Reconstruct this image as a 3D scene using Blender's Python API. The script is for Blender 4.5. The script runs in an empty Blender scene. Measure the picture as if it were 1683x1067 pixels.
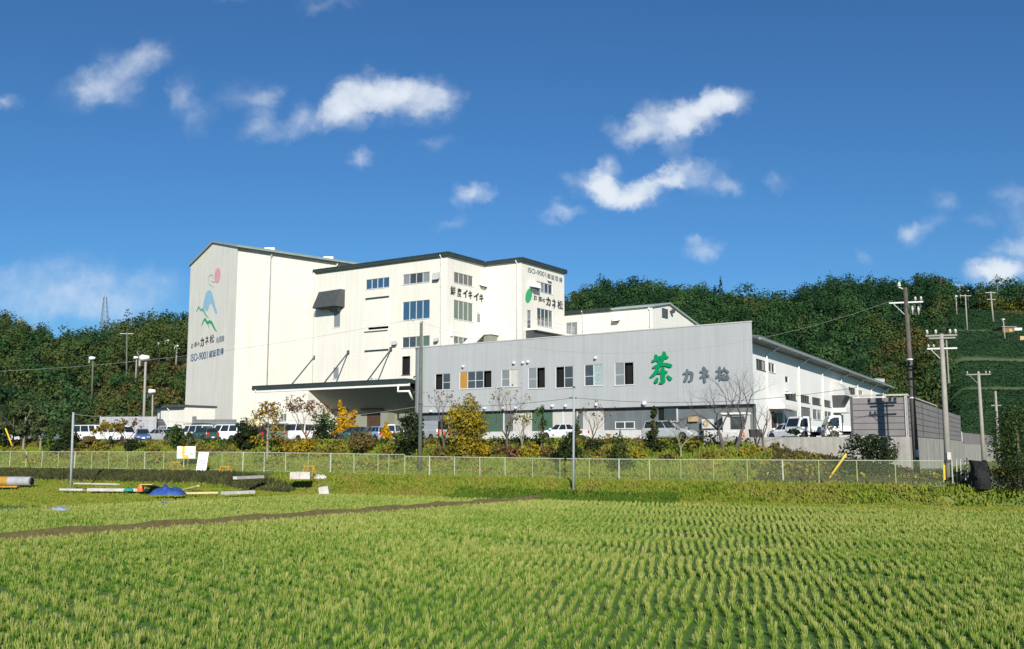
import bpy, math, random
import numpy as np
from mathutils import Vector, Matrix

R = math.radians
# ------------------------------------------------------------------ camera, light, sky
SC = bpy.context.scene
COL = SC.collection
EYE = 3.65                     # eye height above the paddy
F, CX, CY, PITCH = 1636.25, 841.5, 533.5, R(7.1)
HZ = CY + F * math.tan(PITCH)
FH = F / math.cos(PITCH)
cam = bpy.data.objects.new('camera', bpy.data.cameras.new('camera'))
COL.objects.link(cam)
cam.data.lens = 35.0; cam.data.sensor_width = 36.0; cam.data.sensor_fit = 'HORIZONTAL'
cam.data.clip_start = 0.1; cam.data.clip_end = 6000
cam.location = (0, 0, EYE); cam.rotation_euler = (R(90) + PITCH, 0, 0)
SC.camera = cam

SUN_EL = R(25); SUN_AZ = R(174)            # azimuth clockwise from +Y (the view direction)
S = Vector((math.sin(SUN_AZ) * math.cos(SUN_EL), math.cos(SUN_AZ) * math.cos(SUN_EL), math.sin(SUN_EL)))
sun = bpy.data.objects.new('sun', bpy.data.lights.new('sun', 'SUN'))
COL.objects.link(sun)
sun.data.energy = 4.6; sun.data.angle = R(0.5); sun.data.color = (1.0, 0.945, 0.83)
sun.rotation_euler = S.to_track_quat('Z', 'Y').to_euler()
SC.view_settings.view_transform = 'Standard'; SC.view_settings.look = 'None'
SC.view_settings.exposure = 0.32; SC.view_settings.gamma = 1.0
SC.render.engine = 'CYCLES'
try:
    SC.cycles.use_denoising = True
    SC.cycles.max_bounces = 6
    SC.cycles.transparent_max_bounces = 12
except Exception:
    pass

def ray(px, py):
    a = (px - CX) / F; b = (CY - py) / F
    return Vector((a, math.cos(PITCH) - b * math.sin(PITCH), math.sin(PITCH) + b * math.cos(PITCH)))
def atY(px, py, Y):
    d = ray(px, py); t = Y / d.y
    return Vector((d.x * t, Y, EYE + d.z * t))
def atZ(px, py, z):
    d = ray(px, py); t = (z - EYE) / d.z
    return Vector((d.x * t, d.y * t, z))
def proj(v):
    x, y, z = v[0], v[1], v[2] - EYE
    zc = y * math.cos(PITCH) + z * math.sin(PITCH); yc = -y * math.sin(PITCH) + z * math.cos(PITCH)
    return CX + F * x / zc, CY - F * yc / zc

# clouds as (x, y, rx, ry, tilt, weight) in photograph pixels, turned into sky directions
CLOUDS = [
 (195,118,62,34,-22,0.57),(245,95,40,26,-10,0.40),(140,150,55,28,-25,0.39),(185,160,52,24,0,0.30),
 (308,150,28,26,0,0.51),(330,195,24,26,30,0.44),(290,175,20,22,0,0.30),
 (405,160,46,28,0,0.47),(437,172,22,22,0,0.36),(438,215,38,22,0,0.61),(497,192,24,28,0,0.65),
 (600,148,62,30,-6,0.98),(565,185,34,34,-30,0.88),(660,160,52,28,8,0.80),(715,155,44,28,12,0.72),(640,185,60,26,0,0.42),(715,192,42,16,-8,0.40),
 (540,195,24,24,0,0.50),(0,160,36,14,0,0.57),(592,263,24,11,0,0.62),(776,321,30,18,0,0.95),(735,362,30,12,-20,0.40),(715,235,30,12,10,0.34),
 (1035,216,36,22,0,0.80),(1095,195,48,32,0,1.05),(1150,190,42,28,-20,1.00),(1192,172,38,24,-12,1.08),(1112,232,26,24,0,0.60),
 (1000,285,24,28,0,0.90),(975,305,36,20,0,0.78),(1022,318,44,22,8,0.95),(1075,300,48,18,-24,0.96),(1120,285,44,20,-8,0.60),(1165,295,50,26,0,0.44),(1210,308,22,16,0,0.50),
 (1045,332,50,12,0,0.40),(918,346,32,12,0,0.66),(1160,412,28,18,-15,0.66),(1143,395,12,9,0,0.40),(1284,297,20,14,30,0.40),
 (1495,382,24,22,-25,0.62),(1520,365,36,14,-20,0.38),(1556,326,28,15,0,0.50),(1665,330,30,26,-30,0.50),(1610,358,26,12,0,0.34),(1420,423,13,12,0,0.40),
 (1625,448,34,18,0,1.05),(1668,452,38,16,0,1.00),(1660,415,42,22,0,0.56),(1690,390,40,30,0,0.56),
 (110,475,130,40,-4,0.33),(200,490,95,42,-2,0.34),(40,470,110,28,0,0.28),(110,510,150,26,0,0.30),(95,430,90,22,-6,0.21),(260,460,60,26,0,0.18),
 (1500,-60,180,24,0,0.30),(380,-5,60,12,0,0.35),(530,5,50,12,0,0.36),(-300,260,160,46,0,0.80),(2000,330,190,50,0,0.80),(2300,150,180,60,0,0.70),(-700,100,240,60,0,0.62)]
def gno(px, py):
    d = ray(px, py); return d.x / d.y, d.z / d.y

def build_world():
    w = bpy.data.worlds.new('World'); SC.world = w; w.use_nodes = True
    nt = w.node_tree; N = nt.nodes; L = nt.links; N.clear()
    def nd(t, **k):
        n = N.new(t)
        for a, b in k.items(): setattr(n, a, b)
        return n
    def mth(op, a, b=None, clamp=False):
        n = nd('ShaderNodeMath', operation=op, use_clamp=clamp)
        for i, s in enumerate((a, b)):
            if s is None: continue
            if isinstance(s, (int, float)): n.inputs[i].default_value = s
            else: L.new(s, n.inputs[i])
        return n.outputs[0]
    sky = nd('ShaderNodeTexSky', sky_type='NISHITA', sun_disc=False)
    sky.sun_elevation = SUN_EL; sky.sun_rotation = SUN_AZ
    sky.altitude = 300; sky.air_density = 1.0; sky.dust_density = 0.35; sky.ozone_density = 3.2
    hsv = nd('ShaderNodeHueSaturation'); hsv.inputs['Saturation'].default_value = SKY_SAT; hsv.inputs['Value'].default_value = SKY_VAL
    gam = nd('ShaderNodeGamma'); gam.inputs['Gamma'].default_value = SKY_GAM
    tint = nd('ShaderNodeMix', data_type='RGBA', blend_type='MULTIPLY'); tint.inputs['Factor'].default_value = 1; tint.inputs['B'].default_value = SKY_TINT
    L.new(sky.outputs[0], tint.inputs['A']); L.new(tint.outputs['Result'], gam.inputs['Color']); L.new(gam.outputs[0], hsv.inputs['Color'])
    tc = nd('ShaderNodeTexCoord'); sep = nd('ShaderNodeSeparateXYZ'); L.new(tc.outputs['Generated'], sep.inputs[0])
    yy = mth('MAXIMUM', sep.outputs[1], 0.03)
    gx = mth('DIVIDE', sep.outputs[0], yy); gz = mth('DIVIDE', sep.outputs[2], yy)
    comb = nd('ShaderNodeCombineXYZ'); L.new(gx, comb.inputs[0]); L.new(gz, comb.inputs[1])
    # turbulence that frays the edges of the clouds
    n1 = nd('ShaderNodeTexNoise'); n1.inputs['Scale'].default_value = 20; n1.inputs['Detail'].default_value = 10; n1.inputs['Roughness'].default_value = .62
    L.new(comb.outputs[0], n1.inputs['Vector'])
    sub = nd('ShaderNodeVectorMath', operation='SUBTRACT'); L.new(n1.outputs['Color'], sub.inputs[0]); sub.inputs[1].default_value = (.5, .5, .5)
    sc = nd('ShaderNodeVectorMath', operation='SCALE'); L.new(sub.outputs[0], sc.inputs[0]); sc.inputs['Scale'].default_value = .060
    add = nd('ShaderNodeVectorMath', operation='ADD'); L.new(comb.outputs[0], add.inputs[0]); L.new(sc.outputs[0], add.inputs[1])
    flat = nd('ShaderNodeVectorMath', operation='MULTIPLY'); L.new(add.outputs[0], flat.inputs[0]); flat.inputs[1].default_value = (1, 1, 0)
    acc = None
    for (px, py, rx, ry, tilt, wt) in CLOUDS:
        g = gno(px, py)
        mp = nd('ShaderNodeMapping', vector_type='TEXTURE')
        mp.inputs['Location'].default_value = (g[0], g[1], 0); mp.inputs['Rotation'].default_value = (0, 0, R(-tilt))
        mp.inputs['Scale'].default_value = (rx * 1.5 / FH, ry * 1.6 / FH, 1)
        L.new(flat.outputs[0], mp.inputs['Vector'])
        ln = nd('ShaderNodeVectorMath', operation='LENGTH'); L.new(mp.outputs[0], ln.inputs[0])
        f = mth('SUBTRACT', 1.0, ln.outputs['Value'], clamp=True)
        f = mth('MULTIPLY', mth('POWER', f, .85), wt * 1.45)
        acc = f if acc is None else mth('ADD', acc, f)
    n2 = nd('ShaderNodeTexNoise'); n2.inputs['Scale'].default_value = 42; n2.inputs['Detail'].default_value = 7; n2.inputs['Roughness'].default_value = .6
    L.new(comb.outputs[0], n2.inputs['Vector'])
    nz = mth('MULTIPLY', mth('SUBTRACT', n2.outputs['Fac'], .5), 1.3)
    acc = mth('ADD', acc, mth('MULTIPLY', nz, mth('MINIMUM', acc, .8)))
    mr = nd('ShaderNodeMapRange', interpolation_type='SMOOTHSTEP'); L.new(acc, mr.inputs['Value'])
    mr.inputs['From Min'].default_value = .05; mr.inputs['From Max'].default_value = 2.1; mr.inputs['To Max'].default_value = .97
    front = mth('GREATER_THAN', sep.outputs[1], .05)
    fac = mth('MULTIPLY', mr.outputs[0], front)
    mix = nd('ShaderNodeMix', data_type='RGBA'); L.new(fac, mix.inputs['Factor'])
    L.new(hsv.outputs[0], mix.inputs['A']); mix.inputs['B'].default_value = CLOUD_COL
    bg = nd('ShaderNodeBackground'); bg.inputs['Strength'].default_value = SKY_STR
    L.new(mix.outputs['Result'], bg.inputs['Color'])
    out = nd('ShaderNodeOutputWorld'); L.new(bg.outputs[0], out.inputs['Surface'])
SKY_TINT = (.235, .435, .60, 1)    # the deep blue of the film stock
SKY_STR = 0.13; SKY_SAT = 1.0; SKY_VAL = 1.0; SKY_GAM = 1.0; CLOUD_COL = (4.9, 5.3, 5.8, 1)
build_world()

# ------------------------------------------------------------------ materials
MATS = {}
def mat(name, col, rough=.75, var=.12, scale=1.5, bump=0., col2=None, metal=0., spec=.35, ior=1.45, streak=0., bscale=None, fine=0.):
    if name in MATS: return MATS[name]
    m = bpy.data.materials.new(name); m.use_nodes = True; MATS[name] = m
    nt = m.node_tree; N = nt.nodes; L = nt.links
    b = N['Principled BSDF']
    b.inputs['Roughness'].default_value = rough; b.inputs['Metallic'].default_value = metal
    b.inputs['Specular IOR Level'].default_value = spec; b.inputs['IOR'].default_value = ior
    tc = N.new('ShaderNodeTexCoord')
    nz = N.new('ShaderNodeTexNoise'); nz.inputs['Scale'].default_value = scale; nz.inputs['Detail'].default_value = 6; nz.inputs['Roughness'].default_value = .65
    L.new(tc.outputs['Object'], nz.inputs['Vector'])
    rmp = N.new('ShaderNodeValToRGB'); rmp.color_ramp.elements[0].position = .32; rmp.color_ramp.elements[1].position = .68
    c2 = col2 or tuple(min(1, c * (1 + var)) for c in col); c1 = tuple(c * (1 - var) for c in col) if col2 is None else col
    rmp.color_ramp.elements[0].color = (*c1, 1); rmp.color_ramp.elements[1].color = (*c2, 1)
    L.new(nz.outputs['Fac'], rmp.inputs['Fac'])
    out = rmp.outputs[0]
    if streak > 0:          # weather stains that run down the face
        mp = N.new('ShaderNodeMapping'); mp.inputs['Scale'].default_value = (2.2, 2.2, .12); L.new(tc.outputs['Object'], mp.inputs['Vector'])
        n2 = N.new('ShaderNodeTexNoise'); n2.inputs['Scale'].default_value = 1.0; n2.inputs['Detail'].default_value = 8; L.new(mp.outputs[0], n2.inputs['Vector'])
        mr = N.new('ShaderNodeMapRange'); L.new(n2.outputs['Fac'], mr.inputs['Value'])
        mr.inputs['From Min'].default_value = .35; mr.inputs['From Max'].default_value = .7; mr.inputs['To Min'].default_value = 1.0; mr.inputs['To Max'].default_value = 1 - streak
        mx = N.new('ShaderNodeMix'); mx.data_type = 'RGBA'; mx.blend_type = 'MULTIPLY'; mx.inputs['Factor'].default_value = 1
        L.new(out, mx.inputs['A']); L.new(mr.outputs[0], mx.inputs['B']); out = mx.outputs['Result']
    L.new(out, b.inputs['Base Color'])
    if bump > 0:
        n3 = N.new('ShaderNodeTexNoise'); n3.inputs['Scale'].default_value = bscale or scale * 6; n3.inputs['Detail'].default_value = 6
        L.new(tc.outputs['Object'], n3.inputs['Vector'])
        bp = N.new('ShaderNodeBump'); bp.inputs['Strength'].default_value = bump; bp.inputs['Distance'].default_value = .05
        L.new(n3.outputs['Fac'], bp.inputs['Height']); L.new(bp.outputs[0], b.inputs['Normal'])
    return m

def siding(name, col, period=.3, line=.35, width=.12, panel=0., rough=.6, streak=.08, vertical=0.):
    """horizontal board joints cut into a painted wall (period in metres)"""
    m = mat(name, col, rough, .03, .25, streak=streak)
    nt = m.node_tree; N = nt.nodes; L = nt.links; b = N['Principled BSDF']
    src = b.inputs['Base Color'].links[0].from_socket
    tc = N.new('ShaderNodeTexCoord'); sp = N.new('ShaderNodeSeparateXYZ'); L.new(tc.outputs['Object'], sp.inputs[0])
    def groove(sock, per, wd):
        a = N.new('ShaderNodeMath'); a.operation = 'DIVIDE'; a.inputs[1].default_value = per; L.new(sock, a.inputs[0])
        f = N.new('ShaderNodeMath'); f.operation = 'FRACT'; L.new(a.outputs[0], f.inputs[0])
        g = N.new('ShaderNodeMath'); g.operation = 'LESS_THAN'; g.inputs[1].default_value = wd; L.new(f.outputs[0], g.inputs[0])
        return g.outputs[0]
    h = groove(sp.outputs[2], period, width)
    if vertical > 0:
        s2 = N.new('ShaderNodeMath'); s2.operation = 'SUBTRACT'; L.new(sp.outputs[0], s2.inputs[0]); L.new(sp.outputs[1], s2.inputs[1])
        v = groove(s2.outputs[0], vertical, .06 / vertical * 1.0)
        mm = N.new('ShaderNodeMath'); mm.operation = 'MAXIMUM'; L.new(h, mm.inputs[0]); L.new(v, mm.inputs[1]); h = mm.outputs[0]
    mx = N.new('ShaderNodeMix'); mx.data_type = 'RGBA'; mx.blend_type = 'MULTIPLY'
    sc = N.new('ShaderNodeMath'); sc.operation = 'MULTIPLY'; sc.inputs[1].default_value = line; L.new(h, sc.inputs[0])
    L.new(sc.outputs[0], mx.inputs['Factor']); L.new(src, mx.inputs['A']); mx.inputs['B'].default_value = (.45, .45, .45, 1)
    L.new(mx.outputs['Result'], b.inputs['Base Color'])
    bp = N.new('ShaderNodeBump'); bp.inputs['Strength'].default_value = .25; bp.inputs['Distance'].default_value = .02; bp.invert = True
    L.new(h, bp.inputs['Height']); L.new(bp.outputs[0], b.inputs['Normal'])
    return m

def leafmat(name, cols, scale=.8, trans=.25, rand=.5, rough=.6):
    """foliage: colour varies from leaf to leaf and from clump to clump"""
    if name in MATS: return MATS[name]
    m = bpy.data.materials.new(name); m.use_nodes = True; MATS[name] = m
    nt = m.node_tree; N = nt.nodes; L = nt.links; N.clear()
    geo = N.new('ShaderNodeNewGeometry'); nz = N.new('ShaderNodeTexNoise'); nz.inputs['Scale'].default_value = scale; nz.inputs['Detail'].default_value = 3
    L.new(geo.outputs['Position'], nz.inputs['Vector'])
    a = N.new('ShaderNodeMath'); a.operation = 'MULTIPLY'; a.inputs[1].default_value = rand; L.new(geo.outputs['Random Per Island'], a.inputs[0])
    a2 = N.new('ShaderNodeMath'); a2.operation = 'MULTIPLY_ADD'; a2.inputs[1].default_value = 1.9; a2.inputs[2].default_value = -.45 - rand * .5; L.new(nz.outputs['Fac'], a2.inputs[0])
    s = N.new('ShaderNodeMath'); s.operation = 'ADD'; s.use_clamp = True; L.new(a.outputs[0], s.inputs[0]); L.new(a2.outputs[0], s.inputs[1])
    rmp = N.new('ShaderNodeValToRGB'); cr = rmp.color_ramp
    while len(cr.elements) < len(cols): cr.elements.new(.5)
    for i, c in enumerate(cols):
        cr.elements[i].position = i / max(1, len(cols) - 1); cr.elements[i].color = (*c, 1)
    L.new(s.outputs[0], rmp.inputs['Fac'])
    d = N.new('ShaderNodeBsdfDiffuse'); L.new(rmp.outputs[0], d.inputs['Color'])
    t = N.new('ShaderNodeBsdfTranslucent'); L.new(rmp.outputs[0], t.inputs['Color'])
    mx = N.new('ShaderNodeMixShader'); mx.inputs[0].default_value = trans; L.new(d.outputs[0], mx.inputs[1]); L.new(t.outputs[0], mx.inputs[2])
    o = N.new('ShaderNodeOutputMaterial'); L.new(mx.outputs[0], o.inputs['Surface'])
    return m

# ------------------------------------------------------------------ mesh building
def wmat(o):
    m = Matrix.Identity(4)
    while o is not None:
        m = Matrix.LocRotScale(o.location, o.rotation_euler, o.scale) @ m; o = o.parent
    return m
def tag(o, label=None, cat=None, group=None, kind=None):
    if label: o['label'] = label
    if cat: o['category'] = cat
    if group: o['group'] = group
    if kind: o['kind'] = kind
    return o
def empty(name, loc, label, cat, group=None, rz=0.):
    o = bpy.data.objects.new(name, None); COL.objects.link(o); o.empty_display_size = .3
    o.location = loc; o.rotation_euler = (0, 0, rz)
    return tag(o, label, cat, group)
def raw_mesh(name, verts, faces, mats, midx=None, smooth=False):
    me = bpy.data.meshes.new(name)
    if isinstance(verts, np.ndarray) and isinstance(faces, int):      # all quads in order
        n = faces; me.vertices.add(len(verts)); me.vertices.foreach_set('co', verts.astype(np.float32).ravel())
        me.loops.add(n * 4); me.loops.foreach_set('vertex_index', np.arange(n * 4, dtype=np.int32))
        me.polygons.add(n); me.polygons.foreach_set('loop_start', np.arange(0, n * 4, 4, dtype=np.int32))
        try: me.polygons.foreach_set('loop_total', np.full(n, 4, dtype=np.int32))
        except Exception: pass
        me.update(calc_edges=True)
    else:
        me.from_pydata([tuple(v) for v in verts], [], faces); me.update()
    for m in (mats if isinstance(mats, (list, tuple)) else [mats]): me.materials.append(m)
    if midx is not None: me.polygons.foreach_set('material_index', np.asarray(midx, dtype=np.int32))
    if smooth: me.polygons.foreach_set('use_smooth', np.ones(len(me.polygons), dtype=bool))
    return me
def link(name, me, parent=None, loc=None):
    o = bpy.data.objects.new(name, me); COL.objects.link(o)
    if parent is not None: o.parent = parent
    if loc is not None: o.location = loc
    return o
class MB:
    def __init__(s): s.v = []; s.f = []; s.m = []
    def add(s, vs, fs, mi=0):
        k = len(s.v); s.v += [Vector(v) for v in vs]; s.f += [[i + k for i in f] for f in fs]; s.m += [mi] * len(fs)
    def poly(s, pts, mi=0): s.add(pts, [list(range(len(pts)))], mi)
    def box8(s, p, mi=0):     # p: 4 bottom (ccw) + 4 top
        s.add(p, [(3,2,1,0),(4,5,6,7),(0,1,5,4),(1,2,6,5),(2,3,7,6),(3,0,4,7)], mi)
    def box(s, x0, x1, y0, y1, z0, z1, mi=0):
        s.box8([(x0,y0,z0),(x1,y0,z0),(x1,y1,z0),(x0,y1,z0),(x0,y0,z1),(x1,y0,z1),(x1,y1,z1),(x0,y1,z1)], mi)
    def fbox(s, fr, u0, u1, z0, z1, w0, w1, mi=0):
        P = fr.P
        s.box8([P(u0,z0,w1),P(u1,z0,w1),P(u1,z0,w0),P(u0,z0,w0),P(u0,z1,w1),P(u1,z1,w1),P(u1,z1,w0),P(u0,z1,w0)], mi)
    def prism(s, bot, top, mi=0):
        n = len(bot); s.add(list(bot) + list(top), [list(range(n))[::-1], list(range(n, 2*n))] + [[i, (i+1) % n, n + (i+1) % n, n + i] for i in range(n)], mi)
    def tube(s, pts, r, n=8, mi=0, cap=True):
        pts = [Vector(p) for p in pts]; rs = r if isinstance(r, (list, tuple)) else [r] * len(pts)
        k = len(s.v); prev = None
        for i, p in enumerate(pts):
            d = (pts[min(i+1, len(pts)-1)] - pts[max(i-1, 0)])
            if d.length < 1e-9: d = Vector((0,0,1))
            d.normalize()
            if prev is None:
                a = d.cross(Vector((0,0,1)))
                if a.length < .01: a = d.cross(Vector((1,0,0)))
            else:
                a = prev - d * prev.dot(d)
                if a.length < 1e-6: a = d.orthogonal()
            a.normalize(); prev = a; b = d.cross(a)
            for j in range(n):
                t = 2 * math.pi * j / n; s.v.append(p + (a * math.cos(t) + b * math.sin(t)) * rs[i])
        for i in range(len(pts) - 1):
            for j in range(n):
                s.f.append([k+i*n+j, k+i*n+(j+1)%n, k+(i+1)*n+(j+1)%n, k+(i+1)*n+j]); s.m.append(mi)
        if cap:
            s.f.append([k+j for j in range(n)][::-1]); s.m.append(mi); s.f.append([k+(len(pts)-1)*n+j for j in range(n)]); s.m.append(mi)
    def ball(s, c, r, n=10, mi=0, sz=1.0):
        c = Vector(c); k = len(s.v); h = n // 2
        for i in range(h + 1):
            t = math.pi * i / h
            for j in range(n):
                q = 2 * math.pi * j / n; s.v.append(c + Vector((math.sin(t)*math.cos(q)*r, math.sin(t)*math.sin(q)*r, math.cos(t)*r*sz)))
        for i in range(h):
            for j in range(n):
                s.f.append([k+i*n+j, k+(i+1)*n+j, k+(i+1)*n+(j+1)%n, k+i*n+(j+1)%n]); s.m.append(mi)
    def build(s, name, mats, parent=None, smooth=False, local=False, origin=None):
        vs = s.v
        if parent is not None and not local:
            im = wmat(parent).inverted(); vs = [im @ v for v in vs]
        if origin is not None: vs = [v - Vector(origin) for v in vs]
        me = raw_mesh(name, vs, s.f, mats, s.m if len(s.m) else None, smooth)
        return link(name, me, parent, origin)
class Frame:
    """a vertical plane: u to the right as one faces it, z up, w out towards the viewer"""
    def __init__(s, o, az):
        s.o = Vector((o[0], o[1], 0)); s.d = Vector((math.sin(R(az)), math.cos(R(az)), 0)); s.n = Vector((s.d.y, -s.d.x, 0))
    def P(s, u, z, w=0.):
        q = s.o + s.d * u + s.n * w; return Vector((q.x, q.y, z))
    def uz(s, px, py, w=0.):
        c = Vector((0, 0, EYE)); r = ray(px, py); o = s.o + s.n * w
        t = (o - c).dot(s.n) / r.dot(s.n); q = c + r * t - o
        return q.dot(s.d), (c + r * t).z
    def U(s, px, py=640., w=0.): return s.uz(px, py, w)[0]
    def rect(s, x0, x1, y0, y1, w=0.):
        """photograph box (y measured at its middle) -> u0, u1, z0, z1"""
        xm = (x0 + x1) / 2; ym = (y0 + y1) / 2
        return s.uz(x0, ym, w)[0], s.uz(x1, ym, w)[0], s.uz(xm, y1, w)[1], s.uz(xm, y0, w)[1]
def wall_holes(mb, fr, u0, u1, z0, z1, holes, depth=.16, w=0., mi=0, mj=0):
    us = sorted({u0, u1} | {h[0] for h in holes} | {h[1] for h in holes}); zs = sorted({z0, z1} | {h[2] for h in holes} | {h[3] for h in holes})
    us = [u for u in us if u0 - 1e-6 <= u <= u1 + 1e-6]; zs = [z for z in zs if z0 - 1e-6 <= z <= z1 + 1e-6]
    P = fr.P
    for a, b in zip(us, us[1:]):
        for c, d in zip(zs, zs[1:]):
            um, zm = (a + b) / 2, (c + d) / 2
            if any(h[0] < um < h[1] and h[2] < zm < h[3] for h in holes): continue
            mb.poly([P(a,c,w), P(b,c,w), P(b,d,w), P(a,d,w)], mi)
    for h in holes:
        a, b, c, d = h[:4]
        mb.poly([P(a,c,w), P(b,c,w), P(b,c,w-depth), P(a,c,w-depth)], mj); mb.poly([P(a,d,w-depth), P(b,d,w-depth), P(b,d,w), P(a,d,w)], mj)
        mb.poly([P(a,c,w), P(a,c,w-depth), P(a,d,w-depth), P(a,d,w)], mj); mb.poly([P(b,c,w-depth), P(b,c,w), P(b,d,w), P(b,d,w-depth)], mj)
def window(fr, rc, parent, panes=2, frame='alu', glass=None, depth=.13, w=0., bar=.05, sill=True, name='window', mid=False, label=None):
    """one window: frame and mullions as one mesh, its panes as a sub-part; glass may give a material per pane"""
    a, b, c, d = rc; mb = MB(); W0, W1 = w - depth, w - depth + .07
    mb.fbox(fr, a, b, c, c + bar, W0, W1); mb.fbox(fr, a, b, d - bar, d, W0, W1)
    mb.fbox(fr, a, a + bar, c + bar, d - bar, W0, W1); mb.fbox(fr, b - bar, b, c + bar, d - bar, W0, W1)
    us = [a + bar + (b - a - 2 * bar) * i / panes for i in range(panes + 1)]
    for u in us[1:-1]: mb.fbox(fr, u - bar * .6, u + bar * .6, c + bar, d - bar, W0, W1 + .01)
    if mid:
        for i in range(panes):
            if mid is True or i in mid:
                zz = c + (d - c) * .45; mb.fbox(fr, us[i] + bar * .6, us[i + 1] - bar * .6, zz - .03, zz + .03, W0, W1)
    if sill: mb.fbox(fr, a - .06, b + .06, c - .07, c, w - .02, w + .07)
    o = mb.build(name, MATS[frame], parent)
    if label: o['label'] = label
    g = MB(); mats = glass if isinstance(glass, (list, tuple)) else [glass or 'glass'] * panes
    names = list(dict.fromkeys(mats))
    for i in range(panes):
        dd = W0 + .02 - (.0 if mats[i] != 'room_shade' else .35)
        g.poly([fr.P(us[i] + bar*.4, c + bar*.5, dd), fr.P(us[i+1] - bar*.4, c + bar*.5, dd), fr.P(us[i+1] - bar*.4, d - bar*.5, dd), fr.P(us[i] + bar*.4, d - bar*.5, dd)], names.index(mats[i]))
    g.build('pane', [MATS[x] for x in names], o)
    return o
def text(body, fr, u0, u1, z0, z1, w, m, name, parent, bold=0., depth=.03, label=None):
    c = bpy.data.curves.new('lettering', 'FONT'); c.body = body; c.extrude = .5; c.offset = bold; c.resolution_u = 4
    o = bpy.data.objects.new('lettering', c); COL.objects.link(o)
    me = bpy.data.meshes.new_from_object(o.evaluated_get(bpy.context.evaluated_depsgraph_get()))
    bpy.data.objects.remove(o)
    n = len(me.vertices); a = np.empty(n * 3); me.vertices.foreach_get('co', a); a = a.reshape(-1, 3)
    lo, hi = a.min(0), a.max(0); t = (a - lo) / np.maximum(hi - lo, 1e-6)
    inv = wmat(parent).inverted()
    for i, v in enumerate(me.vertices):
        v.co = inv @ fr.P(u0 + t[i,0] * (u1 - u0), z0 + t[i,1] * (z1 - z0), w + (t[i,2] - .5) * depth)
    me.name = name; me.materials.clear(); me.materials.append(m)
    x = link(name, me, parent)
    if label: x['label'] = label
    return x
def stroke(mb, fr, pts, w, depth=.03, mi=0, n=7):
    """brush stroke: pts are (u, z, halfwidth), rounded at both ends"""
    P2 = [Vector((p[0], p[1])) for p in pts]; H = [p[2] for p in pts]
    # refine with Catmull-Rom
    Q = []; G = []
    for i in range(len(P2) - 1):
        p0 = P2[max(i-1, 0)]; p1 = P2[i]; p2 = P2[i+1]; p3 = P2[min(i+2, len(P2)-1)]
        for k in range(4):
            t = k / 4
            Q.append(.5 * ((2*p1) + (p2-p0)*t + (2*p0-5*p1+4*p2-p3)*t*t + (3*p1-p0-3*p2+p3)*t**3)); G.append(H[i] + (H[i+1]-H[i])*t)
    Q.append(P2[-1]); G.append(H[-1])
    Lf, Rt = [], []
    for i, q in enumerate(Q):
        d = Q[min(i+1, len(Q)-1)] - Q[max(i-1, 0)]
        if d.length < 1e-9: d = Vector((1, 0))
        d.normalize(); nn = Vector((-d.y, d.x)); Lf.append(q + nn * G[i]); Rt.append(q - nn * G[i])
    d1 = (Q[-1] - Q[-2]).normalized(); d0 = (Q[0] - Q[1]).normalized()
    out = Lf[:]
    for k in range(1, n):
        t = math.pi * k / n; nn = Vector((-d1.y, d1.x)); out.append(Q[-1] + (nn * math.cos(t) + d1 * math.sin(t)) * G[-1])
    out += Rt[::-1]
    for k in range(1, n):
        t = math.pi * k / n; nn = Vector((-d0.y, d0.x)); out.append(Q[0] + (nn * math.cos(t) + d0 * math.sin(t)) * G[0])
    # strips, so that thick bends stay clean
    m = len(Q)
    for i in range(m - 1):
        mb.poly([fr.P(Rt[i].x, Rt[i].y, w), fr.P(Rt[i+1].x, Rt[i+1].y, w), fr.P(Lf[i+1].x, Lf[i+1].y, w), fr.P(Lf[i].x, Lf[i].y, w)], mi)
    e1 = out[m - 1:m + n]; mb.poly([fr.P(p.x, p.y, w) for p in e1][::-1], mi)
    e0 = out[2*m + n - 2:] + [out[0]]; mb.poly([fr.P(p.x, p.y, w) for p in e0][::-1], mi)
    k = len(out)
    for i in range(k):
        a, b = out[i], out[(i+1) % k]
        mb.poly([fr.P(a.x, a.y, w), fr.P(b.x, b.y, w), fr.P(b.x, b.y, w - depth), fr.P(a.x, a.y, w - depth)], mi)
def pxstrokes(mb, fr, strokes, ox, oy, sc, w, depth=.05, step=.004, mi=0):
    for i, st in enumerate(strokes):
        pts = []
        for (x, y, h) in st:
            px, py = ox + x / sc, oy + y / sc
            u, z = fr.uz(px, py); u2, z2 = fr.uz(px, py - h / sc)
            pts.append((u, z, abs(z2 - z)))
        stroke(mb, fr, pts, w + step * i, depth + step * i, mi)
# ------------------------------------------------------------------ material library
mat('alu', (.62,.63,.64), .4, .05, spec=.5); mat('alu_dark', (.10,.105,.11), .45, .1); mat('white_frame', (.8,.8,.78), .5, .03)
mat('glass', (.055,.062,.066), .04, .2, .8, spec=.9, ior=1.6); mat('glass_sky', (.03,.07,.12), .03, .15, .4, spec=1., ior=2.3)  # blue of the mirrored sky is put into the second glass's colour
mat('glass_green', (.10,.15,.12), .12, .15, .5, spec=.8); mat('glass_grey', (.22,.24,.25), .12, .12, .7, spec=.7)
mat('room_shade', (.012,.012,.013), .9, .2); mat('blind_cream', (.56,.54,.50), .7, .04, streak=.05); mat('curtain', (.33,.42,.42), .8, .3, 6)  # first colour is near black, painted in for the shade of unlit rooms
mat('board_orange', (.45,.24,.05), .7, .1); mat('board_tan', (.55,.45,.33), .7, .1)
CREAM = (.755,.725,.65)
siding('cream_siding', CREAM, .5, .09, .10, vertical=3.0); siding('cream_plain', (.77,.745,.675), .9, .13, .06)
siding('tower_siding', (.77,.745,.675), .42, .10, .12, streak=.12)
siding('grey_siding', (.44,.455,.465), 2.4, .10, .02, streak=.10, vertical=.45)
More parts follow.
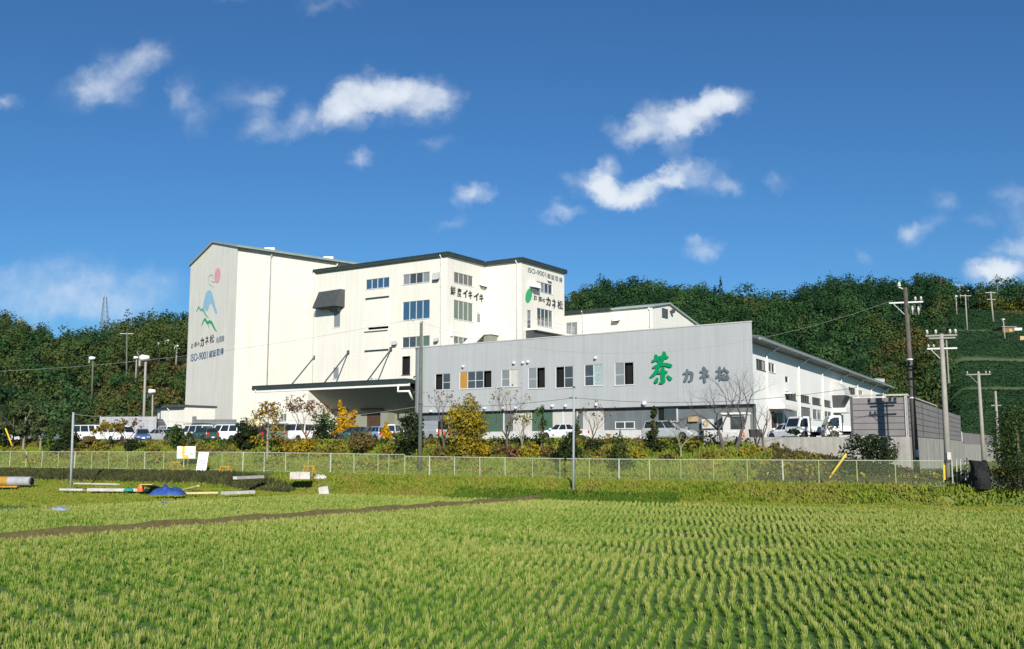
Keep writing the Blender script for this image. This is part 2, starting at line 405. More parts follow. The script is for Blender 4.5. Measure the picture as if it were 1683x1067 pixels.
siding('white_wall', (.87,.86,.82), 1.1, .06, .04, streak=.05)
mat('roof_green', (.035,.05,.048), .5, .2); mat('roof_slate', (.13,.155,.155), .5, .12); mat('roof_light', (.30,.36,.34), .5, .1); mat('dark_grey', (.10,.115,.12), .6, .1, streak=.15)
mat('base_grey', (.155,.175,.185), .6, .08, streak=.18); mat('base_white', (.62,.62,.60), .7, .06, streak=.15); mat('panel_green', (.07,.135,.088), .5, .1)
mat('white_paint', (.80,.80,.78), .45, .03); mat('trim_white', (.78,.77,.72), .6, .04); mat('hood_grey', (.07,.075,.08), .5, .15)
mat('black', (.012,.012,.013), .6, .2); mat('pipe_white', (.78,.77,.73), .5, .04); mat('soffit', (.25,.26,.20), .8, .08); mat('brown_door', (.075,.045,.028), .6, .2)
mat('ink_black', (.03,.035,.035), .7, .15); mat('ink_grey', (.12,.15,.175), .6, .1); mat('ink_green', (.0,.26,.10), .5, .06); mat('ink_blue', (.05,.12,.22), .7, .15)
mat('faded_pink', (.70,.36,.40), .8, .1); mat('faded_blue', (.30,.50,.66), .8, .12); mat('faded_green', (.16,.40,.28), .8, .12); mat('leaf_green', (.05,.36,.15), .6, .08); mat('faded_ink', (.16,.20,.24), .8, .2)
mat('faded_grey', (.48,.48,.48), .8, .1); mat('mast_blue', (.27,.34,.45), .6, .1)
mat('concrete', (.36,.345,.32), .9, .12, 1.2, bump=.2, streak=.28); mat('wall_lilac', (.22,.205,.208), .8, .1, .8, bump=.15, streak=.12); mat('wall_cap', (.45,.43,.42), .8, .05)
mat('asphalt', (.055,.055,.058), .9, .2, 3, bump=.2); mat('road_pale', (.17,.20,.14), .95, .25, 1.2, bump=.3, col2=(.22,.23,.17))
mat('pole_dark', (.115,.10,.085), .85, .25, 2, streak=.3); mat('pole_concrete', (.33,.31,.28), .85, .12, 2, streak=.2); mat('pole_green', (.115,.135,.11), .8, .15, 2); mat('pole_steel', (.33,.36,.37), .5, .1)
mat('insulator', (.62,.61,.57), .3, .03); mat('cable', (.05,.05,.055), .6, .1); mat('cable_pale', (.35,.36,.35), .6, .1); mat('yellow', (.75,.50,.02), .5, .1); mat('yellow_rust', (.42,.25,.04), .7, .4, 8)
mat('fence_rail', (.43,.46,.38), .5, .15, 3); mat('fence_green', (.30,.38,.16), .6, .2, 2)
mat('bark', (.13,.10,.075), .9, .3, 6, bump=.4); mat('bark_pale', (.26,.24,.17), .9, .3, 6, bump=.3); mat('bark_grey', (.11,.095,.085), .9, .3, 6)
mat('tyre', (.02,.02,.021), .8, .1); mat('rim', (.5,.51,.52), .35, .1, metal=.6); mat('lamp_red', (.55,.03,.02), .25, .05); mat('lamp_clear', (.75,.77,.78), .15, .03); mat('plastic_dark', (.03,.03,.032), .6, .1)
mat('car_white', (.78,.79,.79), .22, .02, spec=.6); mat('car_silver', (.48,.50,.50), .25, .03, metal=.3, spec=.6); mat('car_blue', (.06,.11,.26), .2, .05, spec=.6); mat('car_lightblue', (.25,.36,.52), .22, .05, spec=.6)
mat('car_green', (.045,.09,.08), .2, .05, spec=.6); mat('car_dark', (.03,.035,.04), .2, .05, spec=.6); mat('car_teal', (.16,.23,.21), .25, .05, spec=.6)
mat('car_glass', (.02,.024,.026), .05, .1, spec=.8, ior=1.5); mat('maroon', (.35,.03,.05), .5, .1); mat('plate', (.8,.8,.75), .5, .02)
mat('tarp_blue', (.035,.085,.30), .45, .2, 4, bump=.3); mat('sheet_white', (.52,.49,.46), .7, .2, 2.); mat('sheet_blue', (.24,.30,.42), .6, .15); mat('ply', (.62,.52,.30), .7, .15); mat('teal', (.02,.22,.18), .5, .1)
mat('orange', (.75,.16,.04), .5, .05); mat('tan_box', (.45,.33,.18), .7, .1); mat('net_black', (.02,.022,.024), .95, .4, 9, bump=.6); mat('stone', (.10,.11,.075), .95, .35, 2.5, bump=.6)
mat('rust_shed', (.22,.14,.06), .9, .3, 3); mat('stained_white', (.42,.42,.45), .8, .08, .7, streak=.25); mat('text_line', (.32,.33,.45), .8, .1); mat('red_ink', (.65,.14,.10), .7, .1)

LV = {}
def lf(k, *cols, **kw): LV[k] = leafmat('leaves_' + k, cols, **kw)
lf('wood_dark', (0.0130,0.0387,0.0196), (0.0278,0.0704,0.0307), (0.0509,0.1031,0.0392), scale=.12)
lf('wood_mid', (0.0222,0.0606,0.0252), (0.0481,0.1068,0.0392), (0.0879,0.1576,0.0532), scale=.14)
lf('wood_olive', (0.0416,0.0668,0.0224), (0.0786,0.1115,0.0364), (0.1202,0.1515,0.0490), scale=.14)
lf('wood_brown', (0.0638,0.0612,0.0225), (0.1115,0.0980,0.0350), (0.1648,0.1409,0.0500), scale=.2)
lf('wood_conifer', (0.0111,0.0315,0.0196), (0.0222,0.0534,0.0280), (0.0351,0.0704,0.0336), scale=.14)
lf('tea', (.015,.040,.020), (.030,.068,.030), (.046,.092,.038), scale=.4)
lf('gold', (.18,.13,.014), (.33,.25,.026), (.44,.33,.04), scale=1.0)
lf('maple', (.22,.07,.02), (.28,.17,.03), (.20,.20,.04), scale=1.2)
lf('ginkgo', (.38,.20,.010), (.52,.30,.014), (.60,.37,.02), scale=1.0)
lf('rust', (.12,.06,.03), (.20,.11,.055), (.26,.18,.09), scale=1.2)
lf('dry', (.09,.07,.028), (.17,.125,.045), (.22,.18,.06), scale=.9)
lf('bush_dark', (.012,.024,.012), (.026,.042,.018), (.05,.066,.024), scale=1.3)
lf('bush_green', (.03,.06,.016), (.07,.12,.03), (.12,.17,.045), scale=1.0)
lf('sapling', (.02,.035,.014), (.05,.075,.025), (.10,.12,.035), scale=1.5)
lf('yellowgreen', (.10,.10,.02), (.20,.18,.03), (.27,.23,.045), scale=1.0)
lf('bamboo', (.04,.07,.03), (.09,.12,.05), (.16,.17,.07), scale=.8)
lf('grass_bank', (.12,.19,.022), (.20,.265,.034), (.27,.28,.05), (.24,.20,.06), scale=.45)
lf('grass_lush', (.05,.12,.016), (.09,.17,.022), (.15,.20,.03), scale=.5)
lf('grass_dry', (.055,.05,.03), (.095,.08,.045), (.10,.11,.04), scale=.7)
lf('grass_mid', (.05,.055,.028), (.085,.09,.04), (.12,.13,.045), scale=.8)
lf('grass_road', (.07,.11,.035), (.11,.15,.05), (.15,.17,.07), scale=.6)

# ------------------------------------------------------------------ terrain
FP0 = Vector((23.5, 65.0, 0)); FD = Vector((.888, -.46, 0)).normalized(); FN = Vector((.46, .888, 0)).normalized()
ZP = 4.40                                    # level of the works yard
def uv(x, y): q = Vector((x, y, 0)) - FP0; return q.dot(FD), q.dot(FN)
def xy(u, v): return FP0 + FD * u + FN * v
def sst(a, b, x):
    t = min(1., max(0., (x - a) / (b - a))); return t * t * (3 - 2 * t)
def lerp(a, b, t): return a + (b - a) * t
RCX, RCY = 28.6, 72.0                        # corner of the retaining wall
def bank_z(u, v):
    """height of the embankment, u along the fence, v away from the paddy"""
    left = sst(-40, -52, u)                  # the lower left part is broader
    zr = lerp(1.22, 1.55, sst(-15, -60, u))  # road beside the fence
    v0 = lerp(lerp(-4.6, -1.6, sst(-14, 8, u)), -9.0, left)
    v1 = lerp(lerp(-1.5, -.9, sst(-14, 8, u)), -3.4, left)
    z = zr * sst(v0, v1, v)
    if left > 0: z = max(z, left * .32 * sst(v0 - 4, v0 - 1, v))
    right = sst(-11.5, -7.5, u)
    top = lerp(ZP - .08, lerp(3.35, 1.85, min(1, max(0, (u + 7.5) / 8.8))), right)
    vt = lerp(9.3, 8.0, right)
    return z + (top - zr) * sst(1.0, vt, v) ** .9
def ground_at(px, py, vmax=40):
    d = ray(px, py); t = 30.0
    while t < 300:
        p = Vector((0, 0, EYE)) + d * t; u, v = uv(p.x, p.y)
        z = bank_z(u, v) if v > -13 else 0.
        if p.z <= z + .01: return p
        t += .1
    return atY(px, py, 88)
def base_on(px, Y):
    """ground point in the column px at depth Y"""
    x = (px - CX) / FH * Y; u, v = uv(x, Y); return Vector((x, Y, bank_z(u, v) if v > -13 else 0.))

rng = np.random.default_rng(7); rnd = random.Random(11)
def fbm(x, y, s=1.0):
    return (math.sin(x*.71*s+1.3)*math.cos(y*.83*s-.4) + .5*math.sin(x*1.9*s-y*1.3*s+.7) + .25*math.sin(x*4.1*s+y*3.7*s)) / 1.75

# paddy soil, out to the horizon
mat('soil', (.06,.13,.018), .95, .3, 1.2, bump=.3, col2=(.10,.175,.028))
mb = MB(); mb.poly([(-3000,-600,0),(3000,-600,0),(3000,4500,0),(-3000,4500,0)])
tag(mb.build('ground', MATS['soil']), kind='structure')
# embankment and road
mat('bank_soil', (.11,.16,.03), .95, .3, .9, bump=.5, col2=(.19,.22,.05))
us = np.arange(-130, 70, 1.0); vs = np.concatenate([np.arange(-14, 16, .5), np.arange(16, 100, 6.)])
verts = []; 
for u in us:
    for v in vs:
        p = xy(u, v); z = bank_z(u, v) if v < 30 or u > -8 else bank_z(u, 20) - .35
        if v <= 30 and u <= -8 and v > 10: z -= .35 * sst(10, 12, v)
        z += .05 * fbm(p.x, p.y, 1.3) * (1 if v > -12 else 0) - (.06 if v < -12.2 else 0)
        verts.append((p.x, p.y, z))
nv = len(vs); faces = [(i*nv+j, i*nv+j+1, (i+1)*nv+j+1, (i+1)*nv+j) for i in range(len(us)-1) for j in range(nv-1)]
faces = [f[::-1] for f in faces]
tag(link('embankment', raw_mesh('embankment', verts, faces, MATS['bank_soil'], smooth=True)), kind='structure')
mb = MB()
P = []
for u in np.arange(-130, 31, 2.):
    tt = sst(-38, -50, u); P.append((u, [lerp(-.0, -.2, tt), lerp(-1.0, -2.6, tt)]))
for (ua, a), (ub, b) in zip(P, P[1:]):
    q = [(ua, a[0]), (ua, a[1]), (ub, b[1]), (ub, b[0])]
    mb.poly([Vector((*xy(*t).to_2d(), bank_z(*t) + .06)) for t in q])
tag(mb.build('road', MATS['road_pale']), kind='structure')

# yard of the works, held at the right by the retaining wall
SW1 = Frame((RCX, RCY), 28.3)                # right face of the sound wall, running away
SW0 = Frame((RCX, RCY), 112.0)               # front face
uL = SW0.U(1288, 735)
mb = MB(); a = SW0.P(uL, ZP); 
yard = [a + SW0.n * -.1, SW0.P(-.1, ZP, -.1), SW1.P(52, ZP, -.1), Vector((70, 330, ZP)), Vector((-240, 330, ZP)), Vector((*xy(-128, 9.4).to_2d(), ZP)), Vector((*xy(-9.5, 9.3).to_2d(), ZP))]
mb.poly(yard); tag(mb.build('yard', MATS['asphalt']), kind='structure')

# ------------------------------------------------------------------ wooded hills
SKY = [(-400,500),(-150,505),(-60,512),(0,519),(30,531),(70,542),(110,546),(150,545),(180,537),(205,527),(250,521),(310,514),(420,500),(600,505),(800,500),(915,493),(940,486),(965,471),(1000,457),(1060,455),
       (1130,460),(1165,470),(1195,478),(1230,475),(1265,480),(1300,484),(1330,471),(1350,463),(1400,456),(1470,457),(1540,455),(1600,463),(1683,463),(1800,468),(1950,480)]
SKX = [s[0] for s in SKY]; SKYY = [s[1] for s in SKY]
def hill_par(px):
    wr = sst(500, 900, px)
    Ya = lerp(168, 196, wr); Yc = lerp(285, 300, wr); th = lerp(9.5, 9.0, wr)
    zc = EYE + (HZ - np.interp(px, SKX, SKYY)) / FH * Yc - th
    zb = lerp(ZP, lerp(ZP, 1.6, sst(1440, 1560, px)), wr)
    if px > 1500: Ya = lerp(Ya, 150, sst(1500, 1600, px))
    return Ya, Yc, zb, zc
def hill_z(x, y):
    px = CX + FH * x / y; Ya, Yc, zb, zc = hill_par(px); t = (y - Ya) / (Yc - Ya)
    if t <= 0: return zb - .3
    if t < 1: return zb + (zc - zb) * (.25 * t + .75 * t * t * (3 - 2 * t)) + .5 * fbm(x, y, .08) * min(1, t * 4)
    return zc - (t - 1) * 12
mat('hill_soil', (.03,.045,.018), .95, .3, .1, col2=(.05,.06,.022))
pxs = np.arange(-420, 1960, 17.); Ys = np.concatenate([np.arange(140, 320, 5.), np.arange(320, 520, 25.)])
verts = [(((p - CX) / FH * y), y, hill_z((p - CX) / FH * y, y)) for p in pxs for y in Ys]; nv = len(Ys)
faces = [(i*nv+j, (i+1)*nv+j, (i+1)*nv+j+1, i*nv+j+1) for i in range(len(pxs)-1) for j in range(nv-1)]
tag(link('hills', raw_mesh('hills', verts, faces, MATS['hill_soil'], smooth=True)), kind='structure')
def on_hill(px, py):
    d = ray(px, py); t = 145.
    while t < 330:
        p = Vector((0, 0, EYE)) + d * t
        if p.z <= hill_z(p.x, p.y): return p
        t += .25
    return atY(px, py, 290)

def leaf_quads(C, size, nrm=None, jit=.9, asp=1.5, rng=rng):
    """C (n,3) leaf centres -> (4n,3) quad corners, facing roughly nrm"""
    n = len(C); q = rng.normal(size=(n, 3))
    if nrm is not None: q = nrm + q * jit
    q /= np.linalg.norm(q, axis=1, keepdims=True) + 1e-9
    t = rng.normal(size=(n, 3)); t -= q * (t * q).sum(1, keepdims=True); t /= np.linalg.norm(t, axis=1, keepdims=True) + 1e-9
    b = np.cross(q, t); s = (np.asarray(size) * rng.uniform(.6, 1.35, n))[:, None] * .5
    out = np.empty((n, 4, 3)); out[:,0] = C - t*s*asp - b*s*.35; out[:,1] = C + b*s*-.9 + t*s*.2; out[:,2] = C + t*s*asp + b*s*.25; out[:,3] = C + b*s*.9 - t*s*.2
    return out.reshape(-1, 3)
def crown_points(blobs, n, shell=.45, rng=rng):
    """points through a set of ellipsoids, most near their surfaces; blobs are (x,y,z,rx,ry,rz)"""
    B = np.asarray(blobs, float); a = (B[:,3] * B[:,4] + B[:,3] * B[:,5] + B[:,4] * B[:,5]); k = rng.choice(len(B), n, p=a / a.sum())
    d = rng.normal(size=(n, 3)); d /= np.linalg.norm(d, axis=1, keepdims=True)
    r = (1 - shell * rng.uniform(0, 1, n) ** 1.6) * rng.uniform(.93, 1.1, n)
    return B[k,:3] + d * r[:,None] * B[k,3:], d

TEA = lambda px, py: px > 1548 + 10 * math.sin(py * .05) + max(0, (560 - py)) * .0 and py > 508 - max(0, (1600 - px)) * .15
def forest(name, x0, x1, label_kind, seed, step=4.3):
    g = np.random.default_rng(seed); acc = []; mi = []
    kinds = ['wood_dark', 'wood_mid', 'wood_olive', 'wood_brown', 'wood_conifer', 'yellowgreen']
    Y = 152.
    while Y < 312:
        x = (x0 - CX) / FH * Y
        while x < (x1 - CX) / FH * Y:
            xx = x + g.uniform(-1.9, 1.9); yy = Y + g.uniform(-1.9, 1.9); x += step * g.uniform(.8, 1.2)
            px = CX + FH * xx / yy; Ya, Yc, zb, zc = hill_par(px)
            if yy < Ya - 1: continue
            z = hill_z(xx, yy); pp = proj((xx, yy, z)); crest = yy > Yc - 14
            if TEA(pp[0], pp[1]) and not crest: continue
            if px < 330 and pp[1] > lerp(640, 600, sst(100, 260, px)) : 
                if g.uniform() < .55: continue
            low = px < 330 and pp[1] > 622 and px > 130
            sel = fbm(xx, yy, .05) + g.normal() * .45
            if low: k = 3 if g.uniform() < .12 else (2 if g.uniform() < .55 else 1)
            elif 1440 < px < 1550 and 590 < pp[1]: k = 2 if g.uniform() < .5 else (3 if g.uniform() < .4 else 1)
            elif sel > .75: k = 2
            elif sel > .05: k = 1
            elif g.uniform() < .10: k = 4
            else: k = 0
            if g.uniform() < .006: k = 3
            if px < 330 and k == 0 and g.uniform() < .6: k = 1
            if px < 330 and k == 1 and g.uniform() < .42: k = 2
            if 15 < px < 120 and 552 < pp[1] < 592 and g.uniform() < .3: k = 5
            con = k == 4
            h = g.uniform(7.0, 11.5) * (1.12 if con else 1) * (.5 if low else 1) * (1. if not crest else g.uniform(.78, 1.12)); rr = (g.uniform(1.7, 3.0) if g.uniform() < .7 else g.uniform(3.0, 4.4)) * (.75 if con else 1) * (.8 if low else 1)
            blobs = []
            if con:
                for q in range(5):
                    f = q / 4.; blobs.append((xx, yy, z + h * (.35 + .6 * f), rr * (1 - .8 * f), rr * (1 - .8 * f), h * .16))
            else:
                blobs.append((xx, yy, z + h * (.62 if not crest else .48), rr, rr, h * (.34 if not crest else .48)))
                for q in range(5):
                    a = g.uniform(0, 6.28); s = g.uniform(.42, .66)
                    blobs.append((xx + math.cos(a) * rr * .66, yy + math.sin(a) * rr * .66, z + h * g.uniform(.42, .9), rr * s, rr * s, rr * s * .9))
            n = int(430 * max(.8, rr / 2.6)) if not con else 320
            C, d = crown_points(blobs, n, .35, g); acc.append(leaf_quads(C, .46, d * 1.3 + np.array([0, -.05, .3]), .45, 1.25, g)); mi.append(np.full(n, k))
        Y += step * .92
    V = np.concatenate(acc); M = np.concatenate(mi)
    o = link(name, raw_mesh(name, V, len(V) // 4, [LV[k] for k in kinds], M)); tag(o, label_kind, 'forest', kind='stuff')
forest('forest', 908, 1760, 'dense evergreen wood covering the hill behind the works on the right', 3)
forest('forest', -280, 372, 'mixed wood with brown patches covering the hill on the left', 5)

# tea rows on the right hand slope
acc = []; hedge_v = []; hedge_f = []
tracks = [on_hill(1640, 594).y, on_hill(1640, 646).y, on_hill(1640, 545).y]
Y = 158.
while Y < 292:
    Y += 1.75
    if any(abs(Y - t) < 1.5 for t in tracks): continue
    prev = None
    for px in np.arange(1538, 1860, 5.):
        yy = Y + 1.5 * math.sin(px * .013 + Y * .03) ; x = (px - CX) / FH * yy; z = hill_z(x, yy); pp = proj((x, yy, z))
        if not TEA(pp[0], pp[1]): prev = None; continue
        k = len(hedge_v); hh = .8 + .1 * math.sin(px * .37 + Y)
        for (dy, dz) in ((-.72, .0), (-.62, hh * .7), (0, hh), (.62, hh * .7), (.72, 0)):
            hedge_v.append((x, yy + dy, hill_z(x, yy + dy) + dz))
        if prev is not None:
            for j in range(4): hedge_f.append((prev+j, k+j, k+j+1, prev+j+1))
        prev = k
        m = 12
        C = np.stack([x + rng.uniform(-.6, .6, m), yy + rng.uniform(-.7, .55, m), np.zeros(m)], 1); C[:,2] = z + hh * (1 - .5 * ((C[:,1] - yy) / .7) ** 2) * 1.0 + .03
        acc.append(leaf_quads(C, .33, np.array([[0, -.4, 1.]]), .7, 1.2))
tea_o = link('tea_field', raw_mesh('tea_field', hedge_v, hedge_f, LV['tea'], smooth=True)); tag(tea_o, 'dark green rows of clipped tea bushes on the right hand slope', 'tea field', kind='stuff')
V = np.concatenate(acc); link('tea_leaves', raw_mesh('tea_leaves', V, len(V) // 4, LV['tea']), tea_o)
mat('track_grass', (.08,.10,.05), .95, .25, .6, col2=(.12,.13,.065))
mb = MB()
for t, w in zip(tracks, (1.2, 1.2, .9)):
    q = [(px, t + 1.5 * math.sin(px * .013 + t * .03)) for px in np.arange(1548, 1860, 8.)]
    for (p1, y1), (p2, y2) in zip(q, q[1:]):
        r1, r2 = (p1 - CX) / FH, (p2 - CX) / FH
        mb.poly([(r1*(y1-w), y1-w, hill_z(r1*(y1-w), y1-w) + .35), (r2*(y2-w), y2-w, hill_z(r2*(y2-w), y2-w) + .35), (r2*(y2+w), y2+w, hill_z(r2*(y2+w), y2+w) + .35), (r1*(y1+w), y1+w, hill_z(r1*(y1+w), y1+w) + .35)])
tag(mb.build('path', MATS['track_grass']), kind='structure')
def hill_patch(px0, px1, py, n, key, label, size=.5, hh=.6, spread=4):
    acc = []
    for i in range(n):
        p = on_hill(rnd.uniform(px0, px1), py + rnd.uniform(-spread, spread)); m = 8
        C = np.array(p)[None] + rng.normal(size=(m, 3)) * np.array([.7, .5, .3]) + np.array([0, 0, hh]); acc.append(leaf_quads(C, size, np.array([[0, -.6, .6]]), .8))
    V = np.concatenate(acc); tag(link('dry_grass', raw_mesh('dry_grass', V, len(V) // 4, LV[key])), label, 'grass', kind='stuff')
hill_patch(1618, 1683, 505, 90, 'yellowgreen', 'yellowing grass strip at the top of the tea slope')
hill_patch(1640, 1683, 519, 60, 'wood_brown', 'brown dry grass patch above the huts on the slope', spread=3)
hill_patch(150, 310, 640, 160, 'dry', 'brown autumn scrub at the foot of the left hand hill', .6, 1.2, spread=34)

# ------------------------------------------------------------------ rice
def side(p, a, b): return (b[0]-a[0])*(p[:,1]-a[1]) - (b[1]-a[1])*(p[:,0]-a[0])
RA, RB = atZ(0, 890, 0), atZ(905, 822, 0); WA, WB = atZ(0, 841, 0), atZ(545, 814, 0); UA, UB = atZ(700, 877, 0), atZ(1700, 976, 0)
AZ = R(11); e = np.array([math.sin(AZ), math.cos(AZ)]); f = np.array([math.cos(AZ), -math.sin(AZ)])
def vfar(u):
    return np.where(u < -48, -12.2, np.interp(u, [-48, -40, -14, 8, 40], [-8.5, -5.2, -4.7, -1.75, -1.5]))
def rice_points():
    I, J = np.meshgrid(np.arange(-330, 330), np.arange(40, 420)); I = I.ravel(); J = J.ravel()
    p = (I[:,None] * .285) * f + (J[:,None] * .215) * e
    p = p + .075 * np.stack([np.sin(p[:,1] * .9 + p[:,0] * .3) + .35 * np.sin(p[:,1] * 2.1 - p[:,0] * .25), np.cos(p[:,0] * .8)], 1) + rng.normal(size=p.shape) * np.array([.022, .035])
    keep = (p[:,1] > 15.5) & (np.abs(p[:,0]) < .545 * p[:,1] + 5) & (p[:,1] < 100); p = p[keep]
    q = p - np.array([FP0.x, FP0.y]); u = q @ np.array([FD.x, FD.y]); v = q @ np.array([FN.x, FN.y])
    keep = v < vfar(u); 
    sr = side(p, RA, RB) / math.hypot(RB[0]-RA[0], RB[1]-RA[1]); sw = side(p, WA, WB) / math.hypot(WB[0]-WA[0], WB[1]-WA[1])
    keep &= (np.abs(sr) > .48) | (p[:,0] > RB[0] + .3); keep &= (sw < -.1) | (sr < 0) | (p[:,0] > WB[0])
    su = side(p, UA, UB) / math.hypot(UB[0]-UA[0], UB[1]-UA[1]); keep &= ~((np.abs(su - .08 * np.sin(p[:,0])) < .30) & (p[:,0] > UA[0]))
    d = np.array([math.cos(R(-41)), -math.sin(R(-41))]); ph = (p @ d) / .84 + .25 * np.sin(p[:,1] * .35)
    band = np.sin(2 * math.pi * ph); wl = np.clip((4 - p[:,0]) / 7, 0, 1) * np.clip((44 - p[:,1]) / 18, 0, 1)
    keep &= ~((band < -.62) & (rng.uniform(size=len(p)) < .8 * wl)); keep &= rng.uniform(size=len(p)) > .045
    return p[keep]
pts = rice_points()
def rice_mesh(p):
    acc = []; 
    for lo, hi, nb, wd in ((0, 27, 19, .016), (27, 40, 14, .022), (40, 60, 8, .033), (60, 120, 6, .046)):
        s = p[(p[:,1] >= lo) & (p[:,1] < hi)]; n = len(s) * nb
        if n == 0: continue
        g = .5 + .5 * np.sin(s[:,0] * .23 + 1) * np.cos(s[:,1] * .19)
        B = np.repeat(s, nb, 0); hs = np.repeat(.16 + .045 * g + rng.normal(size=len(s)) * .035, nb)
        a = rng.uniform(0, 6.283, n); ln = np.abs(rng.normal(size=n)) * .040 + .008; h = hs * rng.uniform(.55, 1.12, n)
        o = np.stack([np.cos(a), np.sin(a)], 1); base = B + o * rng.uniform(0, .036, n)[:,None]; tip = base + o * ln[:,None]
        w = wd * rng.uniform(.6, 1.3, n) * .5; tdir = rng.uniform(-1.1, 1.1, n); ww = np.stack([np.cos(tdir), np.sin(tdir)], 1) * w[:,None]
        q = np.empty((n, 4, 3)); q[:,0,:2] = base - ww; q[:,0,2] = 0; q[:,1,:2] = base + ww; q[:,1,2] = 0
        q[:,2,:2] = tip + ww * .45; q[:,2,2] = h; q[:,3,:2] = tip - ww * .45; q[:,3,2] = h; acc.append(q.reshape(-1, 3))
    return np.concatenate(acc)
def rice_mat():
    m = bpy.data.materials.new('rice'); m.use_nodes = True; N = m.node_tree.nodes; L = m.node_tree.links; N.clear()
    geo = N.new('ShaderNodeNewGeometry'); sp = N.new('ShaderNodeSeparateXYZ'); L.new(geo.outputs['Position'], sp.inputs[0])
    nz = N.new('ShaderNodeTexNoise'); nz.inputs['Scale'].default_value = .35; nz.inputs['Detail'].default_value = 4; L.new(geo.outputs['Position'], nz.inputs['Vector'])
    def mth(op, a, b, c=None):
        n = N.new('ShaderNodeMath'); n.operation = op
        for i, s in enumerate((a, b, c)):
            if s is None: continue
            if isinstance(s, (int, float)): n.inputs[i].default_value = s
            else: L.new(s, n.inputs[i])
        return n.outputs[0]
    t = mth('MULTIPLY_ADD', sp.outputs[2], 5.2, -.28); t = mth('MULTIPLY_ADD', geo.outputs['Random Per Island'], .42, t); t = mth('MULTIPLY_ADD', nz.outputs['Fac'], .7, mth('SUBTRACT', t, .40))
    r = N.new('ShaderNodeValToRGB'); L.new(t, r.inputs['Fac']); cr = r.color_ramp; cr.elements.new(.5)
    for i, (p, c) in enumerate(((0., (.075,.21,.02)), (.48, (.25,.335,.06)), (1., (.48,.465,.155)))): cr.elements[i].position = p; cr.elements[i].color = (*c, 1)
    d = N.new('ShaderNodeBsdfDiffuse'); L.new(r.outputs[0], d.inputs['Color']); tr = N.new('ShaderNodeBsdfTranslucent'); L.new(r.outputs[0], tr.inputs['Color'])
    mx = N.new('ShaderNodeMixShader'); mx.inputs[0].default_value = .3; L.new(d.outputs[0], mx.inputs[1]); L.new(tr.outputs[0], mx.inputs[2])
    o = N.new('ShaderNodeOutputMaterial'); L.new(mx.outputs[0], o.inputs['Surface']); return m
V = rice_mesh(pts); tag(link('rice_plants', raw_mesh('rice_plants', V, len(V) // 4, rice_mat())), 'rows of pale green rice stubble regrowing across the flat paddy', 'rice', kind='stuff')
# the earth ridge between the two plots
mat('ridge_soil', (.09,.07,.03), .95, .35, 3, bump=.5, col2=(.15,.13,.05))
mb = MB(); d = (RB - RA).normalized(); nn = Vector((d.y, -d.x, 0)); A0 = RA - d * 8; Ln = (RB - A0).length; sec = []
for i in range(int(Ln) + 1):
    c = A0 + d * i + nn * .05 * math.sin(i * .7); h = .36 + .05 * math.sin(i * 1.3) + .03 * math.sin(i * 3.1)
    sec.append([c - nn * .30, c - nn * .10 + Vector((0,0,h)), c + nn * .10 + Vector((0,0,h)), c + nn * .30])
for a, b in zip(sec, sec[1:]):
    for j in range(3): mb.poly([a[j], b[j], b[j+1], a[j+1]])
tag(mb.build('ridge', MATS['ridge_soil'], smooth=True), kind='structure')

# grass of the bank and the weeds at its foot
def tufts(name, n, ur, vr, key, label, h=(.12,.4), w=.06, cond=None, blades=5):
    u = rng.uniform(*ur, n); v = rng.uniform(*vr, n); acc = []
    zz = np.array([bank_z(a, b) for a, b in zip(u, v)]); X = FP0.x + FD.x*u + FN.x*v; Yv = FP0.y + FD.y*u + FN.y*v
    ok = np.ones(n, bool)
    if cond is not None: ok = cond(u, v, X, Yv, zz)
    X, Yv, zz = X[ok], Yv[ok], zz[ok]; n = len(X); B = np.repeat(np.stack([X, Yv, zz - .03], 1), blades, 0); n *= blades
    B[:,:2] += rng.normal(size=(n, 2)) * .16; a = rng.uniform(0, 6.28, n); hh = rng.uniform(*h, n); ln = hh * rng.uniform(.1, .8, n)
    T = B + np.stack([np.cos(a)*ln, np.sin(a)*ln, hh], 1); td = rng.uniform(-1.2, 1.2, n); ww = np.stack([np.cos(td), np.sin(td), 0*td], 1) * (w * rng.uniform(.5, 1.4, n))[:,None]
    q = np.empty((n, 4, 3)); q[:,0] = B - ww; q[:,1] = B + ww; q[:,2] = T + ww * .5; q[:,3] = T - ww * .5
    tag(link(name, raw_mesh(name, q.reshape(-1, 3), n, LV[key])), label, 'grass', kind='stuff')
noroad = lambda u, v, X, Y, z: ~((v > -1.0) & (v < .05) & (u > -44)) & ~((v > -2.6) & (v < -.1) & (u <= -44))
tufts('grass', 30000, (-112, 36), (-1.2, 9.0), 'grass_bank', 'rough yellow green grass growing over the bank behind the fence', cond=lambda u, v, X, Y, z: noroad(u, v, X, Y, z) & ((u < -8) | (v < 7.8)) & (v < 8.6))
tufts('grass', 9000, (-8, 32), (.2, 7.8), 'grass_dry', 'brownish weeds on the slope below the retaining wall', h=(.15, .5))
tufts('grass', 20000, (-47, 36), (-5.4, -.8), 'grass_bank', 'low grass on the bank between the road and the paddy', cond=noroad, h=(.08, .28))
tufts('grass', 5000, (-29, -12), (-5.6, -3.2), 'grass_lush', 'lush green grass round the foot of the thin grey post', h=(.12, .35))
tufts('grass', 10000, (-44, 36), (-5.4, -1.2), 'grass_lush', 'bright green grass edge along the far side of the paddy', h=(.08, .2), cond=lambda u, v, X, Y, z: np.abs(v - np.interp(u, [-44, -14, 8, 40], [-5.0, -4.4, -1.5, -1.3])) < .5)
tufts('grass', 8000, (-112, -43), (-6.3, -4.3), 'grass_mid', 'dry brown weeds on the low bank below the road at left', h=(.15, .5), cond=lambda u, v, X, Y, z: np.sin(u * .21) + np.sin(u * .083 + 1) > -.7)
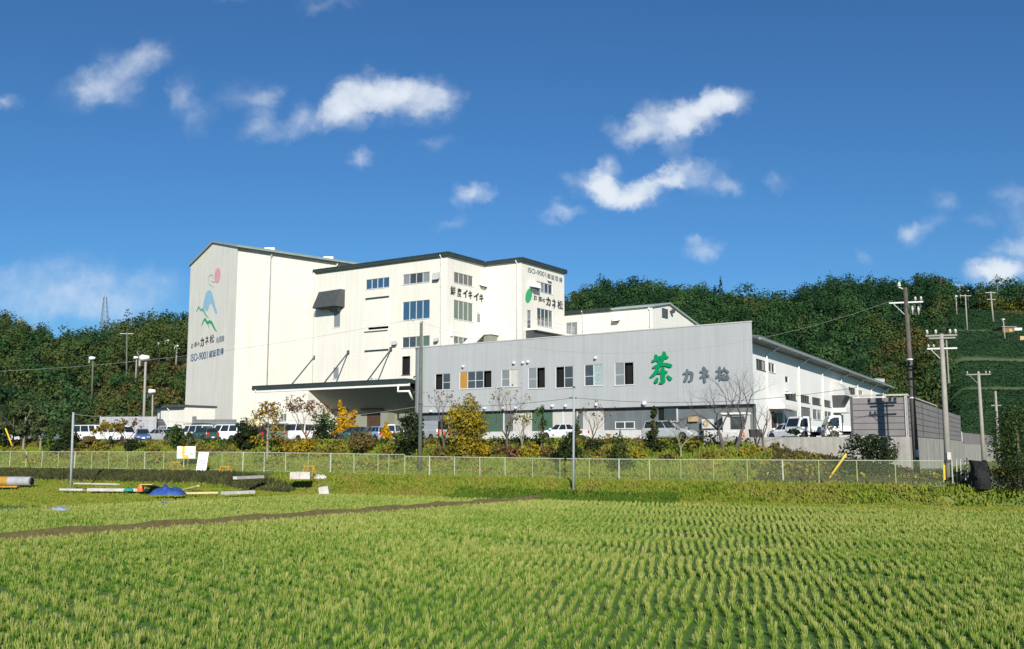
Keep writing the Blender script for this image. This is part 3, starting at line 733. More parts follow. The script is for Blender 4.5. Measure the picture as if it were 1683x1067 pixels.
tufts('grass', 12000, (-112, -40), (-9.2, -6.2), 'grass_bank', 'green weeds at the foot of the dry bank at left', h=(.08, .25))
tufts('grass', 16000, (-112, 34), (-3.6, .1), 'grass_road', 'short worn grass creeping over the old road by the fence', h=(.04, .13), cond=lambda u, v, X, Y, z: (v > -1.1) | (u < -42))
tufts('grass', 16000, (-112, -38), (-26, -7.5), 'grass_bank', 'weedy grass between the left paddy and the low bank', h=(.06, .2), cond=lambda u, v, X, Y, z: (side(np.stack([X, Y], 1), WA, WB) > 0))
# ------------------------------------------------------------------ main factory block
AZ2 = 33.5; AZ1 = 180 - 56.5
def colx(px, Y): return ((px - CX) / FH * Y, Y)
fA = Frame(colx(733, 130), AZ1)                   # front; u = 0 at its right corner
fB = Frame(colx(733, 130), AZ2)                   # right return
uA = fA.U(516.5, 560); uB = fB.U(797, 500)
pC = fB.P(uB, 0); fC = Frame(pC, AZ1); uC = fC.U(857, 500)
pD = fC.P(uC, 0); fD_ = Frame(pD, AZ2); uD = fD_.U(927.5, 500)
ZT = 29.0
main = empty('factory_building', fA.P(0, ZP), 'tall cream boarded factory block with two stepped corners and dark green roof edge', 'building')
def vent_hood(fr, px0, px1, py0, py1, parent, name='vent_hood', m='trim_white', out=.55):
    u0, u1, z0, z1 = fr.rect(px0, px1, py0, py1); mb = MB(); P = fr.P
    mb.box8([P(u0, z0 + .05, out), P(u1, z0 + .05, out), P(u1, z0 + .3, 0), P(u0, z0 + .3, 0), P(u0, z1 - .15, out * .8), P(u1, z1 - .15, out * .8), P(u1, z1, 0), P(u0, z1, 0)], 0)
    mb.fbox(fr, u0 + .05, u1 - .05, z0, z0 + .05, out * .3, out * .95, 1)
    mb.build(name, [MATS[m], MATS['black']], parent)
def downpipe(fr, px, py0, py1, parent, w=.12, zlow=None, r=.07, m='pipe_white'):
    u, z1 = fr.uz(px, py0); z0 = zlow if zlow is not None else fr.uz(px, py1)[1]; mb = MB()
    mb.tube([fr.P(u, z1, w + .35), fr.P(u, z1 - .35, w), fr.P(u, z0, w)], r, 8); k = z0 + 1.5
    while k < z1 - 1: mb.fbox(fr, u - .11, u + .11, k, k + .06, .0, w + .09); k += 3.
    mb.build('downpipe', MATS[m], parent, smooth=True)
# windows (photograph boxes) of the front and the two returns
wA = [((601, 639.6, 457.7, 474), 4, 'glass_sky'), ((662, 706, 449, 465.8), 4, ['glass_grey', 'glass', 'glass', 'glass_grey']), ((661.5, 706, 494.6, 525), 4, 'glass_sky'), ((661, 706, 553, 570.5), 4, ['glass', 'glass', 'glass_green', 'glass_green']), ((660.5, 674, 585.6, 616.5), 1, 'room_shade')]
slit = fA.rect(548, 559, 513, 538); slit2 = fA.rect(547, 556.5, 604, 623); hatch = fA.rect(604.5, 638.3, 537, 542.4)
wB = [((746.4, 777.7, 450.6, 467.8), 4, 'glass'), ((746.2, 777.7, 495.9, 526.6), 4, 'glass_green'), ((746, 777.5, 554.6, 574), 4, ['glass', 'glass_green', 'glass', 'glass'])]
wD = [((882.2, 908, 465.4, 481.2), 4, ['glass_grey', 'glass_grey', 'glass', 'glass']), ((883, 908.4, 508.6, 537), 4, ['glass', 'glass', 'glass', 'glass_green'])]
hA = [fA.rect(*a[0]) for a in wA] + [slit, slit2, hatch]; hB = [fB.rect(*a[0]) for a in wB]; hD = [fD_.rect(*a[0]) for a in wD]
doorB = fB.rect(784, 791.4, 514, 546); doorD = fD_.rect(866.8, 873, 510, 541)
mb = MB()
wall_holes(mb, fA, uA, 0, ZP, ZT, hA, .18, 0, 0, 1); wall_holes(mb, fB, 0, uB, ZP, ZT, hB + [doorB], .18, 0, 0, 1)
wall_holes(mb, fC, 0, uC, ZP, ZT, [], .18); wall_holes(mb, fD_, 0, uD, ZP, ZT, hD + [doorD], .18, 0, 0, 1)
pE = fD_.P(uD, 0); bk = fD_.P(uD, 0) + fC.n * -0; back = [fA.P(uA, 0), fA.P(uA, 0, -32)]
pF = fD_.P(uD, 0, -(uC + uA * -1)); pG = fA.P(uA, 0, -(uB + uD))
def zz(p, z): return Vector((p.x, p.y, z))
for a, b in ((pE, pG), (pG, fA.P(uA, 0))):
    mb.poly([zz(a, ZP), zz(b, ZP), zz(b, ZT), zz(a, ZT)])
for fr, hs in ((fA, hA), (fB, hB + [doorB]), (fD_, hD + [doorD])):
    for h in hs:      # boxes coloured near black for the shade of rooms behind
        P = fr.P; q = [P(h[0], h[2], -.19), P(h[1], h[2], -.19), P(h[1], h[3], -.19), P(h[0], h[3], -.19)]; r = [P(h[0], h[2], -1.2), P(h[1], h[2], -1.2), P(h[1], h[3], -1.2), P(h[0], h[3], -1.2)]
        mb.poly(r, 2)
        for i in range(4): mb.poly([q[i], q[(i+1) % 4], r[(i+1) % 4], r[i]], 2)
mb.build('wall', [MATS['cream_siding'], MATS['trim_white'], MATS['room_shade']], main)
def roof_slab(pts, z0, z1, over, mats, parent, z_up=.0, name='roof'):
    n = len(pts); P2 = [Vector((p.x, p.y)) for p in pts]; out = []
    ar = sum(P2[i].x * P2[(i+1) % n].y - P2[(i+1) % n].x * P2[i].y for i in range(n)); sg = 1 if ar > 0 else -1
    for i in range(n):
        a, b, c = P2[i-1], P2[i], P2[(i+1) % n]; d1 = (b - a).normalized(); d2 = (c - b).normalized()
        n1 = Vector((d1.y, -d1.x)) * sg; n2 = Vector((d2.y, -d2.x)) * sg; m = (n1 + n2); m = m / max(.3, m.dot(n1)) 
        out.append(b + m * over)
    mb = MB(); mb.prism([Vector((p.x, p.y, z0)) for p in out], [Vector((p.x, p.y, z1)) for p in out])
    return mb, out
foot = [fA.P(uA, 0), fA.P(0, 0), fB.P(uB, 0), fC.P(uC, 0), fD_.P(uD, 0), pG]
mb, out = roof_slab(foot, ZT, ZT + .42, .35, None, main)
# corrugated sheet ends along the eaves
def corrugation(mb, a, b, z, pitch=.45, r=.13, mi=0):
    d = (b - a); n = int(d.length / pitch); d2 = d.normalized(); nn = Vector((d2.y, -d2.x))
    for i in range(n):
        c = a + d2 * (i + .5) * pitch; q = [(c + d2 * s * pitch * .3) for s in (-1, 1)]
        A = [Vector((*(q[0] + nn * .05), z)), Vector((*(q[1] + nn * .05), z)), Vector((*(q[1] - nn * 1.5), z)), Vector((*(q[0] - nn * 1.5), z))]
        mb.prism(A, [v + Vector((0, 0, r)) for v in A], mi)
for i in range(0, 4): corrugation(mb, out[i], out[i+1], ZT + .425)
mb.build('roof', MATS['roof_green'], main)
for i, (rc, n, g) in enumerate(wA): window(fA, fA.rect(*rc), main, n, 'alu' if i != 4 else 'alu_dark', g, .14)
for rc, n, g in wB: window(fB, fB.rect(*rc), main, n, 'alu', g, .14)
for rc, n, g in wD: window(fD_, fD_.rect(*rc), main, n, 'alu', g, .14)
for s in (slit, slit2): window(fA, s, main, 1, 'alu', 'glass_grey', .1)
def door(fr, rc, parent, m='white_paint', glass=True, name='door'):
    a, b, c, d = rc; mb = MB(); mb.fbox(fr, a, b, c, d, -.15, -.10)
    o = mb.build(name, MATS[m], parent)
    if glass:
        g = MB(); g.fbox(fr, a + .16, b - .16, c + (d - c) * .5, d - .16, -.10, -.085); g.build('pane', MATS['glass_grey'], o)
    h = MB(); h.tube([fr.P(b - .12, c + 1.0, -.10), fr.P(b - .12, c + 1.0, -.03), fr.P(b - .26, c + 1.0, -.03)], .02, 6); h.build('handle', MATS['alu'], o)
door(fB, doorB, main); door(fD_, doorD, main, 'alu_dark')
# blind panels of the goods hatches
for (x0, x1, y0, y1) in ((602, 638.5, 491, 537.5), (600.5, 637.5, 577.5, 634)):
    a, b, c, d = fA.rect(x0, x1, y0, y1); mb = MB(); mb.fbox(fA, a, b, c, d, 0, .07)
    o = mb.build('hatch_panel', MATS['cream_plain'], main); mb = MB(); mb.fbox(fA, a - .08, b + .08, d, d + .22, 0, .16); mb.build('lintel', MATS['roof_green'], o)
a, b, c, d = fA.rect(600.5, 638.5, 541.8, 543.8); mb = MB(); mb.fbox(fA, a, b, c, d, 0, .3); mb.build('ledge', MATS['trim_white'], main)
# big sloping intake hood
a, b = fA.U(529, 505), fA.U(566.5, 505); zt = fA.uz(567, 476)[1]; zb = fA.uz(565, 505)[1]; mb = MB(); P = fA.P
L_ = b - a
mb.box8([P(a - .2, zb, 1.75), P(b - .1, zb + .02, 1.75), P(b, zb, 0), P(a - .2, zb, 0), P(a + .1, zt - .1, .8), P(b - .15, zt, .8), P(b, zt, 0), P(a + .1, zt, 0)])
mb.fbox(fA, a - .1, b - .2, zb - .06, zb - .003, .1, 1.65, 1)
mb.box8([P(slit[0] - .1, slit[3] + .0, .45), P(slit[1] + .1, slit[3], .45), P(slit[1] + .1, slit[3], 0), P(slit[0] - .1, slit[3], 0), P(slit[0] - .5, zb - .07, 1.0), P(slit[1] + .35, zb - .07, 1.0), P(slit[1] + .35, zb - .07, 0), P(slit[0] - .5, zb - .07, 0)])
mb.build('intake_hood', [MATS['hood_grey'], MATS['black']], main)
vent_hood(fA, 714, 723.5, 447.5, 461, main, m='faded_grey'); vent_hood(fA, 647, 653.5, 560, 568, main, m='faded_grey'); vent_hood(fA, 716, 722, 555, 562.5, main, m='faded_grey')
vent_hood(fB, 787, 796, 462, 472, main); vent_hood(fD_, 869.5, 880, 463, 475, main, out=1.0); vent_hood(fD_, 899, 905, 460, 463.5, main, m='trim_white', out=.3)
downpipe(fA, 726.3, 420, 600, main); downpipe(fA, 519, 449, 640, main); downpipe(fC, 850.3, 429, 560, main)
# outside stair and landings
lz = doorB[2]; la = doorB[0] - .4; mb = MB()
Lw = 1.5; mb.fbox(fB, la, uB, lz - .22, lz - .02, 0.01, Lw); 
lu0 = fC.U(800, 545); lu1 = fC.U(821, 545); mb.fbox(fC, 0.02, lu1, lz - .5, lz - .02, .01, 2.0)
ns = 14; ru = la - .0
for i in range(ns): mb.fbox(fB, ru - .33 * (i + 1), ru - .33 * i, lz - .02 - .23 * (i + 1), lz - .02 - .23 * i, .1, Lw)
P = fB.P; e = (ru - .33 * ns, lz - .23 * ns)
for w in (.05, Lw):
    mb.box8([P(e[0], e[1] - .35, w + .06), P(ru, lz - .45, w + .06), P(ru, lz - .45, w), P(e[0], e[1] - .35, w), P(e[0], e[1] + .15, w + .06), P(ru, lz + .1, w + .06), P(ru, lz + .1, w), P(e[0], e[1] + .15, w)])
mb.fbox(fC, lu1 - 1.4, lu1 - .2, lz - 2.1, lz - .5, .3, 1.8, 1)
mb.build('staircase', [MATS['trim_white'], MATS['soffit']], main)
mb = MB()
for w in (Lw,):
    mb.tube([P(e[0], e[1] + 1.1, w), P(ru, lz + 1.05, w)], .03, 6); mb.tube([P(e[0], e[1] + .6, w), P(ru, lz + .55, w)], .025, 6)
    for i in range(0, ns + 1, 2): mb.tube([P(ru - .33 * i, lz - .23 * i, w), P(ru - .33 * i, lz - .23 * i + 1.07, w)], .022, 5)
for zz_ in (.55, 1.05):
    mb.tube([P(ru, lz + zz_, Lw), P(uB - 2.0, lz + zz_, Lw)], .025, 5); mb.tube([fC.P(1.5, lz + zz_, 2.0), fC.P(lu1, lz + zz_, 2.0), fC.P(lu1, lz + zz_, .05)], .025, 5)
for k in range(5): u = 1.5 + (lu1 - 1.5) * k / 4; mb.tube([fC.P(u, lz, 2.0), fC.P(u, lz + 1.05, 2.0)], .022, 5)
fz = e[1]
mb.tube([P(e[0] - 4.2, fz + .95, Lw), P(e[0], fz + .95, Lw)], .03, 5); mb.tube([P(e[0] - 4.2, fz + .5, Lw), P(e[0], fz + .5, Lw)], .025, 5)
for k in range(9): u = e[0] - 4.2 + .525 * k; mb.tube([P(u, fz, Lw), P(u, fz + .95, Lw)], .022, 5)
mb.build('railing', MATS['white_paint'], main)
bz = doorD[2]; b0 = fD_.U(863, 545); b1 = uD + .1; mb = MB()
mb.fbox(fD_, b0, b1, bz - .30, bz - .02, .01, 1.7, 0); mb.fbox(fD_, b0 + .2, b1 - .2, bz - 1.3, bz - .31, .01, 1.2, 1)
mb.build('balcony_slab', [MATS['trim_white'], MATS['hood_grey']], main)
mb = MB()
for zz_ in (.55, 1.1): mb.tube([fD_.P(b0, bz + zz_, .03), fD_.P(b0, bz + zz_, 1.65), fD_.P(b1, bz + zz_, 1.65)], .025, 5)
k = b0
while k < b1: mb.tube([fD_.P(k, bz, 1.65), fD_.P(k, bz + 1.1, 1.65)], .02, 5); k += .55
mb.build('railing', MATS['alu'], main)
mb = MB(); u, z = fB.uz(740.5, 545); mb.fbox(fB, u - .2, u + .2, z - .6, z + .8, .005, .25); mb.build('meter_box', MATS['white_paint'], main)
# lettering
def lett(fr, px0, px1, pym, hpx, body, m, parent, bold=0., w=.02, depth=.03, label=None):
    xm = (px0 + px1) / 2; u0 = fr.uz(px0, pym)[0]; u1 = fr.uz(px1, pym)[0]; z1 = fr.uz(xm, pym - hpx / 2)[1]; z0 = fr.uz(xm, pym + hpx / 2)[1]
    return text(body, fr, u0, u1, z0, z1, w, MATS[m], 'lettering', parent, bold, depth, label)
lett(fB, 740.2, 748.6, 478, 15, '鮮', 'ink_black', main, .012, label='black brush style slogan painted on the wall'); lett(fB, 751.5, 758.2, 481, 15, '度', 'ink_black', main, .015)
for (x0, x1, y, c, bo) in ((761, 768.5, 482.5, 'イ', .05), (769.8, 776, 485, 'キ', .045), (778.5, 787, 487.5, 'イ', .05), (787.6, 794.5, 490, 'キ', .045)): lett(fB, x0, x1, y, 14, c, 'ink_black', main, bo)
lett(fD_, 867.6, 897.3, 447.8, 8.0, 'ISO-9001', 'ink_grey', main, .006, label='dark grey certification lettering high on the wall')
for i, c in enumerate('認証取得'): lett(fD_, 899.5 + 6.45 * i, 904.8 + 6.3 * i, 454.2 + 2.1 * i, 8.2, c, 'ink_grey', main, .008)
for (x0, x1, y, h, c, bo) in ((877, 882.5, 489.5, 8.5, 'お', .02), (884.5, 891, 492, 9, '茶', .014), (891.3, 896, 494, 6, 'の', .02), (897.2, 905, 496, 15, 'カ', .05), (907, 914, 499.5, 16, 'ネ', .035), (916, 925, 501.5, 15, '松', .022)): lett(fD_, x0, x1, y, h, c, 'ink_black', main, bo)
lu, lzz = fD_.uz(869, 486); ru_ = abs(fD_.uz(875, 486)[0] - lu); rh = abs(fD_.uz(869, 473)[1] - lzz); mb = MB()
pts = []
for k in range(28):
    t = 2 * math.pi * k / 28; s = abs(math.sin(t)); x = math.cos(t); wv = math.sin(t) 
    yv = math.cos(t); xx = math.copysign(abs(math.sin(t)) ** 1.2, math.sin(t)) * .85
    pts.append((lu + ru_ * (xx + .42 * yv), lzz + rh * yv))
mb.poly([fD_.P(a, b, .02) for a, b in pts]); mb.prism([fD_.P(a, b, .004) for a, b in pts], [fD_.P(a, b, .019) for a, b in pts]); mb.build('leaf_emblem', MATS['leaf_green'], main)

# ------------------------------------------------------------------ loading canopy and its side bay
CD = 5.4
fK = Frame(fA.P(0, 0, CD), AZ1)                  # plane of the canopy's outer edge
k0, k1 = fK.U(416, 640), fK.U(673, 635); kz = (fK.uz(420, 640)[1] + fK.uz(668, 630)[1]) / 2
s0, s1 = fK.U(419, 670), fK.U(506, 670)          # side bay front
ca = empty('loading_canopy', fK.P(k0, ZP), 'wide loading canopy with dark corrugated edge and a white bay under its left end', 'canopy')
P = fK.P; zin = fA.uz(552, 681)[1]; mb = MB()
mb.fbox(fK, k0, k1, kz - .05, kz + .42, -CD + .02, .25); 
a2 = Vector(P(k0, 0, .25).to_2d()); b2 = Vector(P(k1, 0, .25).to_2d()); corrugation(mb, a2, b2, kz + .425); mb.build('roof', MATS['roof_green'], ca)
mb = MB(); mb.fbox(fK, k0 + .1, k1, kz - .40, kz - .053, -.1, .08); mb.build('fascia', MATS['trim_white'], ca)
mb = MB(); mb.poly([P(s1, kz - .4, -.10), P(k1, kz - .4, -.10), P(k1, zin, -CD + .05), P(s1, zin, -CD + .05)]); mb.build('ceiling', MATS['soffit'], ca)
wn = fK.rect(461, 470.5, 680, 692); mb = MB()
wall_holes(mb, fK, s0, s1, ZP, kz - .053, [wn], .15)
mb.poly([P(s1, ZP, 0), P(s1, ZP, -CD + .03), P(s1, kz - .41, -CD + .03), P(s1, kz - .41, 0)]); mb.poly([P(s0, ZP, -CD), P(s0, ZP, 0), P(s0, kz - .1, 0), P(s0, kz - .1, -CD)])
mb.build('bay_wall', MATS['cream_plain'], ca)
window(fK, wn, ca, 2, 'alu', 'glass_green', .12)
mb = MB(); mb.fbox(fK, s1 - .12, s1 + .003, ZP, zin + .2, -CD + .06, -CD + .4); mb.build('corner_post', MATS['white_paint'], ca)
# rear wall under the canopy with its loading doors
rz = fA.rect(604, 636.5, 678, 712); rz = (rz[0], rz[1], ZP + .9, rz[3])
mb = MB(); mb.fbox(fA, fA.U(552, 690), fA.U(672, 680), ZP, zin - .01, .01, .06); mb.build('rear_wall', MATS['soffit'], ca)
mb = MB(); mb.fbox(fA, rz[0], rz[1], ZP + .5, rz[3], .062, .12)
for i in range(9): zq = ZP + .6 + i * (rz[3] - ZP - .6) / 9; mb.fbox(fA, rz[0], rz[1], zq, zq + .04, .12, .14)
mb.build('loading_door', MATS['brown_door'], ca)
for (x0, x1, y) in ((602, 637, 668), (553, 580, 669)):
    a, b = fA.U(x0, y), fA.U(x1, y); z = fA.uz((x0 + x1) / 2, y + 6)[1]; mb = MB(); Q = fA.P
    mb.box8([Q(a, z - .1, 1.2), Q(b, z - .1, 1.2), Q(b, z, .07), Q(a, z, .07), Q(a, z + .05, 1.2), Q(b, z + .05, 1.2), Q(b, z + .8, .07), Q(a, z + .8, .07)]); mb.build('awning', MATS['black'], ca)
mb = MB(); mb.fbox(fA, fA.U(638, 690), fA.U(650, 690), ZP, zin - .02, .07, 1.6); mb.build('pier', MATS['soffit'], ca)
mb = MB(); mb.fbox(fA, fA.U(553, 690), fA.U(672, 680), ZP, ZP + .95, .07, 1.55); mb.build('loading_dock', MATS['concrete'], ca)
for px, py in ((516, 588), (572.5, 579.5), (642.5, 574.5)):
    u, z = fA.uz(px, py); mb = MB(); D = z - kz - .3; mb.tube([fA.P(u, z, .03), fA.P(u, kz + .42, min(D, CD - .1))], .10, 8); mb.fbox(fA, u - .22, u + .22, z - .3, z + .3, .004, .08); mb.build('tie_rod', MATS['hood_grey'], ca)
for px in (604, 610.5, 616): 
    u = fK.U(px - 17, 636); mb = MB(); mb.tube([P(u, kz + .43, -2.), P(u, kz + .9, -2.), P(u + .35, kz + 1.05, -2.)], .12, 8); mb.build('vent_pipe', MATS['trim_white'], ca)
mb = MB(); u = k1 - .5; mb.tube([P(u - 1.2, kz - .2, .2), P(u - 1.2, kz - 1.1, .2), P(u + .6, kz - 1.1, .2), P(u + .6, kz - 2.2, -.6)], .16, 8); mb.build('drain_pipe', MATS['pipe_white'], ca, smooth=True)
downpipe(fK, 423, 641, 720, ca, .1, ZP)

# ------------------------------------------------------------------ the tower at the left
fG = Frame(colx(380, 148), 180 - 38); fH = Frame(colx(380, 148), 47)     # gable face, right face
g0 = fG.U(308.5, 560); zc_ = fH.uz(383, 406)[1] ; gL = fG.uz(311, 437)[1]; h1 = fH.U(585, 500); gm = g0 / 2; gz = fG.uz(346, 407)[1]
eav = (zc_ + gL) / 2; gz = eav + 2.3
tw = empty('storage_tower', fG.P(0, ZP), 'tallest cream tower with gable end and a faded mountain emblem', 'building')
mb = MB(); P = fG.P
mb.poly([P(g0, ZP), P(0, ZP), P(0, eav), P(gm, gz), P(g0, eav)]); Q = fH.P; back = fH.d * (h1 + 14)
mb.poly([P(0, ZP), P(0, ZP) + back, P(0, eav) + back, P(0, eav)]); mb.poly([P(g0, ZP) + back, P(g0, ZP), P(g0, eav), P(g0, eav) + back])
mb.poly([P(0, ZP) + back, P(g0, ZP) + back, P(g0, eav) + back, P(gm, gz) + back, P(0, eav) + back]); mb.build('wall', MATS['tower_siding'], tw)
mb = MB(); o = .35; fw = fH.d * -.3; bk = fH.d * (h1 + 14.3); sl = (gz - eav) / abs(gm)
for (ua, ub) in ((gm, o), (gm, g0 - o)):
    za, zb2 = gz, eav - sl * o; q = [P(ua, za + .02) + fw, P(ub, zb2 + .02) + fw, P(ub, zb2 + .02) + bk, P(ua, za + .02) + bk]; mb.prism(q, [v + Vector((0, 0, .25)) for v in q])
n = int((h1 + 14) / .6)
for i in range(n):      # ribs of the folded sheet at the eaves
    c = P(o, eav - sl * o + .02) + fH.d * (i * .6); q = [c, c + fH.d * .32, c + fH.d * .32 + fG.d * -1.2 + Vector((0, 0, sl * 1.2)), c + fG.d * -1.2 + Vector((0, 0, sl * 1.2))]
    mb.prism([v + Vector((0, 0, .255)) + fG.d * .05 for v in q], [v + Vector((0, 0, .36)) + fG.d * .05 for v in q])
mb.build('roof', MATS['roof_light'], tw)
mb = MB(); z = eav - sl * o; mb.tube([P(o + .08, z - .12) + fw, P(o + .08, z - .12) + bk], .16, 8); mb.build('gutter', MATS['roof_green'], tw)
for px, py in ((444.5, 419), (552.5, 434)): downpipe(fH, px, py, 600, tw, .1, ZP + 3, .09, 'faded_grey' if px < 500 else 'pipe_white')
for px in (451, 548):
    u = fH.U(px, 430); mb = MB(); c = P(-1.5, eav + sl * 1.5 + .4) + fH.d * u; mb.box(c.x - .8, c.x + .8, c.y - .8, c.y + .8, c.z - .3, c.z + .12); mb.build('roof_vent', MATS['trim_white'], tw)
# emblem and lettering painted on the gable (traced from the photograph)
def pxpoly(fr, pts, ox, oy, sc, w): return [fr.P(*fr.uz(ox + x / sc, oy + y / sc), w) for x, y in pts]
def plate(name, fr, pts, m, parent, ox=300, oy=420, sc=5.61, w=.02):
    q = pxpoly(fr, pts, ox, oy, sc, w); mb = MB(); mb.poly(q); r = pxpoly(fr, pts, ox, oy, sc, .003); k = len(q)
    for i in range(k): mb.poly([r[i], r[(i+1) % k], q[(i+1) % k], q[i]])
    return mb.build(name, MATS[m], parent)
plate('emblem_sun', fG, [(324 + 28 * math.cos(t * .2618) + 6 * math.sin(t * .2618), 185 - 72 * math.sin(t * .2618)) for t in range(24)], 'faded_pink', tw)
plate('emblem_mountain', fG, [(184, 505), (195, 440), (206, 385), (220, 340), (234, 322), (248, 320), (262, 326), (278, 350), (292, 410), (306, 475), (324, 530), (306, 538), (290, 500), (276, 462), (264, 440), (250, 455), (240, 490), (232, 512), (214, 514), (206, 490)], 'faded_blue', tw)
mb = MB(); pxstrokes(mb, fG, [[(292, 215, 5), (275, 180, 6), (250, 190, 6), (240, 228, 6), (252, 268, 5), (268, 275, 5)]], 300, 420, 5.61, .036, .02); mb.build('emblem_curl', MATS['faded_grey'], tw); mb = MB(); pxstrokes(mb, fG, [[(262, 225, 4), (285, 245, 5), (310, 232, 4)]], 300, 420, 5.61, .040, .02); mb.build('emblem_curl_tail', MATS['faded_grey'], tw); plate('emblem_drop', fG, [(272, 292), (284, 276), (292, 293)], 'faded_grey', tw)
mb = MB(); pxstrokes(mb, fG, [[(128, 520, 5), (150, 478, 11), (168, 502, 10), (190, 500, 13), (212, 540, 9), (240, 578, 4)]], 300, 420, 5.61, .032, .02); mb.build('emblem_far_hill', MATS['faded_green'], tw)
mb = MB(); pxstrokes(mb, fG, [[(178, 645, 6), (206, 588, 13), (228, 620, 15), (248, 612, 15), (270, 622, 15), (290, 662, 12), (314, 700, 6)], [(232, 622, 8), (248, 672, 3)]], 300, 420, 5.61, .03, .02); mb.build('emblem_near_hill', MATS['leaf_green'], tw)
for (x0, x1, y, h, c, bo) in ((314.3, 318, 568.5, 8, 'お', .0), (319.5, 324, 566.5, 8, '茶', .0), (324.8, 328, 565.5, 5.5, 'の', .0), (329.5, 335.5, 562.5, 15, 'カ', .03), (337.5, 343, 559.5, 14, 'ネ', .018), (345, 352, 557, 14, '松', .008)): lett(fG, x0, x1, y, h, c, 'ink_black', tw, bo)
for i, c in enumerate('池選園'): lett(fG, 355.2 + 4.6 * i, 359.3 + 4.6 * i, 559 - 1.1 * i, 9.5, c, 'faded_ink', tw, .0)
lett(fG, 314, 341, 586, 12.5, 'ISO-9001', 'ink_blue', tw, .008, label='dark blue certification lettering')
for i, c in enumerate('認証取得'): lett(fG, 344 + 6.1 * i, 349.4 + 6.1 * i, 582 - 1.35 * i, 11.5, c, 'ink_blue', tw, .012)
fQ = Frame(colx(314, 129), 97); q1 = fQ.U(389, 695); q2 = fQ.U(322, 690); za = fQ.uz(350, 689.5)[1]; zb = fQ.uz(318, 684.5)[1]; sq = empty('screen_wall', fQ.P(0, ZP), 'low bluish grey screen wall at the foot of the tower behind the vans', 'wall'); mb = MB(); mb.fbox(fQ, q2 + .003, q1, ZP, za, -.15, 0); mb.build('panel', MATS['base_grey'], sq); mb = MB(); mb.fbox(fQ, 0, q2, ZP, zb, -.15, 0); mb.build('gate_panel', MATS['base_grey'], sq); mb = MB(); mb.fbox(fQ, q1 + .003, q1 + .12, ZP, za + .1, -.15, 0); mb.build('post', MATS['white_paint'], sq)

# lean-to beside the tower
sh = Frame(atY(257, 700, 139).to_2d(), 180 - 52); sA = sh.U(257, 690); sB = sh.U(304, 690); zl = sh.uz(262, 671)[1]; zr = 0
le = empty('shed', sh.P(0, ZP), 'low cream shed with flat dark roof leaning against the foot of the tower', 'shed')
mb = MB(); mb.box8([sh.P(sA, ZP, 0), sh.P(sB, ZP, 0), sh.P(sB, ZP, -4.7), sh.P(sA, ZP, -4.7), sh.P(sA, zl, 0), sh.P(sB, zl, 0), sh.P(sB, zl, -4.7), sh.P(sA, zl, -4.7)]); mb.build('wall', MATS['cream_plain'], le)
mb = MB(); mb.fbox(sh, sA - .5, sB + .1, zl + .003, zl + .3, -5.0, .6); mb.build('roof', MATS['hood_grey'], le)
downpipe(sh, 279.5, 671, 715, le, .1, ZP)
u0, u1 = sh.U(260, 700), sh.U(275, 700); zq = sh.uz(268, 689)[1]; mb = MB(); um = (u0 + u1) / 2
mb.prism([sh.P(u0, zq - 1.1, 1.2), sh.P(um, zq, 1.2), sh.P(u1, zq - 1.1, 1.2), sh.P(u1, zq - 1.35, 1.2), sh.P(um, zq - .25, 1.2), sh.P(u0, zq - 1.35, 1.2)], [sh.P(u0, zq - 1.1, 0.01), sh.P(um, zq, 0.01), sh.P(u1, zq - 1.1, 0.01), sh.P(u1, zq - 1.35, 0.01), sh.P(um, zq - .25, 0.01), sh.P(u0, zq - 1.35, 0.01)]); mb.build('porch_roof', MATS['hood_grey'], le)

# ------------------------------------------------------------------ grey office building
OY = 95.
fO = Frame(colx(1241.5, OY), 180 - 54); o0 = fO.U(698, 640); oz = (fO.uz(1239, 528)[1] + fO.uz(700, 572)[1]) / 2
ob = (fO.uz(1230, 664.5)[1] + fO.uz(760, 676.5)[1]) / 2
of = empty('office_building', fO.P(0, ZP), 'long two storey grey clad office with rounded left corner and green tea character', 'building')
# (x0,x1,y0,y1), panes, glass
wO = [((715, 740, 614, 641), 2, ['room_shade', 'glass']), ((755, 808, 610, 638.5), 4, ['board_orange', 'glass', 'glass', 'room_shade']), ((824, 851, 607.6, 635.5), 2, ['glass_grey', 'blind_cream']),
      ((868, 896, 604, 638.5), 2, ['glass_grey', 'room_shade']), ((913, 942, 602, 637.5), 2, ['room_shade', 'glass']), ((960.5, 990.5, 599, 634), 2, ['glass', 'curtain']), ((1010.3, 1041.5, 595.5, 633), 2, ['glass_grey', 'room_shade'])]
hO = [fO.rect(*a[0]) for a in wO]; mb = MB(); wall_holes(mb, fO, o0, 0, ob, oz, hO, .15, 0, 0, 1)
P = fO.P
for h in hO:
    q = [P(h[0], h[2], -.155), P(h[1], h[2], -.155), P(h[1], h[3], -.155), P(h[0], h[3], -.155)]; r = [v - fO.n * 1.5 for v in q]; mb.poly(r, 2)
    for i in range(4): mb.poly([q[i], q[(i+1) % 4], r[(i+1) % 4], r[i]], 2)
rc = 3.4; arc = [(o0 - rc * math.sin(math.pi / 2 * k / 10), -rc * (1 - math.cos(math.pi / 2 * k / 10))) for k in range(11)]
for (a, b) in zip(arc, arc[1:]): mb.poly([P(b[0], ob, b[1]), P(a[0], ob, a[1]), P(a[0], oz, a[1]), P(b[0], oz, b[1])])
DP = -11.; eL = P(o0 - rc, 0, -rc); eB = P(o0 - rc, 0, DP); side_d = Vector((math.sin(R(3)), math.cos(R(3)), 0)); eR = P(0, 0, 0) + side_d * 9.5; uR, wR = (eR - fO.o).dot(fO.d), (eR - fO.o).dot(fO.n)
for a, b in ((P(0, 0), eR), (eR, eB), (eB, eL)): mb.poly([zz(a, ZP), zz(b, ZP), zz(b, oz), zz(a, oz)])
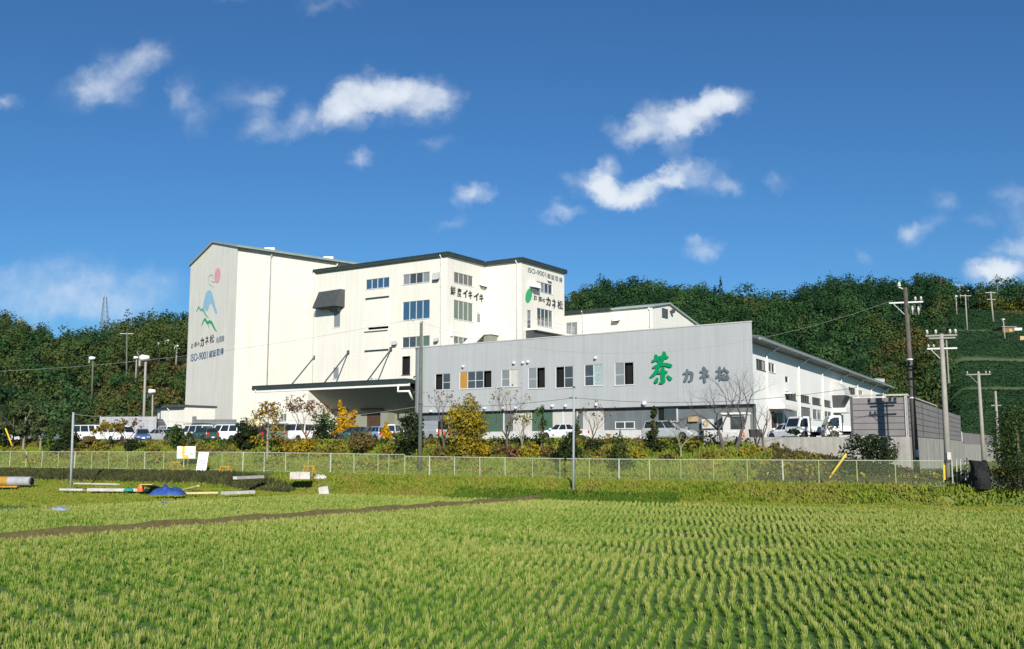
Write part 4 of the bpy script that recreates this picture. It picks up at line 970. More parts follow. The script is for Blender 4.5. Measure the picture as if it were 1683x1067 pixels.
mb.build('upper_wall', [MATS['grey_siding'], MATS['alu'], MATS['room_shade']], of)
ring = [P(0, 0, .0)] + [P(a[0], 0, a[1]) for a in arc] + [eB, eR]
mbr, _ = roof_slab([Vector((p.x, p.y, 0)) for p in ring], oz, oz + .12, .05, None, of); mbr.build('coping', MATS['faded_grey'], of)
mb = MB(); mb.fbox(fO, o0 - .4, -.02, ob - .16, ob - .003, -.30, -.0); mb.build('drip_edge', MATS['black'], of)
wcl = ['alu_dark', 'alu', 'alu', 'alu', 'alu_dark', 'alu_dark', 'alu_dark']
for i, (a, n, g) in enumerate(wO): window(fO, fO.rect(*a), of, n, 'alu', g, .10, mid=[j for j in range(n) if 'glass' in g[j]])
# ground floor, set back a little under the cladding
W0 = -.30; gb = fO.uz(900, 708.5)[1]; mb = MB(); mb.fbox(fO, o0 - 1.5, -.02, ZP, ob - .003, W0 - .2, W0); mb.build('lower_wall', MATS['base_grey'], of)
mb = MB(); mb.fbox(fO, fO.U(790, 715), fO.U(1062, 715), ZP, gb, W0, W0 + .10); mb.build('base_strip', MATS['base_white'], of)
def lpan(x0, x1, m, name, y0=None, zlow=None, ww=.05):
    a, b = fO.U(x0, 690), fO.U(x1, 690); mb = MB(); mb.fbox(fO, a, b, (zlow or gb) + .003, ob - .165, W0 + .002, W0 + ww); return mb.build(name, MATS[m], of)
for x0, x1, m, nm in ((736, 770, 'panel_green', 'green_panel'), (771, 825, 'panel_green', 'green_panel'), (841, 856, 'blind_cream', 'shutter'), (856.6, 872, 'blind_cream', 'shutter'), (872.6, 905.5, 'panel_green', 'green_panel'), (906.3, 922.7, 'blind_cream', 'shutter'), (923.6, 939.5, 'blind_cream', 'shutter'), (956, 988, 'blind_cream', 'shutter')): lpan(x0, x1, m, nm)
for x in (733.3, 826, 855.6, 923.1, 947, 989.5, 1111.5): u = fO.U(x, 690); mb = MB(); mb.fbox(fO, u - .06, u + .06, gb, ob - .17, W0 + .002, W0 + .11); mb.build('mullion', MATS['alu'], of)
def surface_window(x0, x1, y0, y1, n, g, fr='white_frame'):
    a, b, c, d = fO.rect(x0, x1, y0, y1, W0); return window(fO, (a, b, c, d), of, n, fr, g, -.08, W0, .07)
surface_window(1012, 1044, 693, 705, 2, 'glass'); surface_window(1093, 1112, 667, 693, 1, 'glass', 'alu_dark')
mb = MB(); a, b, c, d = fO.rect(1083, 1092, 667, 712, W0); mb.fbox(fO, a, b, ZP, d, W0 + .003, W0 + .05); mb.build('door', MATS['black'], of)
# little reception booth at the right end
a, b, c, d = fO.rect(1197, 1233, 682, 708, W0); mb = MB(); hb = fO.rect(1199.5, 1224, 684.5, 706, 1.0)
wall_holes(mb, fO, a, b, ZP, d, [hb], .12, 1.0); mb.poly([P(b, ZP, 1.), P(b, ZP, W0), P(b, d, W0), P(b, d, 1.)]); mb.poly([P(a, ZP, W0), P(a, ZP, 1.), P(a, d, 1.), P(a, d, W0)]); mb.poly([P(a, d, 1.), P(b, d, 1.), P(b, d, W0), P(a, d, W0)])
bo = mb.build('reception_booth', MATS['base_white'], of); mb = MB(); mb.fbox(fO, hb[0], hb[1], hb[2], hb[3], .82, .86); mb.build('pane', MATS['glass'], bo)
mb = MB(); mb.fbox(fO, a - .15, b + .1, d + .003, d + .18, W0, 1.25); mb.build('booth_roof', MATS['trim_white'], bo)
def small_hood(px, py, r=.15):
    u, z = fO.uz(px, py); w = 0. if z > ob else W0; mb = MB(); mb.tube([P(u, z, w), P(u, z, w + .18), P(u, z - .06, w + .3)], [r, r, r * .9], 10); mb.ball(P(u, z, w + .2), r * 1.02, 10); mb.build('vent_cap', MATS['white_paint'], of, smooth=True)
for px, py in ((762.5, 602.5), (846, 596.7), (860.6, 596.3), (869, 595), (980, 588.5), (798, 671), (828.6, 671), (849, 670.5), (909, 667.3), (930.7, 667.3), (981.5, 665.5), (709.5, 676)): small_hood(px, py)
small_hood(1060, 663, .24)
for py in (619, 644): 
    k = arc[6]; mb = MB(); z = atY(677, py, 122).z; c = P(k[0], z, k[1]); q = c + (fO.n - fO.d) * .12; mb.tube([c, q, q + Vector((0, 0, -.25))], .1, 6); mb.build('bracket', MATS['hood_grey'], of)
# characters of the sign, cut from thick board
mb = MB(); T1 = [[(210,165,26),(238,215,30),(270,285,25)], [(152,268,20),(230,228,34),(330,192,34),(415,195,27)], [(362,112,28),(366,160,36),(332,250,30),(275,315,24)], [(300,300,30),(250,390,34),(190,500,34),(118,558,18)], [(165,385,18),(260,345,30),(380,328,33),(478,350,34)], [(335,400,28),(345,480,42),(340,570,38),(345,640,40),(290,668,20)], [(235,482,20),(320,470,33),(398,470,28)], [(236,592,22),(214,640,36)], [(432,545,20),(478,588,34)]]
pxstrokes(mb, fO, T1, 1060, 570, 11.22, .16, .15); mb.build('sign_character', MATS['ink_green'], of)['label'] = 'large green brush character'
for T in ([[(785,425,16),(790,475,25),(775,560,28),(745,632,26)], [(722,500,16),(790,482,23),(868,485,28),(872,560,24),(860,615,26),(820,638,18)]],
          [[(1090,388,22),(1110,420,28)], [(1035,462,18),(1100,460,26),(1158,447,20)], [(1150,458,23),(1110,510,28),(1036,570,18)], [(1105,500,22),(1105,580,24),(1112,645,22)], [(1150,510,18),(1172,542,23)]],
          [[(1385,378,16),(1385,470,22),(1390,615,16)], [(1330,450,17),(1428,440,15)], [(1370,500,18),(1332,568,23)], [(1410,490,12),(1425,520,12)], [(1470,392,14),(1442,460,16)], [(1490,430,18),(1538,468,20)], [(1470,510,16),(1442,588,23),(1518,590,20)], [(1520,530,20),(1538,585,25)]]):
    mb = MB(); pxstrokes(mb, fO, T, 1060, 570, 11.22, .14, .13); mb.build('sign_character', MATS['ink_grey'], of)

def aircon(loc, rz, label, group=None):
    o = empty('air_conditioner', loc, label, 'air conditioner', group, rz); mb = MB(); mb.box(-.55, .55, -.2, .2, .1, 1.0); mb.build('casing', MATS['base_white'], o, local=True)
    mb = MB(); mb.tube([(-.15, -.205, .55), (-.15, -.23, .55)], .33, 20, 0); b = mb.build('fan_grille', MATS['tan_box'], o, local=True); mb = MB(); mb.tube([(-.15, -.232, .55), (-.15, -.25, .55)], .11, 12); mb.build('hub', MATS['base_white'], b, local=True)
    for x in (-.4, .4): mb = MB(); mb.box(x - .06, x + .06, -.22, .22, 0, .1); mb.build('foot', MATS['hood_grey'], o, local=True)
rzO = math.atan2(fO.d.y, fO.d.x)
u, z = fO.uz(1163, 706, W0 + .6); q = P(u, z, W0 + .5); sc_ = aircon(q, rzO, 'wall mounted white air conditioner outside the grey office')
mb = MB(); mb.fbox(fO, u - .6, u + .6, z - .12, z - .003, W0 + .003, W0 + .85); o = mb.build('wall_bracket', MATS['hood_grey'], of)
u, z = fO.uz(1141, 689, W0); mb = MB(); mb.fbox(fO, u - .55, u + .45, z - .25, z + .25, W0 + .003, W0 + .3); mb.build('junction_box', MATS['tan_box'], of)
u = fO.U(1168, 712); mb = MB(); mb.fbox(fO, u - .1, u + 1.6, ZP, ZP + 1.0, W0 + .9, W0 + 1.6); mb.fbox(fO, u + 1.75, u + 3.3, ZP + .12, ZP + .8, W0 + 1.0, W0 + 1.6); c = P(u, ZP, W0 + 1.2)
tag(mb.build('cabinet', MATS['base_white'], origin=c), 'low white outdoor cabinets below the tan box by the office wall', 'cabinet')

# ------------------------------------------------------------------ warehouse behind, seen over the office roof
fW = Frame(colx(1076, 140), AZ1); fV = Frame(colx(1076, 140), AZ2); w0 = fW.U(926, 530); wz = fW.uz(1070, 505)[1]
wh = empty('warehouse', fW.P(0, ZP), 'cream warehouse with low gable roof rising behind the grey office', 'building')
wst = fW.U(1006, 530); wz2 = fW.uz(965, 514.5)[1]; wn1 = fW.rect(930, 948.5, 530, 551); mb = MB()
wall_holes(mb, fW, wst, 0, ZP, wz, [], .1); wall_holes(mb, fW, w0, wst, ZP, wz2, [wn1], .15, -.02); 
va, za = fV.uz(1098, 500.5); vb, zb_ = fV.uz(1142, 533.5); ve = vb + (vb - va) * 1.6; ze = zb_ + (zb_ - za) * 1.6
gw = fV.rect(1087.5, 1096.5, 507.5, 522)
mb.poly([fV.P(0, ZP), fV.P(ve, ZP), fV.P(ve, ze), fV.P(va, za), fV.P(0, wz)])
for a, b in ((fV.P(ve, 0), fV.P(ve, 0, -26)), (fW.P(w0, 0, -30), fW.P(w0, 0))): mb.poly([zz(a, ZP), zz(b, ZP), zz(b, min(ze, wz2)), zz(a, min(ze, wz2))])
mb.build('wall', [MATS['cream_plain'], MATS['trim_white']], wh)
mb = MB(); nW = fV.n * -25; 
for a, b in (((-.2, wz + .0), (va, za + .02)), ((va, za + .02), (ve + .3, ze))):
    q = [fV.P(a[0], a[1] + .03, .35), fV.P(b[0], b[1] + .03, .35), fV.P(b[0], b[1] + .03, .35) + nW * .33, fV.P(a[0], a[1] + .03, .35) + nW * .33]; mb.prism(q, [v + Vector((0, 0, .22)) for v in q])
mb.fbox(fW, wst, -.5, wz + .03, wz + .28, -1.5, .4); mb.fbox(fW, w0, wst, wz2 + .03, wz2 + .5, -12, .35, 1); mb.build('roof', [MATS['roof_light'], MATS['roof_green']], wh)
window(fW, wn1, wh, 2, 'alu', 'glass_grey', .12, -.02); window(fV, gw, wh, 2, 'alu_dark', 'glass', -.06, 0)
vent_hood(fW, 1010, 1020, 519, 529, wh, out=.8); downpipe(fW, 958, 512, 560, wh, .1, ZP); downpipe(fW, 1068.5, 506, 560, wh, .1, ZP)
u, z = fV.uz(1101, 512); mb = MB(); mb.tube([fV.P(u, z, 0), fV.P(u, z, .5)], .1, 6); mb.ball(fV.P(u, z, .5), .35, 8); mb.build('lamp', MATS['hood_grey'], wh)

# ------------------------------------------------------------------ long white hall running away at the right
fL = Frame(colx(1234, 98.5), 28.5); l1 = fL.U(1456, 640); lz1 = (fL.uz(1262, 571)[1] + fL.uz(1440, 630)[1]) / 2
lh = empty('long_hall', fL.P(0, ZP), 'long white hall with deep eaves running away beside the grey office', 'building')
wL = [((1243, 1258, 591.5, 608), 3, 'glass'), ((1263.5, 1273.5, 597, 612), 2, 'glass'), ((1290.5, 1296, 619, 629), 1, 'room_shade'), ((1291, 1309, 645, 657), 4, 'glass'), ((1315.5, 1330.5, 650, 661.5), 4, 'glass'), ((1335, 1349, 654, 665), 4, 'glass'), ((1354, 1365.5, 658, 668.5), 4, 'glass'),
      ((1290, 1311, 675, 694), 3, 'glass_grey'), ((1316, 1332.5, 669.5, 687), 3, 'glass_grey'), ((1336, 1351, 673.5, 690), 2, 'glass_grey'), ((1355, 1366.5, 676.5, 690), 2, 'alu_dark'), ((1395, 1406, 637.5, 648.5), 3, 'glass'), ((1410.5, 1418, 642, 650), 2, 'glass'), ((1268, 1288, 677, 705), 2, ['brown_door', 'glass_grey'])]
hL = [fL.rect(*a[0]) for a in wL]; mb = MB(); wall_holes(mb, fL, 0, l1, ZP, lz1 - .3, hL, .15, 0, 0, 0); P = fL.P; dp = -15; bx = 6.5
mb.poly([P(bx, ZP, dp), P(0, ZP, 0), P(0, lz1, 0), P(bx / 2, lz1 + 1.1, dp / 2), P(bx, lz1, dp)]); mb.poly([P(l1, ZP, 0), P(l1, ZP, dp), P(l1, lz1, dp), P(l1, lz1 + 1.1, dp / 2), P(l1, lz1, 0)]); mb.poly([P(l1, ZP, dp), P(bx, ZP, dp), P(bx, lz1, dp), P(l1, lz1, dp)])
for h in hL: mb.poly([P(h[0], h[2], -.16), P(h[1], h[2], -.16), P(h[1], h[3], -.16), P(h[0], h[3], -.16)], 1)
mb.build('wall', [MATS['white_wall'], MATS['room_shade']], lh)
for a, n, g in wL: window(fL, fL.rect(*a), lh, n, 'alu_dark' if n > 2 else 'alu', g, .11, 0, .05, n > 1)
mb = MB(); ov = 1.25
for (wa, wb) in ((ov, dp / 2), (dp - 1., dp / 2)):
    za = lz1 - .12 ; zb_ = lz1 + 1.2; ua_, ub_ = ((-.5, bx / 2) if wa > 0 else (bx, bx / 2)); q = [P(ua_, za, wa), P(l1 + .6, za, wa), P(l1 + .6, zb_, wb), P(ub_, zb_, wb)]; mb.prism(q, [v + Vector((0, 0, .22)) for v in q], 0)
k = 0.
while k < l1:
    q = [P(k, lz1 + .105, ov + .03), P(k + .45, lz1 + .105, ov + .03), P(k + .45, lz1 + .105 + .45, ov - 3), P(k, lz1 + .105 + .45, ov - 3)]; mb.prism(q, [v + Vector((0, 0, .12)) for v in q], 0); k += .9
mb.build('roof', MATS['roof_slate'], lh)
mb = MB(); mb.poly([P(-.4, lz1 - .3, 0), P(l1 + .5, lz1 - .3, 0), P(l1 + .5, lz1 - .16, ov - .02), P(-.4, lz1 - .16, ov - .02)]); mb.build('soffit', MATS['hood_grey'], lh)
mb = MB(); mb.tube([P(-.5, lz1 - .1, ov + .1), P(l1 + .6, lz1 - .1, ov + .1)], .13, 8); mb.build('gutter', MATS['roof_light'], lh)
for px, py in ((1258, 585), (1311, 601), (1350, 614), (1381, 624), (1408, 633), (1431, 641), (1450, 648)):
    u, z = fL.uz(px, py); mb = MB(); mb.tube([P(u + 1.0, lz1 - .2, ov + .02), P(u, lz1 - 1.15, .12), P(u, ZP, .12)], .10, 8); mb.build('downpipe', MATS['pipe_white'], lh, smooth=True)
def slab(fr, x0, x1, y, out, th, parent, m, name, zoff=0.):
    u0, u1 = fr.U(x0, y), fr.U(x1, y, out); z = fr.uz(x0, y)[1] + zoff; mb = MB(); mb.fbox(fr, u0, max(u1, u0 + .8), z, z + th, .003, out); mb.build(name, MATS[m], parent)
slab(fL, 1263, 1312, 672, 1.7, .45, lh, 'trim_white', 'entrance_canopy'); slab(fL, 1369, 1401, 678, 1.7, .6, lh, 'trim_white', 'entrance_canopy')
mb = MB(); u0, z0 = fL.uz(1367, 650); ou = 1.7; u1 = max(u0 + 1.0, fL.U(1398, 645, ou) - 1); z1 = fL.uz(1368, 628)[1]; q = []
for k in range(9): t = math.pi / 2 * k / 8; q.append((ou * math.cos(t), z0 + (z1 - z0) * math.sin(t)))
for (a, b) in zip(q, q[1:]): mb.poly([P(u0, a[1], a[0]), P(u1 + 1, a[1], a[0]), P(u1 + 1, b[1], b[0]), P(u0, b[1], b[0])])
for uu in (u0, u1 + 1): mb.poly([P(uu, z0, 0)] + [P(uu, b, a) for a, b in q])
mb.poly([P(u0, z0, 0), P(u1 + 1, z0, 0), P(u1 + 1, z0, ou), P(u0, z0, ou)], 1)
mb.box8([P(u0 + .6, z0 - 2.2, .6), P(u1, z0 - 2.2, .6), P(u1, z0 - 2.2, 0), P(u0 + .6, z0 - 2.2, 0), P(u0 + .1, z0 - .01, 1.8), P(u1 + .5, z0 - .01, 1.8), P(u1 + .5, z0 - .01, 0), P(u0 + .1, z0 - .01, 0)], 1)
mb.build('intake_hood', [MATS['faded_grey'], MATS['hood_grey']], lh)
slab(fL, 1289, 1306, 650, .8, .12, lh, 'trim_white', 'window_hood', .2)
# shed roof showing beyond the far end
mb = MB(); a = atY(1418, 640, 178); b = atY(1455, 645, 178); mb.box(a.x, b.x, 178, 186, ZP, atY(1436, 622.5, 178).z); tag(mb.build('outbuilding', MATS['stained_white'], origin=(a.x, 178, ZP)), 'pale flat roofed outbuilding showing beyond the far end of the white hall', 'building')

# ------------------------------------------------------------------ retaining wall and sound wall
rt = empty('retaining_wall', SW0.P(0, 1.5), 'stained concrete retaining wall holding up the works yard', 'wall'); w1 = SW1.U(1580, 690); zt1 = ZP + .1
mb = MB(); mb.fbox(SW0, uL - 6, -.0, .3, zt1, -.45, 0); mb.build('front_face', MATS['concrete'], rt)
mb = MB(); mb.fbox(SW1, 0.003, w1 + .5, .3, zt1, -.45, .0)
mb.build('side_face', MATS['concrete'], rt); mb = MB()
for k in range(1, 9): u = w1 * k / 9; mb.fbox(SW1, u - .03, u + .03, 1.0, zt1 - .1, .001, .012)
mb.build('joints', MATS['hood_grey'], rt)
sd = empty('sound_wall', SW0.P(0, ZP), 'tall grey lilac panel wall standing on the concrete retaining wall', 'wall')
u0 = SW0.U(1400, 690); zs = SW1.uz(1497, 653)[1]; npn = 6; mb = MB(); hh = (zs - zt1 - .1) / npn
for i in range(npn): mb.fbox(SW0, u0, -.16, zt1 + .05 + i * hh + .025, zt1 + .05 + (i + 1) * hh - .025, -.28, -.16); mb.fbox(SW0, u0, -.18, zt1 + .05 + i * hh - .025, zt1 + .05 + i * hh + .025, -.27, -.20, 1)
mb.build('front_panels', [MATS['wall_lilac'], MATS['hood_grey']], sd)
mb = MB()
for i in range(npn): mb.fbox(SW1, .05, w1, zt1 + .05 + i * hh + .025, zt1 + .05 + (i + 1) * hh - .025, -.28, -.12); mb.fbox(SW1, .07, w1, zt1 + .05 + i * hh - .025, zt1 + .05 + i * hh + .025, -.27, -.15, 1)
mb.build('side_panels', [MATS['wall_lilac'], MATS['hood_grey']], sd)
mb = MB(); mb.fbox(SW0, u0 - .1, -.0, zs + .053, zs + .18, -.32, -.08); mb.build('cap_rail', MATS['wall_cap'], sd); mb = MB(); mb.fbox(SW1, .0, w1 * .45, zs + .055, zs + .15, -.32, -.06); mb.build('cap_rail', MATS['wall_cap'], sd)
for fr, uu in ((SW0, u0), (SW0, -.16), (SW1, w1 * .2), (SW1, w1 * .47), (SW1, w1)): mb = MB(); mb.fbox(fr, uu - .09, uu + .09, zt1 + .003, zs + .05, -.33, -.07); mb.build('post', MATS['hood_grey'] if (fr is SW1 or uu == u0) else MATS['wall_cap'], sd)
# lower stretch of wall beyond
fX = Frame(colx(1583, 116), 31); x1 = fX.U(1634, 715); zx = fX.uz(1583, 711)[1]; zm = fX.uz(1590, 730)[1]
lw = empty('boundary_wall', fX.P(0, 1.5), 'lower grey panel wall on concrete beyond the tall sound wall', 'wall'); mb = MB(); mb.fbox(fX, 0, x1, .3, zm, -.4, 0); mb.build('concrete_base', MATS['concrete'], lw)
mb = MB(); mb.fbox(fX, 0, x1, zm + .02, zx, -.3, -.12); mb.build('panels', MATS['wall_lilac'], lw); mb = MB(); mb.fbox(fX, 0, .3, zm + .03, zx + .1, -.35, -.05); mb.build('post', MATS['white_paint'], lw)
# white panel fence at the left of the shed
fS = Frame(colx(162, 126), 98); s1_ = fS.U(257, 700); zz1 = fS.uz(210, 685)[1]; wp = empty('panel_fence', fS.P(0, ZP), 'pale grey lilac sheet fence behind the parked vans at left', 'fence'); mb = MB(); mb.fbox(fS, 0, s1_, ZP + .05, zz1, -.08, 0); mb.build('sheet', MATS['stained_white'], wp)
for k in range(7): mb = MB(); u = .05 + (s1_ - .1) * k / 6; mb.fbox(fS, u - .05, u + .05, ZP, zz1 + (.08 if k in (0, 6) else -.05), .004, .07); mb.build('post', MATS['wall_cap'], wp)
# ------------------------------------------------------------------ vehicles
def wheel_mesh(r, w):
    mb = MB(); n = 18; pr = [(r * .62, -w * .5), (r * .95, -w * .5), (r, -w * .3), (r, w * .3), (r * .95, w * .5), (r * .62, w * .5)]
    k = 0; vs = [(rr * math.cos(2*math.pi*j/n), ww, rr * math.sin(2*math.pi*j/n)) for rr, ww in pr for j in range(n)]
    mb.add(vs, [(i*n+j, i*n+(j+1)%n, (i+1)*n+(j+1)%n, (i+1)*n+j) for i in range(5) for j in range(n)])
    rm = MB(); m = 10
    for sgn in (-1, 1):
        c = (0, sgn * w * .30, 0); ring = [(r * .63 * math.cos(2*math.pi*j/m), sgn * w * .46, r * .63 * math.sin(2*math.pi*j/m)) for j in range(m)]
        for j in range(m): rm.poly([c, ring[j], ring[(j+1) % m]], j % 2)
    return raw_mesh('tyre', mb.v, mb.f, MATS['tyre'], mb.m, True), raw_mesh('rim', rm.v, rm.f, [MATS['rim'], MATS['hood_grey']], rm.m)
WM = wheel_mesh(.31, .2)
# kind: length, width, height, hull sections (x, z bottom, z top, half width factor), greenhouse (x rear bottom, x front bottom, x rear top, x front top), belt, side window cuts
KINDS = {
 'sedan': dict(L=4.5, W=1.70, H=1.46, belt=.93, gh=(-1.75, 1.15, -1.0, .35), hull=[(-2.25,.34,.86,.86), (-2.12,.22,.95,.97), (-1.3,.2,.95,1), (1.1,.2,.93,1), (1.9,.2,.80,.98), (2.18,.24,.68,.90), (2.25,.34,.60,.82)], cuts=[(.02,.30),(.34,.64),(.68,.97)]),
 'minivan': dict(L=4.75, W=1.76, H=1.72, belt=1.02, gh=(-2.25, 1.45, -2.02, .55), hull=[(-2.37,.36,1.0,.9), (-2.28,.24,1.04,.98), (-1.2,.22,1.04,1), (1.35,.22,1.0,1), (2.0,.22,.88,.97), (2.3,.26,.74,.88), (2.37,.36,.64,.8)], cuts=[(.03,.27),(.30,.60),(.63,.90)]),
 'van': dict(L=4.7, W=1.70, H=1.98, belt=1.12, gh=(-2.3, 2.1, -2.22, 1.5), hull=[(-2.35,.36,1.1,.94), (-2.3,.26,1.14,1), (0,.24,1.14,1), (1.95,.24,1.10,1), (2.27,.28,.98,.94), (2.35,.36,.86,.88)], cuts=[(.02,.32),(.35,.66),(.70,.93)]),
 'microvan': dict(L=3.4, W=1.48, H=1.86, belt=1.06, gh=(-1.62, 1.62, -1.55, 1.02), hull=[(-1.7,.36,1.05,.94), (-1.66,.26,1.08,1), (0,.24,1.08,1), (1.5,.24,1.05,1), (1.66,.28,.92,.95), (1.7,.36,.8,.9)], cuts=[(.03,.33),(.37,.66),(.70,.95)]),
 'hatch': dict(L=3.7, W=1.62, H=1.50, belt=.95, gh=(-1.75, 1.05, -1.5, .25), hull=[(-1.84,.34,.92,.88), (-1.78,.22,.97,.98), (-.8,.2,.97,1), (1.0,.2,.94,1), (1.6,.2,.82,.97), (1.8,.24,.70,.88), (1.85,.34,.6,.8)], cuts=[(.04,.26),(.30,.62),(.66,.95)]),
}
def car(kind, label, px, Y, head, paint, group=None, name=None, cat=None, open_rear=False, rack=False, opaque=()):
    k = KINDS[kind]; p = Vector(((px - CX) / FH * Y, Y, ZP + .005)); nm = name or {'sedan': 'saloon_car', 'minivan': 'minivan', 'van': 'van', 'microvan': 'microvan', 'hatch': 'hatchback_car'}[kind]
    o = empty(nm, p, label, cat or ('van' if 'van' in kind else 'car'), group, R(head)); P = MATS[paint]; W = k['W'] / 2; bl = k['belt']; H = k['H']
    mb = MB(); rings = []
    for (x, zb, zt, wf) in k['hull']:
        w = W * wf; rings.append([(x, -w*.93, zb), (x, -w, zb+.13), (x, -w, zt-.16), (x, -w*.92, zt), (x, w*.92, zt), (x, w, zt-.16), (x, w, zb+.13), (x, w*.93, zb)])
    n = 8; vs = [v for r_ in rings for v in r_]; m = len(rings)
    mb.add(vs, [(i*n+j, i*n+(j+1)%n, (i+1)*n+(j+1)%n, (i+1)*n+j) for i in range(m-1) for j in range(n)] + [list(range(n)), list(range((m-1)*n, m*n))[::-1]])
    x0, x1, x2, x3 = k['gh']; wb = W * .93; wt = W * (.70 if kind in ('sedan', 'hatch') else .82)
    zt = H; zb = bl - .10
    def side(t, s, e=0.):      # point on the side of the cabin: t along, s up
        xb = x0 + (x1 - x0) * t; xt = x2 + (x3 - x2) * t; return (xb + (xt - xb) * s, wb + (wt - wb) * s + e, zb + (zt - zb) * s)
    q = [(x0, -wb, zb), (x1, -wb, zb), (x1, wb, zb), (x0, wb, zb), (x2, -wt, zt - .05), (x3, -wt, zt - .05), (x3, wt, zt - .05), (x2, wt, zt - .05)]
    mb.box8(q); mb.box8([q[4], q[5], q[6], q[7], (x2 + .15, -wt * .85, zt), (x3 - .18, -wt * .85, zt), (x3 - .18, wt * .85, zt), (x2 + .15, wt * .85, zt)])
    ax = (k['L'] * .30, -k['L'] * .30) if 'van' not in kind else (k['L'] * .33, -k['L'] * .30)
    for x in ax:
        for s in (-1, 1): mb.tube([(x, s * (W - .20), .33), (x, s * (W + .006), .33)], .39, 16, 1)
    mb.box(-k['L'] * .42, k['L'] * .42, -W * .9, W * .9, .16, .26, 1)
    mb.build('body', [P, MATS['plastic_dark']], o, local=True)
    for s in (-1, 1):
        for i, (a, b) in enumerate(k['cuts']):
            g = MB(); c = [side(a, .18, .006), side(b, .18, .006), side(b, .90, .006), side(a, .90, .006)]; g.poly([(v[0], s * v[1], v[2]) for v in c])
            if i in opaque: continue
            g.build('window', MATS['car_glass'], o, local=True)
    def pane(nm_, xb, xt, sg):
        a, b = .16, .90; f = lambda t: (xb + (xt - xb) * t + sg * .008, zb + (zt - .05 - zb) * t, wb + (wt - wb) * t)
        A, B = f(a), f(b); g = MB(); g.poly([(A[0], -A[2] * .9, A[1]), (A[0], A[2] * .9, A[1]), (B[0], B[2] * .9, B[1]), (B[0], -B[2] * .9, B[1])]); g.build(nm_, MATS['car_glass' if not (open_rear and sg < 0) else 'black'], o, local=True)  # black when the rear is open, coloured for the load space's shade
    pane('windscreen', x1, x3, 1); pane('rear_window', x0, x2, -1)
    xf, xr = k['hull'][-1][0], k['hull'][0][0]; zf = k['hull'][-1][2]
    for s in (-1, 1):
        g = MB(); g.box(xf - .16, xf + .005, s * W * .64 - .17, s * W * .64 + .17, zf - .17, zf - .02); g.build('headlight', MATS['lamp_clear'], o, local=True)
        g = MB(); g.box(xr - .012, xr + .12, s * W * .76 - .13, s * W * .76 + .13, bl - .34, bl - .06 if kind in ('sedan',) else bl + .02); g.build('tail_light', MATS['lamp_red'], o, local=True)
        g = MB(); mx = x1 - .35 if 'van' not in kind else x1 - .25; g.box(mx - .06, mx + .08, s * (W + .02), s * (W + .2), bl + .0, bl + .16) if s > 0 else g.box(mx - .06, mx + .08, -(W + .2), -(W + .02), bl, bl + .16); g.build('mirror', P, o, local=True)
        for t in (.36, .66):
            hx = x0 + (x1 - x0) * t - .1; g = MB(); g.box(hx, hx + .18, s * (W + .0) - .012, s * (W + .0) + .012, bl - .24, bl - .2); g.build('door_handle', MATS['alu'], o, local=True)
    for x, nm_ in ((xf, 'front_bumper'), (xr, 'rear_bumper')):
        sg = 1 if x > 0 else -1; g = MB(); x_ = sorted((x - sg * .08, x + sg * .05)); g.box(x_[0], x_[1], -W * .84, W * .84, .32, .52); b = g.build(nm_, P, o, local=True)
        g = MB(); x_ = sorted((x + sg * .055, x + sg * .065)); g.box(x_[0], x_[1], -.17, .17, .36 + (.25 if sg < 0 and 'van' in kind else 0), .52 + (.25 if sg < 0 and 'van' in kind else 0)); g.build('number_plate', MATS['plate'], b, local=True)
    for x in ax:
        for s in (-1, 1):
            t = link('wheel', WM[0], o, (x, s * (W - .08), .31)); link('rim', WM[1], t)
    if open_rear:
        g = MB(); g.poly([(xr - .02, -W * .84, .55), (xr - .02, W * .84, .55), (x2 - .06, wt * .92, zt - .12), (x2 - .06, -wt * .92, zt - .12)]); g.build('cargo_shade', MATS['black'], o, local=True)  # black sheet; the shade inside the load space is put into its colour
        g = MB(); g.box8([(x2 - .95, -W * .85, zt + .12), (x2 - .02, -W * .85, zt - .06), (x2 - .02, W * .85, zt - .06), (x2 - .95, W * .85, zt + .12), (x2 - .95, -W * .85, zt + .17), (x2 - .02, -W * .85, zt + .01), (x2 - .02, W * .85, zt + .01), (x2 - .95, W * .85, zt + .17)]); g.build('tailgate', P, o, local=True)
        for (bx, by, c) in ((-.3, .35, 'tan_box'), (-.25, -.3, 'base_white'), (-.2, .0, 'orange')): g = MB(); g.box(xr - .10, xr - .025, by - .2, by + .2, .56, .56 - bx + .15); g.build('load', MATS[c], o, local=True)
    if rack:
        g = MB()
        for s in (-.55, .55): g.tube([(-2.1, s, zt + .16), (2.0, s, zt + .16)], .035, 6)
        for i in range(6): x = -2. + i * .75; g.tube([(x, -.6, zt + .16), (x, .6, zt + .16)], .03, 6); g.tube([(x, .55, zt - .02), (x, .55, zt + .16)], .025, 5); g.tube([(x, -.55, zt - .02), (x, -.55, zt + .16)], .025, 5)
        g.build('roof_rack', MATS['plastic_dark'], o, local=True)
    return o
HR = math.degrees(math.atan2(fO.d.y, fO.d.x)); HL = HR + 180; PK = 'vehicles parked in the works yard'
car('minivan', 'silver white minivan parked facing right below the green sign character', 1101, 89.5, HR + 4, 'car_silver', PK)
car('sedan', 'white saloon car parked facing left under the office windows', 926, 91, HL + 3, 'car_white', PK)
car('van', 'grey van with its tailgate raised and dark load space open', 704, 101, HL - 10, 'car_silver', PK, open_rear=True, opaque=(0, 1))
car('hatch', 'pale blue hatchback beside the orange cone shaped shrub', 617, 104, HL - 14, 'car_lightblue', PK)
car('hatch', 'dark wagon with pale roof next to the blue hatchback', 581, 105, HL + 20, 'car_green', PK)
car('microvan', 'small white van behind the dark evergreen near the concrete pole', 645, 110, HL - 60, 'car_white', PK)
